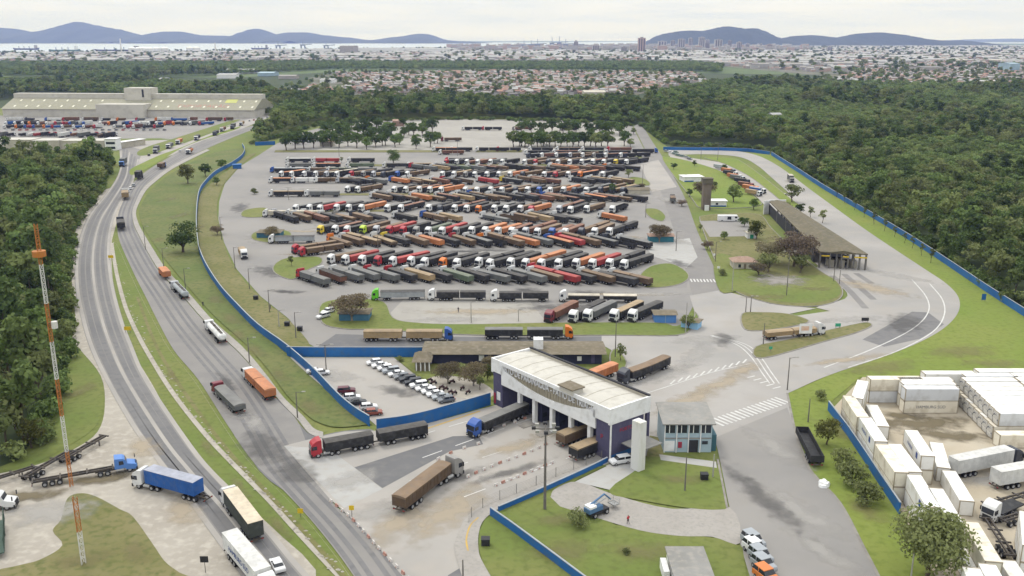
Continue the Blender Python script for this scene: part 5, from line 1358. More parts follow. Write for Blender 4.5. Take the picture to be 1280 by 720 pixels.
# ================================================================== haze
hz = MB().box(-26000, 26000, -1500, 31500, -1.0, 800).build('haze', [])
hm = bpy.data.materials.new('haze'); hm.use_nodes = True; n_, l_ = hm.node_tree.nodes, hm.node_tree.links
n_.remove(n_['Principled BSDF'])
pv = n_.new('ShaderNodeVolumePrincipled'); pv.inputs['Density'].default_value = HAZE_DENSITY; pv.inputs['Color'].default_value = (.34, .45, 1.0, 1); pv.inputs['Absorption Color'].default_value = (1, 1, 1, 1)
pv.inputs['Anisotropy'].default_value = 0.0
l_.new(pv.outputs[0], n_['Material Output'].inputs['Volume'])
hz.data.materials.append(hm); tag(hz, kind='stuff')
# ================================================================== vehicles
def paint(name, c, rough=.45, rnd=0.0, c2=None): return mat(name, c, c2 or tuple(x*.8 for x in c), .5, rough, spec=.4, rnd=rnd, lo=.3, hi=.7)
CAB = {'white': paint('white cab paint', (.60,.60,.59)), 'red': paint('red cab paint', (.36,.025,.035)), 'blue': paint('blue cab paint', (.03,.09,.32)),
       'orange': paint('orange cab paint', (.60,.16,.02)), 'yellow': paint('yellow cab paint', (.60,.45,.04)), 'green': paint('lime cab paint', (.12,.46,.03)),
       'dark': paint('dark cab paint', (.045,.05,.065)), 'grey': paint('grey cab paint', (.26,.25,.235)), 'maroon': paint('maroon cab paint', (.16,.02,.03)),
       'lime': paint('yellow green cab paint', (.42,.55,.05)), 'skyblue': paint('bright blue cab paint', (.08,.20,.50)), 'silver': paint('silver cab paint', (.40,.41,.43))}
def cargo(name, c, rnd=.12): return mat(name, c, tuple(x*.72 for x in c), .35, .75, c3=tuple(x*.5+.06 for x in c), scale2=1.2, f2=.25, rnd=rnd)
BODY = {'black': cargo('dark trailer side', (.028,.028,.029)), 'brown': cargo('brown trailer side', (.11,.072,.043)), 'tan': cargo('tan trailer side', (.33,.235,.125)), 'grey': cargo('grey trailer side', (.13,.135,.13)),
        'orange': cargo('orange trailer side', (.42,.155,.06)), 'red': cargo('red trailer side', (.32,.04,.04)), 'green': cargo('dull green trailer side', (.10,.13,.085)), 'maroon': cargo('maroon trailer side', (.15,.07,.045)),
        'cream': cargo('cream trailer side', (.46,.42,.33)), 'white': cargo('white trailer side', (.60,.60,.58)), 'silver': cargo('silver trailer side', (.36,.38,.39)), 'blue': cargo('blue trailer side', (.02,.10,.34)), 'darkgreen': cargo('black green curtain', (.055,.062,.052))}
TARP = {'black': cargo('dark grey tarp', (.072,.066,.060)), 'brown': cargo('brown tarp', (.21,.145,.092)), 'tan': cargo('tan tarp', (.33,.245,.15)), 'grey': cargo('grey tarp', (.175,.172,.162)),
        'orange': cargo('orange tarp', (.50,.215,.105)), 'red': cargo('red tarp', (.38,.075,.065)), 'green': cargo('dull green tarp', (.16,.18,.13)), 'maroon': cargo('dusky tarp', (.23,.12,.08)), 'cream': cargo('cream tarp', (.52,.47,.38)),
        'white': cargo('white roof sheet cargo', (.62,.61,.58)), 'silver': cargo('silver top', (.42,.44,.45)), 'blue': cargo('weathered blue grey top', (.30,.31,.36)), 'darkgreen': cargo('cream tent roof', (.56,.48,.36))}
M_tyre = mat('tyre rubber', (.018,.018,.018), None, 2, .9); M_rim = mat('wheel rim', (.30,.30,.30), None, 2, .5)
M_chas = mat('chassis steel', (.045,.042,.040), (.09,.075,.06), .8, .8); M_tank = mat('fuel tank', (.35,.35,.34), None, .8, .4, metal=.3)
M_plast = mat('dark plastic', (.025,.025,.027), None, 1, .6); M_lamp = mat('lamp glass', (.55,.55,.50), None, 1, .2); M_tail = mat('tail lamp red', (.30,.02,.02), None, 1, .3)
MC = {}
def wheel_mesh(r, w, n=14):
    b = MB(); b.cyl((0,-w/2,0), (0,w/2,0), r, n=n, mi=0); b.cyl((0,-w/2-.01,0),(0,w/2+.01,0), r*.58, n=n, mi=1); return b
def cached(k, fn):
    if k not in MC: MC[k] = fn()
    return MC[k]
def wheel(): return cached('wheel', lambda: wheel_mesh(.5, .32).mesh('wheel', [M_tyre, M_rim]))
def wheel2(): return cached('wheel2', lambda: wheel_mesh(.5, .6).mesh('dual_wheel', [M_tyre, M_rim]))
def bogie(n):
    def f():
        b = MB()
        for i in range(n):
            x = -i*1.28
            b.cyl((x,-1.25,.5),(x,-.65,.5),.5,n=10,mi=0).cyl((x,.65,.5),(x,1.25,.5),.5,n=10,mi=0).cyl((x,-1.27,.5),(x,1.27,.5),.22,n=8,mi=1)
        b.box(-(n-1)*1.28-.3,.3,-.55,-.4,.45,.95,0).box(-(n-1)*1.28-.3,.3,.4,.55,.45,.95,0)
        return b.mesh('bogie', [M_tyre, M_rim])
    return cached(('bogie', n), f)
def cab_mesh(kind):
    def f():
        if kind == 'cabover': prof = [(-.04,.5),(.0,1.55),(-.16,2.75),(-.42,3.15),(-1.3,3.72),(-2.15,3.82),(-2.2,3.6),(-2.22,1.0),(-1.95,1.0),(-1.85,.75),(-.95,.75),(-.85,.5)]
        elif kind == 'lowcab': prof = [(-.04,.5),(.0,1.5),(-.22,2.65),(-.5,2.85),(-1.9,2.9),(-2.0,2.7),(-2.0,1.0),(-1.85,.75),(-.85,.5)]
        else: prof = [(0,.55),(.02,1.25),(-.15,1.55),(-1.75,1.95),(-2.1,2.75),(-2.5,3.05),(-4.0,3.2),(-4.1,1.0),(-2.2,1.0),(-2.0,.7),(-.7,.55)]
        b = MB(); b.prism_y(prof, -1.22, 1.22); return b.mesh('cab', [], bevel=.09)
    return cached(('cab', kind), f)
def wind_mesh(kind):
    def f():
        b = MB()
        if kind == 'cabover': b.prism_y([(.03,1.72),(-.13,2.72),(-.22,2.72),(-.1,1.72)], -1.1, 1.1)
        elif kind == 'lowcab': b.prism_y([(-.01,1.62),(-.2,2.55),(-.3,2.55),(-.1,1.62)], -1.1, 1.1)
        else: b.prism_y([(-1.76,2.02),(-2.05,2.74),(-2.2,2.74),(-1.9,2.02)], -1.1, 1.1)
        return b.mesh('windscreen', [])
    return cached(('wind', kind), f)
def swin_mesh(kind, s):
    def f():
        o = 0 if kind != 'bonnet' else -2.0
        b = MB(); y = s*1.23; pr = [(-.35+o,1.85),(-.5+o,2.6),(-1.25+o,2.65),(-1.25+o,1.8)]
        b.prism_y(pr, min(y-.02*s, y+.015*s), max(y-.02*s, y+.015*s)); return b.mesh('side_window', [])
    return cached(('swin', kind, s), f)
def bumper_mesh():
    def f():
        b = MB(); b.box(-.25, .07, -1.24, 1.24, .35, .95).box(-.1, .035, -.8, .8, .95, 1.5); return b.mesh('bumper', [])
    return cached('bumper', f)
def chassis_mesh(L):
    def f():
        b = MB(); b.box(-L, -.6, -.45, .45, .62, .95).box(-5.4, -4.2, -.6, .6, .95, 1.15); return b.mesh('chassis', [])
    return cached(('ch', L), f)
def tank_mesh(s):
    def f():
        b = MB(); b.cyl((-2.5, s*.95, .75), (-3.8, s*.95, .75), .33, n=10); return b.mesh('fuel_tank', [])
    return cached(('tank', s), f)
def mirror_mesh(s):
    return cached(('mir', s), lambda: MB().box(-.35,-.2, min(s*1.25,s*1.5), max(s*1.25,s*1.5), 1.9, 2.65).mesh('mirror', []))
def lamp_mesh(s):
    return cached(('lamp', s), lambda: MB().box(.02,.085, min(s*.8,s*1.15), max(s*.8,s*1.15), .62, .85).mesh('headlight', []))
def grain_mesh(L, H0=1.2, H1=2.95):
    def f():
        b = MB(); w = 1.28
        b.box(-L, 0, -w, w, H0, H1)
        n = max(4, int(L/1.05))
        for i in range(n+1):
            x = -L + L*i/n
            for s in (-1, 1): b.box(max(-L-.01, x-.06), min(.01, x+.06), min(s*w, s*(w+.05)), max(s*w, s*(w+.05)), H0-.05, H1)
        for s in (-1, 1): b.box(-L, 0, min(s*w, s*(w+.07)), max(s*w, s*(w+.07)), H1-.14, H1+.03).box(-L, 0, min(s*w, s*(w+.06)), max(s*w, s*(w+.06)), H0-.1, H0+.1)
        return b.mesh('cargo_body', [])
    return cached(('grain', L, H0, H1), f)
def tarp_mesh(L, H=2.95, rise=.24):
    def f():
        b = MB(); vs = []; nx = max(5, int(L/1.3)); prof = [(-1.34, H-.2), (-1.34, H+.05), (-.95, H+rise*.62), (-.4, H+rise*.97), (0, H+rise), (.4, H+rise*.97), (.95, H+rise*.62), (1.34, H+.05), (1.34, H-.2)]
        for i in range(nx+1):
            x = -L-.04 + (L+.08)*i/nx; k = 1.0 - (.10 if i % 2 else 0)
            for y, z in prof: vs.append((x, y, H + (z-H)*(k if z > H else 1)))
        m = len(prof); fs = [(i*m+j, i*m+j+1, (i+1)*m+j+1, (i+1)*m+j) for i in range(nx) for j in range(m-1)]
        fs += [list(range(m)), list(range((nx+1)*m-1, nx*m-1, -1))]
        b.add(vs, fs); return b.mesh('tarp', [])
    return cached(('tarp', L, H, rise), f)
def frame_mesh(L):
    def f():
        b = MB(); b.box(-L, 0, -.5, -.36, .85, 1.12).box(-L, 0, .36, .5, .85, 1.12)
        for i in range(6): x = -L*(i+.5)/6; b.box(x-.06, x+.06, -.5, .5, .9, 1.05)
        b.box(-L-.05, -L+.08, -1.2, 1.2, .55, .8); return b.mesh('trailer_frame', [])
    return cached(('frame', L), f)
def skel_mesh(L):
    def f():
        b = MB(); b.box(-L, 0, -.55, -.3, .95, 1.3).box(-L, 0, .3, .55, .95, 1.3)
        for x in (-.1, -L*.33, -L*.66, -L+.1): b.box(x-.14, x+.14, -1.2, 1.2, 1.1, 1.32)
        for i in range(8): x = -L*(i+.5)/8; b.box(x-.06, x+.06, -.5, .5, 1.0, 1.2)
        return b.mesh('skeletal_frame', [])
    return cached(('skel', L), f)
def tanker_mesh(L):
    def f():
        b = MB(); n = 14; vs = []; xs = [(.0,.55),(-.25,.92),(-.6,1.0),(-L+.6,1.0),(-L+.25,.92),(-L,.55)]
        for x, k in xs:
            for i in range(n):
                t = 2*math.pi*i/n; vs.append((x, 1.22*k*math.cos(t), 2.05 + .98*k*math.sin(t)))
        fs = [(j*n+i, j*n+(i+1) % n, (j+1)*n+(i+1) % n, (j+1)*n+i) for j in range(len(xs)-1) for i in range(n)]
        fs += [list(range(n)), list(range(len(xs)*n-1, (len(xs)-1)*n-1, -1))]
        b.add(vs, fs)
        for k in range(4): x = -L*(k+1)/5; b.cyl((x-.06, 0, 2.05), (x+.06, 0, 2.05), 1.02, n=14)
        return b.mesh('tank', [])
    return cached(('tanker', L), f)
def cat_mesh(L):
    return cached(('cat', L), lambda: MB().box(-L+.6,-.6,-.35,.35,3.0,3.14).box(-L*.35-.3,-L*.35+.3,-.3,.3,3.0,3.3).box(-L*.7-.3,-L*.7+.3,-.3,.3,3.0,3.3).mesh('walkway', []))
def box_mesh(L, H1=3.95):
    def f():
        b = MB(); b.box(-L, 0, -1.28, 1.28, 1.25, H1)
        for i in range(int(L/.6)):
            x = -L + .3 + i*.6
            for s in (-1, 1): b.box(x-.08, x+.08, min(s*1.28, s*1.305), max(s*1.28, s*1.305), 1.35, H1-.1)
        return b.mesh('cargo_box', [])
    return cached(('box', L, H1), f)
def boxroof_mesh(L, H1=3.95):
    return cached(('boxroof', L, H1), lambda: MB().box(-L-.02, .02, -1.31, 1.31, H1, H1+.06).mesh('box_roof', []))
def open_mesh(L, H1=2.6):
    def f():
        b = MB(); b.box(-L, 0, -1.28, 1.28, 1.2, 1.35)
        b.box(-L, 0, -1.28, -1.2, 1.35, H1).box(-L, 0, 1.2, 1.28, 1.35, H1).box(-L, -L+.08, -1.2, 1.2, 1.35, H1).box(-.08, 0, -1.2, 1.2, 1.35, H1)
        for i in range(int(L/1.0)+1):
            x = -L + .04 + (L-.08)*i/int(L/1.0)
            for s in (-1, 1): b.box(x-.05, x+.05, min(s*1.28, s*1.34), max(s*1.28, s*1.34), 1.2, H1)
        return b.mesh('open_body', [])
    return cached(('open', L, H1), f)
KINDS = {  # (start, length, first axle, axles) for each trailer; then tractor chassis length
 'bitrem': ([(-2.9, 7.2, -6.3, 2), (-10.5, 8.2, -16.0, 2)], 6.3),
 'semi':   ([(-2.9, 14.2, -12.4, 3)], 6.3),
 'rodo':   ([(-2.9, 10.0, -9.0, 3), (-14.2, 10.6, -16.0, 2)], 6.3),
 'rigid':  ([(-2.7, 7.0, -6.4, 2)], 8.9),
 'tworigid': ([(-2.6, 5.8, -5.6, 2), (-9.0, 6.2, -13.0, 2)], 7.5),
}
def truck(label, cab, kind, body, top, loc, rz, near=False, load='grain', cabkind='cabover', bend=0.0, group='trucks of the lorry park', name='truck', tex=None, bend2=0.0):
    """cab at the origin looking along +X; trailers behind. bend turns the trailers about the fifth wheel."""
    root = thing(name, label, 'truck', (loc[0], loc[1], loc[2] if len(loc) > 2 and loc[2] > .05 else .135), rz, group)
    trs, chl = KINDS[kind]
    if cab:
        c = link('cab', cab_mesh(cabkind), root, m=CAB[cab])
        link('windscreen', wind_mesh(cabkind), c, m=M_glass)
        for s in (-1, 1): link('side_window', swin_mesh(cabkind, s), c, m=M_glass)
        link('bumper', bumper_mesh(), c, m=M_plast)
        ch = link('chassis', chassis_mesh(chl if cabkind != 'bonnet' else 7.6), root, m=M_chas)
        if near:
            for s in (-1, 1):
                link('headlight', lamp_mesh(s), c, m=M_lamp); link('mirror', mirror_mesh(s), c, m=M_plast); link('fuel_tank', tank_mesh(s), ch, m=M_tank)
                link('wheel', wheel(), root, loc=(-1.4, s*1.03, .5))
                for x in ((-4.2, -5.5) if kind != 'rigid' else (-5.8, -7.1)): link('wheel', wheel2(), root, loc=(x - (1.2 if cabkind == 'bonnet' else 0), s*.92, .5))
        else:
            link('front_axle', bogie(1), root, loc=(-1.4, 0, 0)); link('drive_axles', bogie(2), root, loc=(-4.2, 0, 0)) if kind != 'rigid' else None
    piv = Vector((-4.85, 0, 0))
    for k, (x0, L, ax, na) in enumerate(trs):
        if cabkind == 'bonnet': x0 -= 1.4; ax -= 1.4
        b = bend + (bend2 if k else 0)
        P = piv + Matrix.Rotation(b, 3, 'Z') @ (Vector((x0, 0, 0)) - piv) if not (k and bend2) else (piv + Matrix.Rotation(bend, 3, 'Z') @ (Vector((x0+.3, 0, 0)) - piv))
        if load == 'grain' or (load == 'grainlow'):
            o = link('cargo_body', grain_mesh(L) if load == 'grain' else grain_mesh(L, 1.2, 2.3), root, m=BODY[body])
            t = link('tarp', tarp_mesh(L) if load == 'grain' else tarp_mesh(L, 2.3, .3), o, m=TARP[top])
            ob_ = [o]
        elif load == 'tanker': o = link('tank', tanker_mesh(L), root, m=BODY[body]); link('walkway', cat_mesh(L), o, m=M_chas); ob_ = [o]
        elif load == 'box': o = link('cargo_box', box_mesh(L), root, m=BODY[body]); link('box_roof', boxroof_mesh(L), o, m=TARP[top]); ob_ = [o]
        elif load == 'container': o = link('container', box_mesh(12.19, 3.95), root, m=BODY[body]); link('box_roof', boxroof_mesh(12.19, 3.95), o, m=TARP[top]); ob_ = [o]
        elif load == 'open': o = link('open_body', open_mesh(L), root, m=BODY[body]); ob_ = [o]
        elif load == 'skel': o = link('skeletal_frame', skel_mesh(L), root, m=M_chas); ob_ = [o]
        elif load == 'flat': o = link('load_bed', MB().box(-L, 0, -1.25, 1.25, 1.15, 1.4).mesh('load_bed', []), root, m=BODY[body]); ob_ = [o]
        if kind != 'rigid' or k: 
            f = link('trailer_frame', frame_mesh(L), root, m=M_chas); ob_.append(f)
        for q in ob_: q.location = P; q.rotation_euler = (0, 0, b)
        rotp = lambda v: P + Matrix.Rotation(b, 3, 'Z') @ (Vector(v) - Vector((x0, 0, 0)))
        if kind == 'rigid' and k == 0: continue
        if near:
            for i in range(na):
                for s in (-1, 1):
                    w = link('wheel', wheel2(), root, loc=rotp((ax - 1.28*i, s*.95, .5)), rz=b)
            if kind == 'rodo' and k == 0 or kind == 'tworigid':
                pass
            for s in (-1, 1):
                tl = link('tail_light', cached(('tl', s), lambda s=s: MB().box(-.09,-.05, min(s*.75,s*1.1), max(s*.75,s*1.1), .6, .76).mesh('tail_light', [])), root, m=M_tail, rz=b); tl.location = rotp((x0-L-.02, 0, 0))
        else:
            w = link('bogie', bogie(na), root, loc=rotp((ax, 0, 0)), rz=b)
        if kind == 'rodo' and k == 1:
            w = link('rear_bogie', bogie(3), root, loc=rotp((x0 - L + 3.4, 0, 0)), rz=b)
        if kind == 'rodo' and k == 1 or kind == 'tworigid' and k == 1:
            d = link('drawbar', cached('drawbar', lambda: MB().box(-.2, 3.2, -.12, .12, .75, .95).mesh('drawbar', [])), root, m=M_chas, rz=b); d.location = P
    return root

def heading(head, tail):
    d = Vector((head[0]-tail[0], head[1]-tail[1])); return math.atan2(d.y, d.x)
def truck_px(label, hd, tl, cab, kind, body, top, **kw):
    a, b = G(*hd), G(*tl)
    return truck(label, cab, kind, body, top, a, heading(a, b), **kw)

# ---- the lorry park: herringbone rows
CN = {'white':'white','red':'red','blue':'blue','orange':'orange','yellow':'yellow','green':'lime green','dark':'dark','grey':'grey','maroon':'maroon','lime':'yellow-green','skyblue':'bright blue','silver':'silver'}
def pick(r, table):
    t = r.random()*sum(w for _, w in table)
    for k, w in table:
        t -= w
        if t <= 0: return k
    return table[-1][0]
CABW = [('white',68),('red',8),('blue',5),('orange',2.5),('yellow',2),('dark',6),('grey',4),('silver',5)]
TOPW = [('black',34),('brown',25),('grey',9),('tan',10),('maroon',12),('orange',3),('red',1.2),('green',3),('cream',2)]
def parked_row(rowname, line, sp, ang, at='head', p=1.0, seed=1, over={}, jit=1.0, gaps=(), sem=.33, cabw=CABW, topw=TOPW):
    """trucks side by side along a pixel line of their noses (or tails)"""
    r = random.Random(seed); P = gp(line); acc = []; tot = 0
    for a, b in zip(P[:-1], P[1:]): acc.append((tot, a, b)); tot += (b-a).length
    n = int(tot/sp) + 1; k = 0
    for i in range(n):
        s = i*sp
        for t0, a, b in acc:
            if t0 <= s <= t0 + (b-a).length: q = a + (b-a).normalized()*(s-t0)
        keep = r.random() < p; cab, top, sm, dx = pick(r, cabw), pick(r, topw), r.random() < sem, r.uniform(-jit, jit)
        px = 640 + F_PX*q.x/(q.y*CT + CAM_H*ST)
        if not keep or any(g0 <= px <= g1 for g0, g1 in gaps): continue
        kind = 'semi' if sm else ('rodo' if r.random() < .5 else 'bitrem'); body = top
        if i in over:
            cab, top, kind, body = (list(over[i]) + [None]*4)[:4]; kind = kind or 'bitrem'; body = body or top
        elif r.random() < .6: body = 'black' if top not in ('brown', 'tan') else 'brown'  # darker side colour paints in shaded flanks below the sunlit tops
        a = R(ang) + r.uniform(-.06, .06); u = Vector((math.cos(a), math.sin(a), 0))
        q = q + u*dx*1.5
        Ltot = {'bitrem': 18.7, 'rodo': 25.0, 'semi': 17.1}[kind]
        if at == 'tail': q = q + u*Ltot
        tn = {'black':'dark','maroon':'dusky brown'}.get(top, top)
        lab = f"{CN[cab]} cab, {tn} {'trailer' if kind == 'semi' else 'twin trailers'}, {ordinal(k)} from left, {rowname}"
        truck(lab, cab, kind, body, top, q, a, load='grain' if r.random() < .74 or i in over else r.choice(['open', 'grainlow', 'grainlow', 'open', 'tanker' if kind == 'semi' else 'grainlow'])); k += 1

parked_row('noses-down half of the front herringbone row', [(412,331),(470,333),(560,336),(640,337),(800,338)], 6.1, 230, seed=3,
   over={0:('white','brown','semi'),1:('white','red','semi'),2:('white','black','semi'),3:('red','black','bitrem'),4:('white','red','bitrem'),5:('white','black'),6:('white','black'),7:('orange','black'),8:('white','black'),9:('white','black','rodo'),10:('white','black','rodo'),11:('white','black'),12:('white','orange','rodo'),13:('white','black','rodo'),14:('white','black'),15:('white','orange','bitrem'),16:('white','red','bitrem'),17:('white','black','rodo'),18:('white','black'),19:('white','black'),20:('white','tan','bitrem')})
parked_row('tails-down half of the front herringbone row', [(407,359),(440,354),(560,355),(690,356),(800,359),(835,361)], 6.3, 134, at='tail', seed=4,
   over={0:('red','grey','bitrem'),1:('white','black','semi','maroon'),2:('white','grey','bitrem'),3:('white','grey','semi'),4:('red','grey','bitrem'),5:('red','black','semi'),6:('white','tan','semi'),7:('white','black'),8:('white','green','semi'),9:('white','black'),10:('white','grey','semi'),11:('white','black','bitrem'),12:('white','grey','bitrem'),13:('white','brown','semi'),14:('red','red','rodo'),15:('white','black'),16:('white','brown','semi'),17:('white','black'),18:('white','brown','bitrem'),19:('white','black','rodo'),20:('white','black','rodo')})
parked_row('noses-down half of the second herringbone row', [(400,293),(520,295),(640,296),(772,297)], 5.9, 236, seed=5,
   over={0:('yellow','black'),3:('lime','brown'),5:('red','red','bitrem'),9:('white','red','bitrem'),12:('white','orange','semi')}, p=.96)
parked_row('tails-down half of the second herringbone row', [(435,310),(520,310),(640,310.5),(770,311),(815,312)], 6.4, 130, at='tail', seed=6,
   over={6:('white','orange','semi','orange'),12:('white','orange','semi'),15:('red','red','semi')}, p=.96)
parked_row('noses-down half of the third herringbone row', [(368,266),(470,266),(600,267),(765,268)], 6.4, 236, seed=7, p=.85, over={2:('white','red','bitrem'),5:('white','orange','bitrem'),14:('orange','black'),18:('red','orange','semi')})
parked_row('tails-down half of the third herringbone row', [(370,279.5),(470,279.5),(600,279.5),(740,280),(808,280)], 6.9, 132, at='tail', seed=8, p=.88, over={17:('white','tan','bitrem'),22:('white','orange','semi')})
parked_row('noses-down half of the fourth herringbone row', [(430,242),(520,242.5),(640,243),(790,243)], 6.6, 232, seed=9, p=.8, gaps=[(455,482)], over={8:('white','orange','bitrem')})
parked_row('tails-down half of the fourth herringbone row', [(490,253),(600,253),(700,253),(812,253.5)], 6.9, 134, at='tail', seed=10, p=.9, over={3:('white','orange','semi')})
parked_row('noses-down half of the fifth herringbone row', [(350,222),(440,222),(560,222.5),(785,222.5)], 7.0, 230, seed=11, p=.8, over={20:('white','orange','bitrem')})
parked_row('tails-down half of the fifth herringbone row', [(450,231.5),(600,231.5),(700,231.5),(800,231.5)], 7.2, 136, at='tail', seed=12, p=.85, over={4:('blue','orange','semi'),10:('white','red','bitrem'),11:('white','red','bitrem')})
parked_row('noses-down half of the sixth herringbone row', [(555,206.5),(700,206.5),(795,206.5)], 7.6, 228, seed=13, p=.85)
parked_row('tails-down half of the sixth herringbone row', [(545,214.5),(690,214.5),(800,214.5)], 7.6, 138, at='tail', seed=14, p=.9)
parked_row('seventh row along the grass strip', [(645,197.8),(720,197.8),(785,197.8)], 9.0, 205, seed=15, p=.9)

def flat_trucks(rowname, y, xs, seed, ang=180, **kw):
    r = random.Random(seed)
    for k, x in enumerate(xs):
        cab, top = pick(r, CABW), pick(r, TOPW)
        if k in kw.get('over', {}): cab, top = kw['over'][k]
        tn = {'black':'dark','maroon':'dusky brown'}.get(top, top)
        truck(f"{CN[cab]} cab truck, {tn} top, {ordinal(k)} from left in the {rowname}", cab, 'bitrem' if r.random() < .7 else 'semi', top if r.random() < .6 else 'black', top, G(x, y), R(ang)+r.uniform(-.03,.03))
flat_trucks('line along the back grass bed', 189.6, [540,562,594,620,660,694,726,758], 31, over={0:('white','orange'),3:('red','black')})
flat_trucks('back line under the shade trees', 163, [577,602,640,700,735], 32)
flat_trucks('left part of the sixth row', 210, [357,390,432,478,508], 33, over={1:('white','orange')})
flat_trucks('middle line before the back grass bed', 193.5, [548,655,690,722,756], 40)
flat_trucks('left part of the seventh row', 203.5, [357,390,434,556], 34, over={0:('white','white')})
flat_trucks('left end of the fifth row', 216, [338,360,384,408,434], 35, over={0:('blue','silver'),1:('white','silver')})
flat_trucks('left end of the fourth row', 229, [336,364,392,420], 36, over={0:('white','orange'),1:('white','white')})
flat_trucks('left end of the third row', 246, [336,381], 37, over={0:('white','tan')})
flat_trucks('left end of the second row', 271.5, [329,357], 38, over={0:('white','cream'),1:('white','cream')})
truck('dark truck on the empty back lot beside the shade trees', 'maroon', 'semi', 'brown', 'brown', G(551,177), R(184))
truck('truck with bright blue cab crossing the top of the lot road', 'blue', 'bitrem', 'black', 'black', G(822,191.5), R(2))
# single trucks in the front part of the lot
truck_px('white silver-sided truck in front of the blue snack hut', (336,304.5), (412,303.5), 'white', 'bitrem', 'silver', 'black')
truck_px('red-cab truck with long brown trailers, left above the grass end', (366,318), (425,309), 'red', 'bitrem', 'brown', 'brown')
truck_px('red-cab truck with brown trailers tight beside the other red one', (374,321.5), (446,311), 'red', 'bitrem', 'brown', 'brown')
truck_px('lime green cab truck with silver-rimmed dark trailer on the pale strip', (465,375.5), (530,374.5), 'green', 'semi', 'silver', 'black')
truck_px('white-cab truck with two dark tippers right behind the lime green truck', (535,375.5), (610,375.5), 'white', 'bitrem', 'black', 'black')
truck_px('white-cab truck with two dark tippers, third in the lengthwise line', (613,376.5), (687,376.5), 'white', 'bitrem', 'black', 'black')
truck_px('white-cab truck with flat cream-topped trailers, last in the lengthwise line', (699,377), (792,378), 'white', 'rodo', 'black', 'cream', load='grainlow')
for hd, tl, cab, kind, top, lab in [((684,405),(722,386),'maroon','semi','maroon','red-brown slanted truck, leftmost of the five by the grass strip'),((714,405),(757,384),'white','bitrem','black','white-cab slanted truck with dark trailers beside the red-brown one'),((732,404),(776,383),'white','semi','grey','grey-topped slanted truck, middle of the five by the grass strip'),((765,404),(801,387),'white','semi','tan','tan-topped slanted truck by the grass strip'),((788,404),(824,388),'white','semi','black','dark-topped slanted truck nearest the blue box kiosk')]:
    truck_px(lab, hd, tl, cab, kind, 'black' if top == 'tan' else top, top)
truck_px('blue-cab truck pulling two tan trailers along the front lane', (566,426), (456,426), 'blue', 'rodo', 'tan', 'tan', near=True)
truck_px('orange-cab truck pulling two black trailers along the front lane', (716,423.5), (606,423.5), 'orange', 'rodo', 'black', 'grey', near=True)
truck_px('tan-topped rigid truck driving towards the viewer on the lot lane', (306,325), (297,309), 'white', 'rigid', 'tan', 'tan')
truck_px('small dark rigid truck driving away on the lot road', (840,251), (845,266), 'grey', 'rigid', 'grey', 'brown')

# ---- highway and forecourt
truck_px('white truck turning with a blue container into the sandy lot', (171,607), (190,610), 'white', 'semi', 'blue', 'blue', near=True, load='container', bend=-.16, group='trucks on the highway')
truck_px('white-nosed truck with black curtain trailer and cream roof on the highway', (284,628), (326,686), 'white', 'semi', 'darkgreen', 'darkgreen', near=True, load='box', group='trucks on the highway')
tw = truck_px('white box truck with dark lettering at the bottom edge of the highway', (340,752), (288,689), 'white', 'semi', 'white', 'white', near=True, load='box', group='trucks on the highway')
for s in (1, -1):
    lettering('lettering', 'HAMBURG SÜD', 1.25, M_mark, tw, (-10.0, s*1.32, 2.1), (math.pi/2, 0, 0 if s < 0 else math.pi), .01)
truck_px('maroon-cab truck with open grey body and white rail on the highway', (271,490), (300,518), 'maroon', 'semi', 'grey', 'grey', near=True, load='grainlow', cabkind='lowcab', group='trucks on the highway')
truck_px('white-cab truck with two orange tarped bodies on the highway', (309,472), (340,503), 'white', 'bitrem', 'orange', 'orange', near=True, cabkind='lowcab', group='trucks on the highway')
truck_px('white tanker truck beside the sidewalk, lower of the two', (261,411), (287,440), 'white', 'semi', 'white', 'white', near=True, load='tanker', cabkind='lowcab', group='trucks on the highway')
truck_px('silver tanker truck following the small orange truck', (218,361), (238,381), 'silver', 'semi', 'silver', 'silver', near=True, load='tanker', cabkind='lowcab', group='trucks on the highway')
truck_px('small orange tarped truck ahead of the silver tanker', (203,343), (216,358), 'orange', 'rigid', 'orange', 'orange', load='grain', cabkind='lowcab', group='trucks on the highway')
truck_px('dark rigid truck in the narrow of the highway bend', (151,283), (154,299), 'dark', 'rigid', 'black', 'black', group='trucks on the highway').scale = (1.25,)*3
truck_px('tan rigid truck behind the cars at the highway bend', (157,246), (157,259), 'white', 'rigid', 'tan', 'tan', group='trucks on the highway').scale = (1.3,)*3
for i, (hd, tl, cab, kind, top, lab, ld) in enumerate([((176,222),(167,231),'dark','rigid','black','dark van-like truck following the white car at the bend','box'),((205,209),(194,216),'blue','rigid','brown','dark red truck coming round the bend','grain'),((235,193.5),(246,188),'white','rigid','orange','orange tanker on the inner bend of the highway','tanker'),((194,192.5),(203,186),'silver','rigid','grey','silver-blue truck first in the queue lane','box'),((152,209),(161,203),'skyblue','rigid','grey','blue-nosed truck leaving the yard junction','box'),((222,181),(236,174),'white','rigid','orange','orange truck second in the queue lane','grain'),((245,176),(257,169),'white','rigid','black','dark truck third in the queue lane','grain'),((268,170),(277,165.5),'dark','rigid','black','dark truck fourth in the queue lane','grain'),((277,165),(288,160),'white','rigid','maroon','red-brown truck fifth in the queue lane','grain'),((290,162),(299,157.5),'dark','rigid','grey','grey truck eighth in the queue lane','box'),((301,157.5),(310,153),'white','rigid','tan','tan truck last in the queue lane','grain'),((210,186.5),(220,181.5),'white','rigid','grey','grey truck between the blue one and the orange one in the queue','grain')]):
    truck_px(lab, hd, tl, cab, kind, top, top, load=ld, cabkind='lowcab', group='trucks at the far highway bend').scale = (1.25,)*3
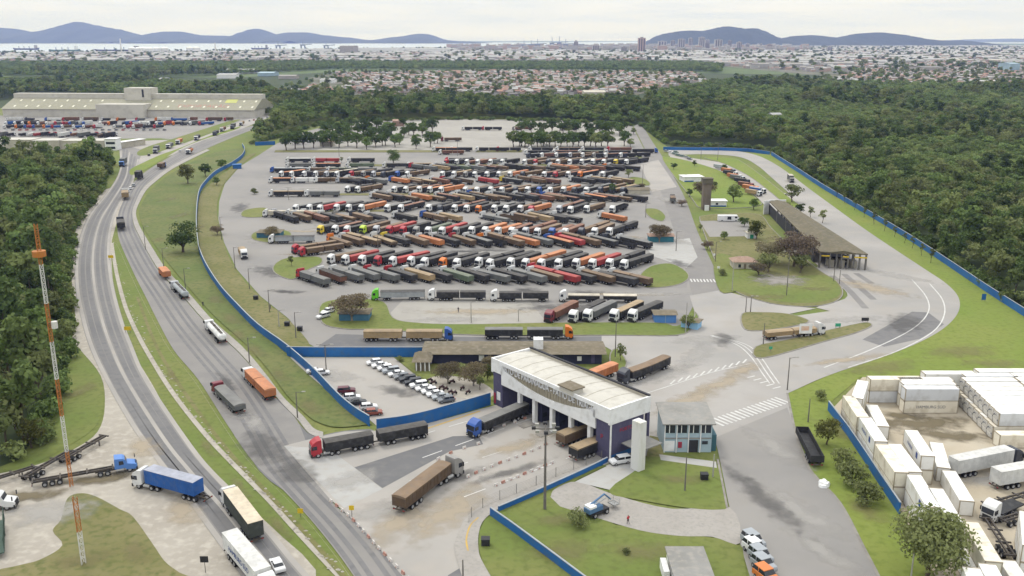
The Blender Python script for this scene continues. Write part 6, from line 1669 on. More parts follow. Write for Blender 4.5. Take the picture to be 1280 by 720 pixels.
truck_px('red-cab truck with two long dark trailers leaving the gate plaza', (388,572), (503,552), 'red', 'rodo', 'black', 'black', near=True, bend=.03, group='trucks on the gate plaza')
truck_px('grey-cab truck with long brown trailer turning on the plaza', (574,592), (557,600), 'grey', 'semi', 'brown', 'brown', near=True, bend=.26, group='trucks on the gate plaza').scale = (1.1, 1.1, 1.12)
truck_px('blue-cab truck with dark trailer coming out of the gate', (588,548), (668,514), 'blue', 'semi', 'black', 'grey', near=True, group='trucks on the gate plaza')
truck_px('brown-tailed truck entering the gate, left of the two', (770,532), (692,563), 'white', 'semi', 'brown', 'tan', near=True, group='trucks on the gate plaza')
truck_px('truck with black trailer and tan top entering the rightmost lane', (788,548), (705,582), 'white', 'semi', 'black', 'tan', near=True, group='trucks on the gate plaza')
truck_px('all-black truck with two trailers curving towards the gate', (775,481), (803,472), 'dark', 'bitrem', 'black', 'brown', near=True, bend=.05, bend2=.10, group='trucks on the junction')
truck_px('orange trailer truck behind the gate roof', (712,490), (764,469), 'white', 'semi', 'orange', 'orange', near=True, group='trucks on the junction')
truck_px('white-cab truck with two tan flat trailers behind the white board', (1028,418), (967,424), 'white', 'bitrem', 'tan', 'tan', near=True, load='grainlow', group='trucks on the junction')
o = truck_px('long open-topped black trailer parked on the right roadside', (998,541), (1027,598), None, 'semi', 'black', 'black', near=True, load='open', name='open_trailer'); o['category'] = 'trailer'; del o['group']
# the sandy lot: bare trailers and tractors
truck_px('bright blue bonneted tractor with bare skeletal trailer on the sand', (172,586), (54,607), 'skyblue', 'semi', 'black', 'black', near=True, load='skel', cabkind='bonnet', group='vehicles on the sandy lot')
truck_px('white bonneted tractor at the left edge of the sandy lot', (22,634), (-40,640), 'white', 'semi', 'black', 'black', near=True, load='skel', cabkind='bonnet', group='vehicles on the sandy lot')
for lab, hd, tl in (('bare skeletal trailer parked nearest the highway', (131,551), (86,577)), ('bare skeletal trailer between the striped mast and the left edge', (88,570), (40,598)), ('bare skeletal trailer parked at the left picture edge', (44,590), (-20,610))):
    a, b = G(*hd), G(*tl)
    o = thing('skeletal_trailer', lab, 'trailer', (a.x, a.y, .06), heading(a, b), 'bare trailers on the sandy lot')
    link('skeletal_frame', skel_mesh(12.2), o, m=M_chas)
    for i in range(3):
        for s in (-1, 1): link('wheel', wheel2(), o, loc=(-8.6-1.28*i, s*.95, .5))
    for s in (-1, 1): MB().box(-2.7, -2.5, s*.9-.1, s*.9+.1, .1, 1.1).build('landing_leg', M_chas, o)
p = G(-4, 700)
o = thing('cattle_trailer', 'dark green slatted trailer corner at the bottom left', 'trailer', p, R(-62)); m_ = mat('green lattice paint', (.05,.085,.065), None, .5, .7)
MB().box(-12, 0, -1.2, 1.2, .9, 1.1).build('load_bed', m_, o)
for s in (-1.25, 1.25):
    b_ = MB()
    for i in range(13): b_.box(-12+i*.97, -11.86+i*.97, s-.05, s+.05, 1.1, 3.6)
    for z in (1.5, 2.2, 2.9, 3.5): b_.box(-12, 0, s-.03, s+.03, z, z+.14)
    b_.build('slatted_side', m_, o)
for i in range(3): link('bogie', bogie(1), o, loc=(-8-1.3*i, 0, 0)) if i == 0 else None
# container yard trailers
truck_px('white reefer trailer with dark tractor in the container yard', (1272,580), (1196,596), 'dark', 'semi', 'white', 'white', near=True, load='box', group='trucks of the container yard')
truck_px('white reefer trailer cut by the right edge of the yard', (1330,596), (1240,612), 'white', 'semi', 'white', 'white', near=True, load='box', group='trucks of the container yard')
truck_px('white tractor unit in the container yard', (1232,654), (1262,640), 'white', 'rigid', 'black', 'black', near=True, load='flat', group='trucks of the container yard')
for lab, hd, tl in (('dark bare trailer behind the white tractor in the yard', (1290,622), (1228,640)), ('reddish bare trailer at the right edge of the yard', (1310,640), (1257,656)), ('bare trailer squeezed behind the white container row', (1233,656), (1265,705))):
    a, b = G(*hd), G(*tl)
    o = thing('skeletal_trailer', lab, 'trailer', (a.x, a.y, .14), heading(a, b), 'bare trailers of the container yard')
    link('skeletal_frame', skel_mesh(12.2), o, m=M_chas)
    for i in range(3):
        for s in (-1, 1): link('wheel', wheel2(), o, loc=(-8.6-1.28*i, s*.95, .5))
# queue at the weigh station, loop road
for k, (x, y, cab, top) in enumerate([(908,213,'white','silver'),(918,218,'dark','orange'),(921,221,'white','black'),(926,225,'white','orange'),(930,227,'silver','grey'),(936,231,'dark','black'),(941,236,'maroon','maroon'),(947,240,'orange','orange'),(951,246,'white','tan'),(956,243,'white','blue')]):
    p = G(x, y); truck(f"{CN[cab]} cab truck, {'dark' if top=='black' else top} load, {ordinal(k)} from far end of weigh station queue", cab, 'rigid', top, top, p, R(-52), cabkind='lowcab', group='trucks queueing for the weigh station')
truck_px('grey van-bodied truck alone on the loop road', (990,229), (978,219), 'grey', 'rigid', 'grey', 'cream', load='box', cabkind='lowcab', group='trucks on the loop road')
truck_px('white-cab truck standing in the dark lane under the mossy roof', (1056,333), (1040,318), 'white', 'semi', 'black', 'black', group='trucks at the weigh station')

# ---- warehouse yard
r = random.Random(91); labs = {}
def yard_row(nm, y, x0, x1, step, ang, p):
    k = 0; x = x0
    while x < x1:
        if r.random() < p:
            cab, top = pick(r, [('white',50),('red',14),('blue',12),('dark',12),('orange',6)]), pick(r, [('black',30),('brown',14),('red',8),('grey',14),('white',18),('blue',8),('maroon',8)])
            tn = {'black':'dark','maroon':'dusky brown'}.get(top, top)
            kind = 'semi' if r.random() < .5 else 'rigid'
            truck(f"{CN[cab]} cab, {tn} {'trailer' if kind == 'semi' else 'body'}, {ordinal(k)} from left, {nm}", cab, kind, top, top, G(x, y), R(ang)+r.uniform(-.05,.05), group='trucks in the warehouse yard', load='grain' if r.random() < .6 else 'box'); k += 1
        x += step*r.uniform(.85, 1.2)
yard_row('yard row closest to the warehouse wall', 151.5, 8, 300, 21, 180, .9)
yard_row('second yard row before the warehouse', 157, 6, 250, 9.5, 230, .9)
yard_row('yard row nearest the pale sheds', 170, 2, 150, 8, 80, .9)
yard_row('middle yard row before the warehouse', 161, 4, 200, 12, 215, .85)

# ---- cars
M_cglass = mat('car glass', (.012,.015,.02), None, 1, .12, spec=.6)
CARP = {'white': paint('white car paint', (.66,.66,.66), .3), 'black': paint('black car paint', (.02,.022,.027), .3), 'silver': paint('silver car paint', (.30,.32,.34), .3), 'red': paint('red car paint', (.33,.03,.03), .3), 'maroon': paint('dark red car paint', (.10,.02,.03), .3), 'green': paint('grey green car paint', (.11,.17,.14), .35), 'grey': paint('grey car paint', (.14,.15,.165), .3), 'brown': paint('rust car paint', (.25,.07,.045), .35), 'orange': paint('orange car paint', (.55,.17,.04), .4)}
def car_body(kind):
    def f():
        b = MB()
        if kind == 'sedan': pr = [(2.1,.35),(2.15,.65),(1.95,.82),(1.0,.95),(-1.3,.98),(-2.0,.98),(-2.15,.8),(-2.12,.35)]
        elif kind == 'suv': pr = [(2.15,.4),(2.2,.75),(2.0,1.0),(1.05,1.12),(-1.9,1.12),(-2.2,1.05),(-2.2,.4)]
        else: pr = [(2.0,.35),(2.05,.65),(1.85,.85),(1.05,.98),(-1.8,1.0),(-1.95,.85),(-1.95,.35)]
        b.prism_y(pr, -.87, .87); return b.mesh('body', [], bevel=.07)
    return cached(('carbody', kind), f)
def car_glass(kind):
    def f():
        T_ = {'sedan': ([(1.05,.9),(-1.45,.9)],[(.35,1.36),(-.85,1.36)],.80,.62), 'suv': ([(1.1,1.05),(-2.1,1.05)],[(.5,1.62),(-1.9,1.62)],.82,.68), 'hatch': ([(1.1,.92),(-1.88,.92)],[(.35,1.42),(-1.45,1.42)],.80,.64)}[kind]
        (a, b_), (c, d_), w0, w1 = T_
        v = [(a[0],-w0,a[1]),(a[0],w0,a[1]),(b_[0],w0,b_[1]),(b_[0],-w0,b_[1]),(c[0],-w1,c[1]),(c[0],w1,c[1]),(d_[0],w1,d_[1]),(d_[0],-w1,d_[1])]
        return MB().add(v, [(0,3,2,1),(4,5,6,7),(0,1,5,4),(1,2,6,5),(2,3,7,6),(3,0,4,7)]).mesh('greenhouse', [])
    return cached(('carglass', kind), f)
def car_roof(kind):
    def f():
        c, d_, z, w = {'sedan': (.42,-.92,1.36,.66), 'suv': (.56,-1.95,1.62,.72), 'hatch': (.42,-1.52,1.42,.68)}[kind]
        b = MB().box(d_, c, -w, w, z-.02, z+.06)
        for s in (-1, 1): b.box((c+d_)/2-.06, (c+d_)/2+.06, s*(w+.05)-.06, s*(w+.05)+.06, z-.42, z+.02)
        return b.mesh('roof', [])
    return cached(('carroof', kind), f)
def cwheel(): return cached('cwheel', lambda: wheel_mesh(.32, .2, 12).mesh('wheel', [M_tyre, M_rim]))
def car(label, col, loc, rz, kind='hatch', group='parked cars', wheels=True):
    o = thing('car', label, 'car', (loc[0], loc[1], loc[2] if len(loc) > 2 and loc[2] > .05 else .14), rz, group)
    b = link('body', car_body(kind), o, m=CARP[col]); link('greenhouse', car_glass(kind), b, m=M_cglass); link('roof', car_roof(kind), b, m=CARP[col])
    if wheels:
        for x in (1.3, -1.3):
            for s in (-1, 1): link('wheel', cwheel(), o, loc=(x, s*.8, .32))
        for s in (-1, 1):
            link('headlight', cached(('chl', s), lambda s=s: MB().box(1.98, 2.12, min(s*.5,s*.8), max(s*.5,s*.8), .62, .76).mesh('headlight', [])), b, m=M_lamp)
            link('tail_light', cached(('ctl', s), lambda s=s: MB().box(-2.1, -1.93, min(s*.55,s*.82), max(s*.55,s*.82), .7, .85).mesh('tail_light', [])), b, m=M_tail)
    return o
row = [('white','hatch'),('white','sedan'),('white','hatch'),('silver','suv'),('white','sedan'),('grey','hatch'),('black','suv'),('black','suv'),('white','suv'),('white','sedan'),('white','hatch'),('white','sedan'),('silver','sedan'),('grey','hatch')]
for i, (c, k) in enumerate(row):
    f = i/(len(row)-1.0); p = G(468+(558-468)*f, 456+(503-456)*f)
    car(f"{c} car, {ordinal(i)} from the far end of the long diagonal car park row", c, p, R(200), k, 'cars in the diagonal row of the car park')
for x, y, c, k, lab in [(394,467,'white','sedan','white car squeezed against the blue wall at the far end'),(402,469,'white','hatch','white car beside the pole by the blue wall'),(433,492,'maroon','suv','dark red car by the blue wall of the car park'),(440,500,'white','hatch','white car by the wall between dark red and black cars'),(447,506,'black','sedan','black car by the blue wall of the car park'),(461,512,'white','hatch','white small car by the wall near the car park corner'),(467,519,'brown','hatch','rust-red car at the car park corner by the wall')]:
    car(lab, c, G(x, y), R(12), k, 'cars beside the car park wall')
car('white sedan driving on the highway beside the white box truck', 'white', G(347, 711), R(118), 'sedan', 'cars on the highway')
car('white SUV parked under the awning at the right gate tower', 'white', G(775, 580), R(200), 'suv', 'cars at the gate')
for x, y, c, lab in [(163,237,'white','white car ahead of the tan truck at the bend'),(167,233,'silver','silver car between white car and dark truck at the bend'),(160,240,'white','white car just before the tan truck at the bend'),(225,190,'white','small white car at the edge of the queue lane'),(186,195,'black','dark car at the tip of the queue lane')]:
    car(lab, c, G(x, y), R(120), 'hatch', 'cars at the far highway bend', wheels=False)
for i, (x, y, c) in enumerate([(833,190.5,'silver'),(838,191.5,'white'),(843,193.5,'green'),(848,195.5,'green'),(853,196.5,'green'),(858,198,'silver'),(862,200,'grey'),(845,191.5,'green')]):
    car(f"{'grey-green' if c=='green' else c} vehicle, {ordinal(i)} in the row behind the far blue fence corner", c, G(x, y), R(-60), 'suv', 'vehicles at the far fence corner', wheels=False)
for x, y, lab in [(404,398,'white pickup nose beside the blue hut by the green truck'),(410,392,'white car behind the blue hut by the green truck')]:
    car(lab, 'white', G(x, y), R(230), 'suv', 'cars by the blue hut', wheels=True)
r = random.Random(17)
for k in range(24):
    x = 8 + k*8.6; c = r.choice(['white','silver','red','black','white','grey'])
    car(f"{c} car, {ordinal(k)} from left in the middle line of the warehouse yard", c, G(x, 163.5), R(80), 'hatch', 'cars in the warehouse yard', wheels=False)
for k in range(16):
    x = 312 + k*5.5; y = 152 - k*1.05; c = r.choice(['white','silver','white','grey','red'])
    car(f"{c} car, {ordinal(k)} along the road right of the warehouse", c, G(x, y), R(100), 'hatch', 'cars beyond the warehouse', wheels=False)
for i, (x, y, c) in enumerate([(941,683,'silver'),(943,692,'white'),(950,702,'silver'),(954,713,'silver'),(957,727,'orange')]):
    o = car(['silver van at the far end of the roadside line','white van second in the roadside line','silver van in the middle of the roadside line','grey-topped van fourth in the roadside line','orange van nearest in the roadside line'][i], c, G(x, y), R(-66), 'suv', 'vans parked at the roadside')
    o.name = 'parked_van'; o['category'] = 'van'; o.scale = (.95, 1.3, 1.35)
# coach
p = G(897, 277); o = thing('coach', 'white motorhome coach on the paved spot by the white cabin', 'bus', p, 0)
cb = MB(); cb.prism_y([(0,.5),(9.0,.5),(10.4,.6),(10.5,1.4),(9.4,2.0),(8.9,3.1),(.1,3.1),(0,2.9)], -1.2, 1.2)
cbo = link('body', cb.mesh('body', [], bevel=.1), o, m=CARP['white'])
MB().prism_y([(9.5,2.0),(9.05,2.9),(8.95,2.9),(9.3,2.0)], -1.1, 1.1).build('windscreen', M_cglass, cbo)
MB().box(4.2, 6.0, -1.24, -1.2, 1.2, 2.6).build('window', M_cglass, cbo); MB().box(7.6, 8.8, -1.24, -1.2, 1.8, 2.6).build('window', M_cglass, cbo)
for x in (1.8, 8.2):
    for s in (-1, 1): link('wheel', wheel(), o, loc=(x, s*1.05, .5))
# motorcycles by the car park
M_bike = mat('motorcycle black', (.025,.025,.03), (.10,.03,.03), 1.5, .5)
for i, (x, y) in enumerate([(537,478),(542,481),(552,487),(557,489),(563,493),(568,494),(565,480),(578,488),(585,493)]):
    o = thing('motorcycle', 'dark motorcycle parked on the dirt beside the car park', 'motorcycle', G(x, y) + Vector((0,0,.15)), R(rng.uniform(10, 60)), 'motorcycles beside the car park')
    for xx in (-.65, .65):
        b = MB(); b.cyl((xx,-.06,.31),(xx,.06,.31),.31,n=10); b.build('wheel', M_tyre, o)
    MB().prism_y([(-.7,.75),(-.3,.4),(.3,.4),(.55,.9),(.3,1.0),(-.1,.85),(-.75,.9)], -.14, .14).build('body', M_bike, o)
    MB().cyl((.48,-.38,1.1),(.48,.38,1.1),.03,n=6).cyl((.48,0,1.1),(.65,0,.31),.04,n=6).build('handlebar', M_chas, o)
# blue articulated lift on the lawn path
p = G(748, 643); o = thing('boom_lift', 'folded blue articulated lift machine on the path by the lawn', 'machine', p + Vector((0,0,.17)), R(38)); M_lift = mat('blue machine paint', (.06,.13,.24), (.09,.17,.28), .6, .5)
MB().box(-2.6, 1.8, -.9, .9, .5, 1.0).build('chassis', M_plast, o)
for x in (-1.7, 1.1):
    for s in (-1, 1): link('wheel', wheel(), o, loc=(x, s*.95, .5))
t = MB().box(-2.9, .4, -.8, .8, 1.0, 1.9).build('turret', M_lift, o, bevel=.08)
MB().box(-2.7, -1.2, -.82, .82, 1.9, 2.3).build('cover', M_white, t)
MB().cyl((-2.0,.3,2.1),(1.6,.3,3.2),.18,n=8).build('lower_boom', M_lift, o); MB().cyl((1.6,.3,3.2),(3.2,.3,1.7),.15,n=8).build('upper_boom', M_lift, o); MB().cyl((1.4,-.3,2.8),(-1.6,-.3,2.2),.12,n=8).build('ram', M_tank, o)
b = MB()
for a_, c_ in (((3.1,-.8),(4.4,-.8)),((3.1,.8),(4.4,.8)),((3.1,-.8),(3.1,.8)),((4.4,-.8),(4.4,.8))):
    for z in (.9, 1.4, 1.9): b.cyl((*a_, z), (*c_, z), .035, n=5)
for q in ((3.1,-.8),(4.4,-.8),(3.1,.8),(4.4,.8)): b.cyl((*q,.8),(*q,1.9),.035,n=5)
b.box(3.05, 4.45, -.85, .85, .75, .85); b.build('basket', M_tank, o)

# past the 300 trucks that show largest, the farthest ones become one mass
def merge_far(limit):
    bpy.context.view_layer.update()
    roots = [o for o in COL.objects if o.get('category') == 'truck']
    roots.sort(key=lambda o: (o.location.y*CT + CAM_H*ST))
    V, Fc, Mi, mats = [], [], [], {}
    for root in roots[limit:]:
        objs = list(root.children_recursive)
        for o in objs:
            me = o.data; M = o.matrix_world; off = len(V)
            slots = [(s_.material or M_chas) for s_ in o.material_slots] or [M_chas]
            V += [tuple(M @ v.co) for v in me.vertices]
            for p_ in me.polygons:
                Fc.append([i + off for i in p_.vertices]); m_ = slots[min(p_.material_index, len(slots)-1)]
                Mi.append(mats.setdefault(m_, len(mats)))
        for o in objs + [root]: bpy.data.objects.remove(o)
    if V:
        me = bpy.data.meshes.new('distant_trucks'); me.from_pydata(V, [], Fc)
        for m_ in mats: me.materials.append(m_)
        me.polygons.foreach_set('material_index', Mi); me.update()
        tag(link('distant_trucks', me), kind='stuff')
merge_far(300)

# ================================================================== poles, masts, signs, small things
M_pole = mat('concrete pole', (.15,.14,.125), (.11,.10,.09), .6, .85); M_polel = mat('pale pole', (.32,.31,.28), None, .6, .8)
def street_lamp(px, py, top_y, label, arm=0, light=False, group='street lamps', r0=.13):
    p = G(px, py); h = 2.0
    for _ in range(40):       # height whose tip reaches the surveyed picture row
        q = Vector((p.x, p.y, h)); dz = q.z - CAM_H; fz = q.y*CT - dz*ST; uy = q.y*ST + dz*CT
        yy = 360 - F_PX*uy/fz
        if yy <= top_y: break
        h += .35
    o = thing('street_lamp', label, 'lamp post', (p.x, p.y, .1), 0, group)
    MB().cyl((0,0,0), (0,0,h), r0*1.25, r0*.7, 8).build('pole', M_polel if light else M_pole, o)
    for s in ((-1, 1) if arm == 2 else (arm,) if arm else ()):
        MB().cyl((0,0,h-.2), (s*1.7,0,h+.15), .06, n=6).build('arm', M_pole, o)
        MB().box(s*1.7-.4, s*1.7+.4, -.16, .16, h+.05, h+.2).build('lamp_head', M_polel, o)
    return o, h
for i, (px, py, ty) in enumerate([(182,312,284),(205,337,311),(232,362,336),(312,454,424),(372,523,492)]):
    street_lamp(px, py, ty, f"{ordinal(i)} lamp post from the far end along the highway sidewalk", 1, group='lamp posts along the highway sidewalk')
for i, (px, py, ty) in enumerate([(277,300,272),(294,337,310),(312,362,336),(337,391,363),(349,409,389),(370,423,392)]):
    street_lamp(px, py, ty, f"{ordinal(i)} lamp post from the far end along the left kerb of the lorry park", 1, light=(i == 4), group='lamp posts along the left lot kerb')
street_lamp(408,467,432,'thick pole standing in the car park before the blue wall', 2)
for px, py, ty, lab, ar in [(473,321,295,'lamp post among the nearest herringbone trucks, left','2'),(589,404,378,'thin lamp post on the pale strip before the lengthwise trucks','1'),(648,402,388,'short lamp post on the pale strip, right','1'),(361,250,235,'lamp post left among the third row trucks','2'),(424,196,168,'tall lamp post at the left back of the lot','2'),(632,250,222,'lamp post among the middle rows','2'),(572,195,172,'lamp post at the back grass bed','2'),(845,480-166,290,'lamp post by the lot road kiosk','1'),(803,233,206,'double lamp post at the top bed of the lot road','2'),(807,272,255,'lamp post at the bed by the orange trucks','1'),(769,447,405,'tall lamp post on the round bed behind the gate','1'),(857,416,379,'pale lamp post at the kerb corner by the pale blue kiosk','0'),(954,431,405,'green lamp post at the board on the traffic island','0'),(984,488,448,'lamp post where the loop road meets the junction','1'),(932,391,372,'left one of two lamp posts on the small grass island','1'),(938,391,372,'right one of two lamp posts on the small grass island','1'),(983,370,316,'tall floodlight mast on the round paved lawn','2'),(915,364,326,'white pole on the lawn by the pink-roofed house','0'),(894,328,303,'lamp post at the lot road opposite the zebra crossing','1'),(1042,352,334,'left dark post before the weigh station lanes','0'),(1049,356,338,'right dark post before the weigh station lanes','0'),(856,614,572,'thin dark lamp post on the lawn before the control post','0'),(891,597,570,'pale pole at the kerb of the control post lawn','0'),(579,735,703,'dark post on the dark patch at the bottom edge','0'),(1137,735,694,'pale post in front of the big yard tree','0'),(1010,528,500,'thin post on the verge above the open truck','0'),(876,200,183,'lamp post on the far bright lawn','2'),(897,201,180,'second lamp post on the far bright lawn','2')]:
    street_lamp(px, py, ty, lab, int(ar), light='pale' in lab or 'white' in lab)
# floodlight mast on the gate lawn
o, h = street_lamp(681, 637, 537, 'tall floodlight mast in front of the gate', 0, r0=.22); o.name = 'floodlight_mast'; o['category'] = 'mast'; del o['group']
MB().box(-2.0, 2.0, -.08, .08, h-.1, h+.1).box(-.08, .08, -2.0, 2.0, h-.1, h+.1).build('cross_arm', M_pole, o)
for a_ in range(8):
    x, y = 2.1*math.cos(a_*math.pi/4), 2.1*math.sin(a_*math.pi/4)
    MB().box(x-.35, x+.35, y-.28, y+.28, h-.05, h+.4).build('floodlight', M_polel if a_ % 2 else M_plast, o)
# striped radio masts
M_mo = mat('mast orange', (.42,.15,.03), (.32,.13,.04), .3, .7); M_mw = mat('mast white', (.58,.57,.54), None, .3, .7)
def mast(px, py, top_y, label, bands, w=.55):
    p = G(px, py); h = 5.0
    for _ in range(200):
        dz = h - CAM_H; fz = p.y*CT - dz*ST; uy = p.y*ST + dz*CT
        if 360 - F_PX*uy/fz <= top_y: break
        h += .3
    o = thing('radio_mast', label, 'mast', (p.x, p.y, 0), .4); n = bands
    for k in range(n):
        z0, z1 = h*k/n, h*(k+1)/n; b = MB()
        P = [Vector((w*math.cos(a_), w*math.sin(a_), 0)) for a_ in (0, 2.094, 4.189)]
        for q in P: b.cyl(q + Vector((0,0,z0)), q + Vector((0,0,z1)), .075, n=5)
        m = max(2, int((z1-z0)/1.1)); dzz = (z1-z0)/m
        for j in range(m):
            for i in range(3):
                a_, c_ = P[i], P[(i+1) % 3]
                b.cyl(a_ + Vector((0,0,z0+j*dzz)), c_ + Vector((0,0,z0+(j+1)*dzz)), .05, n=4).cyl(a_ + Vector((0,0,z0+j*dzz)), c_ + Vector((0,0,z0+j*dzz)), .05, n=4)
        b.build('mast_section', M_mo if (k + n) % 2 else M_mw, o)
    return o, h
o, h = mast(89, 608, 281, 'very tall orange and white striped lattice mast at the wood edge', 7, .36)
MB().cyl((0,0,h*.885),(0,0,h*.905),1.15,n=12).build('platform', M_mo, o)
MB().cyl((.9,0,h*.62),(.9,0,h*.645),.55,n=10).build('dish', M_mw, o)
mast(104, 705, 622, 'short orange and white striped mast on the dry grass', 2, .42)
# signs
def sign(px, py, h, w, hh, m, label, name='traffic_sign', cat='sign', rz=0.0, legs=1, back=None):
    o = thing(name, label, cat, G(px, py), rz)
    for k in range(legs):
        x = (k - (legs-1)/2)*w*.7; MB().cyl((x, 0, 0), (x, 0, h), .06, n=6).build('post', M_pole, o)
    MB().box(-w/2, w/2, -.09, -.05, h-hh, h).build('panel', m, o); return o
M_ysign = mat('yellow sign', (.62,.43,.02), None, .5, .6)
sign(160,416,1.9,2.0,1.1,M_ysign,'yellow sign on the median, lower of the two', legs=2)
sign(139,325,1.9,2.0,1.1,M_ysign,'yellow sign on the median, upper of the two', legs=2)
o = sign(440,647,2.4,.9,.9,M_ysign,'yellow warning sign beside the red and white barrier blocks')
o = sign(376,647,1.8,1.0,.9,M_ysign,'yellow warning sign at the end of the grass median')
sign(257,716,3.0,1.3,1.1,M_plast,'dark round-backed road sign on the sandy shoulder')
sign(81,293,2.0,2.4,.7,M_plast,'dark sign back at the wood edge, upper one', legs=2); sign(81,361,2.0,2.4,.7,M_plast,'dark sign back at the wood edge, lower one', legs=2)
o = sign(1006,424,4.6,3.6,2.9,M_white,'white board with reddish print before the tan trailers', name='billboard', legs=2)
MB().box(-1.3, .9, -.115, -.092, 2.6, 3.9).build('print', mat('faded orange print', (.55,.33,.22), (.6,.5,.42), .5, .8), o)
sign(963,440,1.6,.9,.8,mat('green bin paint', (.05,.33,.20), None, .5, .6),'small green board on the traffic island grass')
sign(1047,411,1.7,1.6,1.0,mat('green bin paint', (.05,.33,.20)),'green board at the end of the traffic island', legs=2)
sign(1081,403,1.5,2.2,1.0,M_plast,'dark board at the tip of the traffic island', legs=2)
sign(1229,377,2.6,1.4,2.0,M_blue,'small blue box stand beside the long blue fence', name='junction_box', cat='box', legs=2)
for px, py, lab in ((878,307,'white square sign at the lot road kerb, upper'),(893,322,'white square sign at the lot road kerb, middle'),(898,338,'white square sign at the lot road kerb, lower')): sign(px, py, 1.6, 1.0, .8, M_white, lab)
# dark bins and lumps on the worn grass
for px, py, lab in ((320,375,'dark bin on the grass by the lot kerb, upper'),(359,408,'dark bin on the grass beside the pale post'),(375,414,'dark low lump at the lot kerb'),(607,682,'dark covered box on the small lawn by the curved kerb'),(880,600,'dark bin on the lawn of the control post')):
    o = thing('waste_bin', lab, 'bin', G(px, py) + Vector((0,0,.2))); MB().prism_x([(-.5,0),(.5,0),(.6,1.1),(-.6,1.1)], -.7, .7).build('body', M_plast, o); MB().box(-.75,.75,-.65,.65,1.1,1.25).build('lid', M_plast, o)
# red and white barrier blocks along the plaza edge and lane separators
M_bw = mat('barrier white', (.56,.53,.50), (.42,.39,.36), 1.5, .8); M_br = mat('barrier red', (.30,.13,.10), (.40,.25,.20), 1.5, .8)
def barrier(p, rz, label, group, L=.8, m=None):
    o = thing('barrier_block', label, 'barrier', (p.x, p.y, .15), rz, group)
    MB().prism_x([(-.22,0),(.22,0),(.15,.18),(.08,.5),(-.08,.5),(-.15,.18)], -L/2, L/2).build('block', m or M_bw, o)
    MB().prism_x([(-.225,.0),(.225,.0),(.155,.18),(-.155,.18)], -L*.2, L*.2).build('band', M_br, o); return o
def blocks(px, n, label, group, L=.8):
    P = spline(gp(px), 8); tot = sum((b-a).length for a, b in zip(P[:-1], P[1:]))
    for i in range(n):
        s = tot*i/(n-1); acc = 0
        for a, b in zip(P[:-1], P[1:]):
            l = (b-a).length
            if acc + l >= s - 1e-4: p = a + (b-a)*((s-acc)/l); rz = math.atan2((b-a).y, (b-a).x); break
            acc += l
        barrier(p, rz, label, group, L, M_br if i % 3 == 1 else None)
blocks([(414,628),(440,650),(470,683),(500,714),(512,726)], 15, 'red and white block in the line between highway and plaza', 'barrier blocks between highway and plaza')
blocks([(548,575),(570,565),(598,556)], 4, 'white lane block beside the dark resurfaced patch', 'lane blocks by the dark patch')
blocks([(585,597),(620,582),(660,567),(682,557)], 11, 'red and white block of the middle lane line before the gate', 'lane blocks of the middle lane line')
blocks([(620,608),(655,594),(690,580)], 9, 'red and white block of the near lane line before the gate', 'lane blocks of the near lane line')
blocks([(600,540),(640,530),(668,520)], 6, 'white block of the upper lane line before the gate', 'lane blocks of the upper lane line')
# loose stones on the median and verge
M_stone = mat('pale rubble', (.36,.33,.28), (.25,.23,.2), 1, .9)
r = random.Random(4); b = MB()
for i in range(170):
    t = r.random(); y = 330 + 390*t; x0 = np.interp(y, [330,420,495,585,660,720], [146,178,224,300,372,428]); x = x0 + r.uniform(-9, 7)*(y/620.)
    p = G(x, y); s = r.uniform(.12, .42)
    b.add([p + Vector((s*math.cos(a_)*r.uniform(.7,1.2), s*math.sin(a_)*r.uniform(.5,1), .14)) for a_ in (0,1.3,2.6,3.9,5.2)] + [p + Vector((0,0,.14+s*.5))], [(0,1,5),(1,2,5),(2,3,5),(3,4,5),(4,0,5)])
tag(b.build('rubble', M_stone), kind='stuff')
b = MB()
for i in range(10):
    p = G(1040 + r.uniform(-16, -6), 609 + r.uniform(-8, 2)); s = r.uniform(.5, .9)
    q = [p + Vector((s*math.cos(a_)*r.uniform(.7,1.1), s*math.sin(a_)*r.uniform(.6,1), .14)) for a_ in (0,1.05,2.1,3.14,4.2,5.2)]
    b.add(q + [v*1 + (p-v)*.35 + Vector((0,0,s*.8)) for v in q], [(i_, (i_+1) % 6, (i_+1) % 6+6, i_+6) for i_ in range(6)] + [(6,7,8,9,10,11)])
tag(b.build('sack_rubble', M_white), kind='stuff')
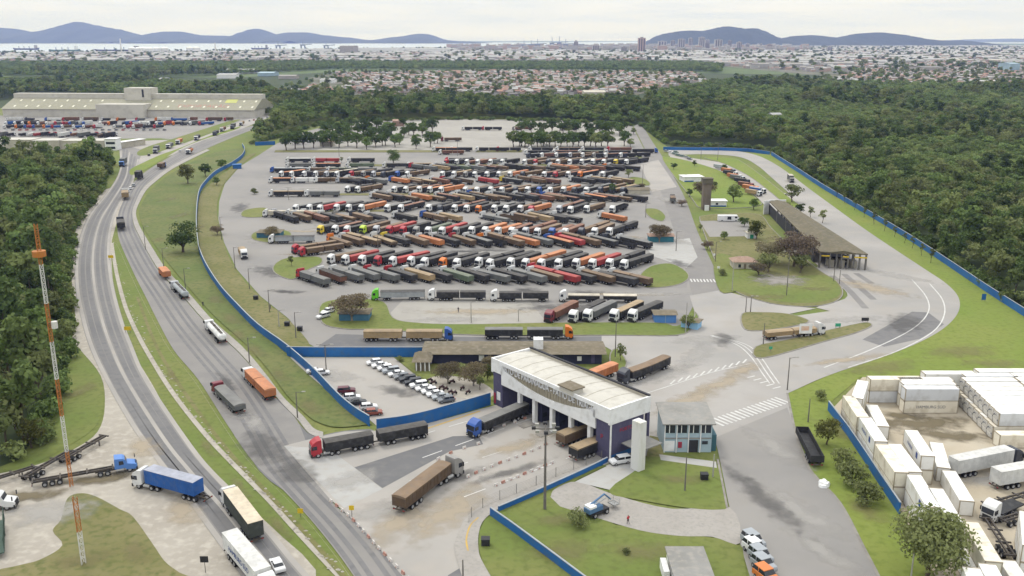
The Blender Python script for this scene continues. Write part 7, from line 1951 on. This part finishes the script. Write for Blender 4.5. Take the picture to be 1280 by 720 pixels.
# people: skin-modifier figures
def person(px, py, label, shirt, trousers, rz=0.0, dz=.14):
    V = {'hip':(0,0,.95),'waist':(0,0,1.1),'chest':(0,0,1.35),'neck':(0,0,1.5),'head':(.02,0,1.6),'top':(.02,0,1.74),
         'kl':(.12,.11,.5),'fl':(.05,.13,.08),'tl':(.2,.13,.04),'kr':(-.02,-.11,.5),'fr':(-.2,-.13,.1),'tr':(-.05,-.13,.04),
         'sl':(0,.2,1.42),'el':(-.06,.26,1.15),'hl':(.1,.27,.92),'sr':(0,-.2,1.42),'er':(.05,-.26,1.15),'hr':(.2,-.25,.95)}
    E = [('hip','waist'),('waist','chest'),('chest','neck'),('neck','head'),('head','top'),('hip','kl'),('kl','fl'),('fl','tl'),('hip','kr'),('kr','fr'),('fr','tr'),('chest','sl'),('sl','el'),('el','hl'),('chest','sr'),('sr','er'),('er','hr')]
    Rd = {'hip':.15,'waist':.13,'chest':.155,'neck':.06,'head':.10,'top':.085,'kl':.075,'kr':.075,'fl':.05,'fr':.05,'tl':.04,'tr':.04,'sl':.065,'sr':.065,'el':.048,'er':.048,'hl':.04,'hr':.04}
    ks = list(V); me = bpy.data.meshes.new('person'); me.from_pydata([V[k] for k in ks], [(ks.index(a), ks.index(b_)) for a, b_ in E], [])
    o = bpy.data.objects.new('person', me); COL.objects.link(o)
    md = o.modifiers.new('skin', 'SKIN'); 
    for i, k in enumerate(ks): me.skin_vertices[0].data[i].radius = (Rd[k], Rd[k])
    me.skin_vertices[0].data[0].use_root = True
    o.modifiers.new('sub', 'SUBSURF').levels = 1
    m = bpy.data.materials.new('clothes'); m.use_nodes = True; n, l = m.node_tree.nodes, m.node_tree.links
    tcn = n.new('ShaderNodeTexCoord'); sp = n.new('ShaderNodeSeparateXYZ'); l.new(tcn.outputs['Object'], sp.inputs[0])
    cr_ = n.new('ShaderNodeValToRGB'); cr_.color_ramp.interpolation = 'CONSTANT'; mrn = n.new('ShaderNodeMapRange'); mrn.inputs[2].default_value = 2.0
    l.new(sp.outputs[2], mrn.inputs[0]); l.new(mrn.outputs[0], cr_.inputs[0])
    e = cr_.color_ramp.elements; e[0].color = (*trousers, 1); e[1].position = .5; e[1].color = (*shirt, 1)
    x = e.new(.755); x.color = (.25,.14,.09,1); x = e.new(.84); x.color = (.02,.015,.012,1)
    l.new(cr_.outputs[0], n['Principled BSDF'].inputs['Base Color']); me.materials.append(m)
    p = G(px, py); o.location = (p.x, p.y, dz); o.rotation_euler = (0, 0, rz); tag(o, label, 'person')
person(573, 391, 'person in dark clothes walking on the pale strip of the lot', (.03,.03,.035), (.03,.03,.05), 1.2)
person(254, 384, 'person in dark clothes on the highway sidewalk by the tanker', (.03,.03,.04), (.02,.02,.03), -1.0, .22)
person(785, 656, 'person in red standing on the path by the lift machine', (.40,.03,.04), (.05,.04,.05), 2.0, .18)
person(338, 387, 'person in dark clothes at the left kerb of the lot', (.04,.04,.05), (.03,.03,.04), .5)
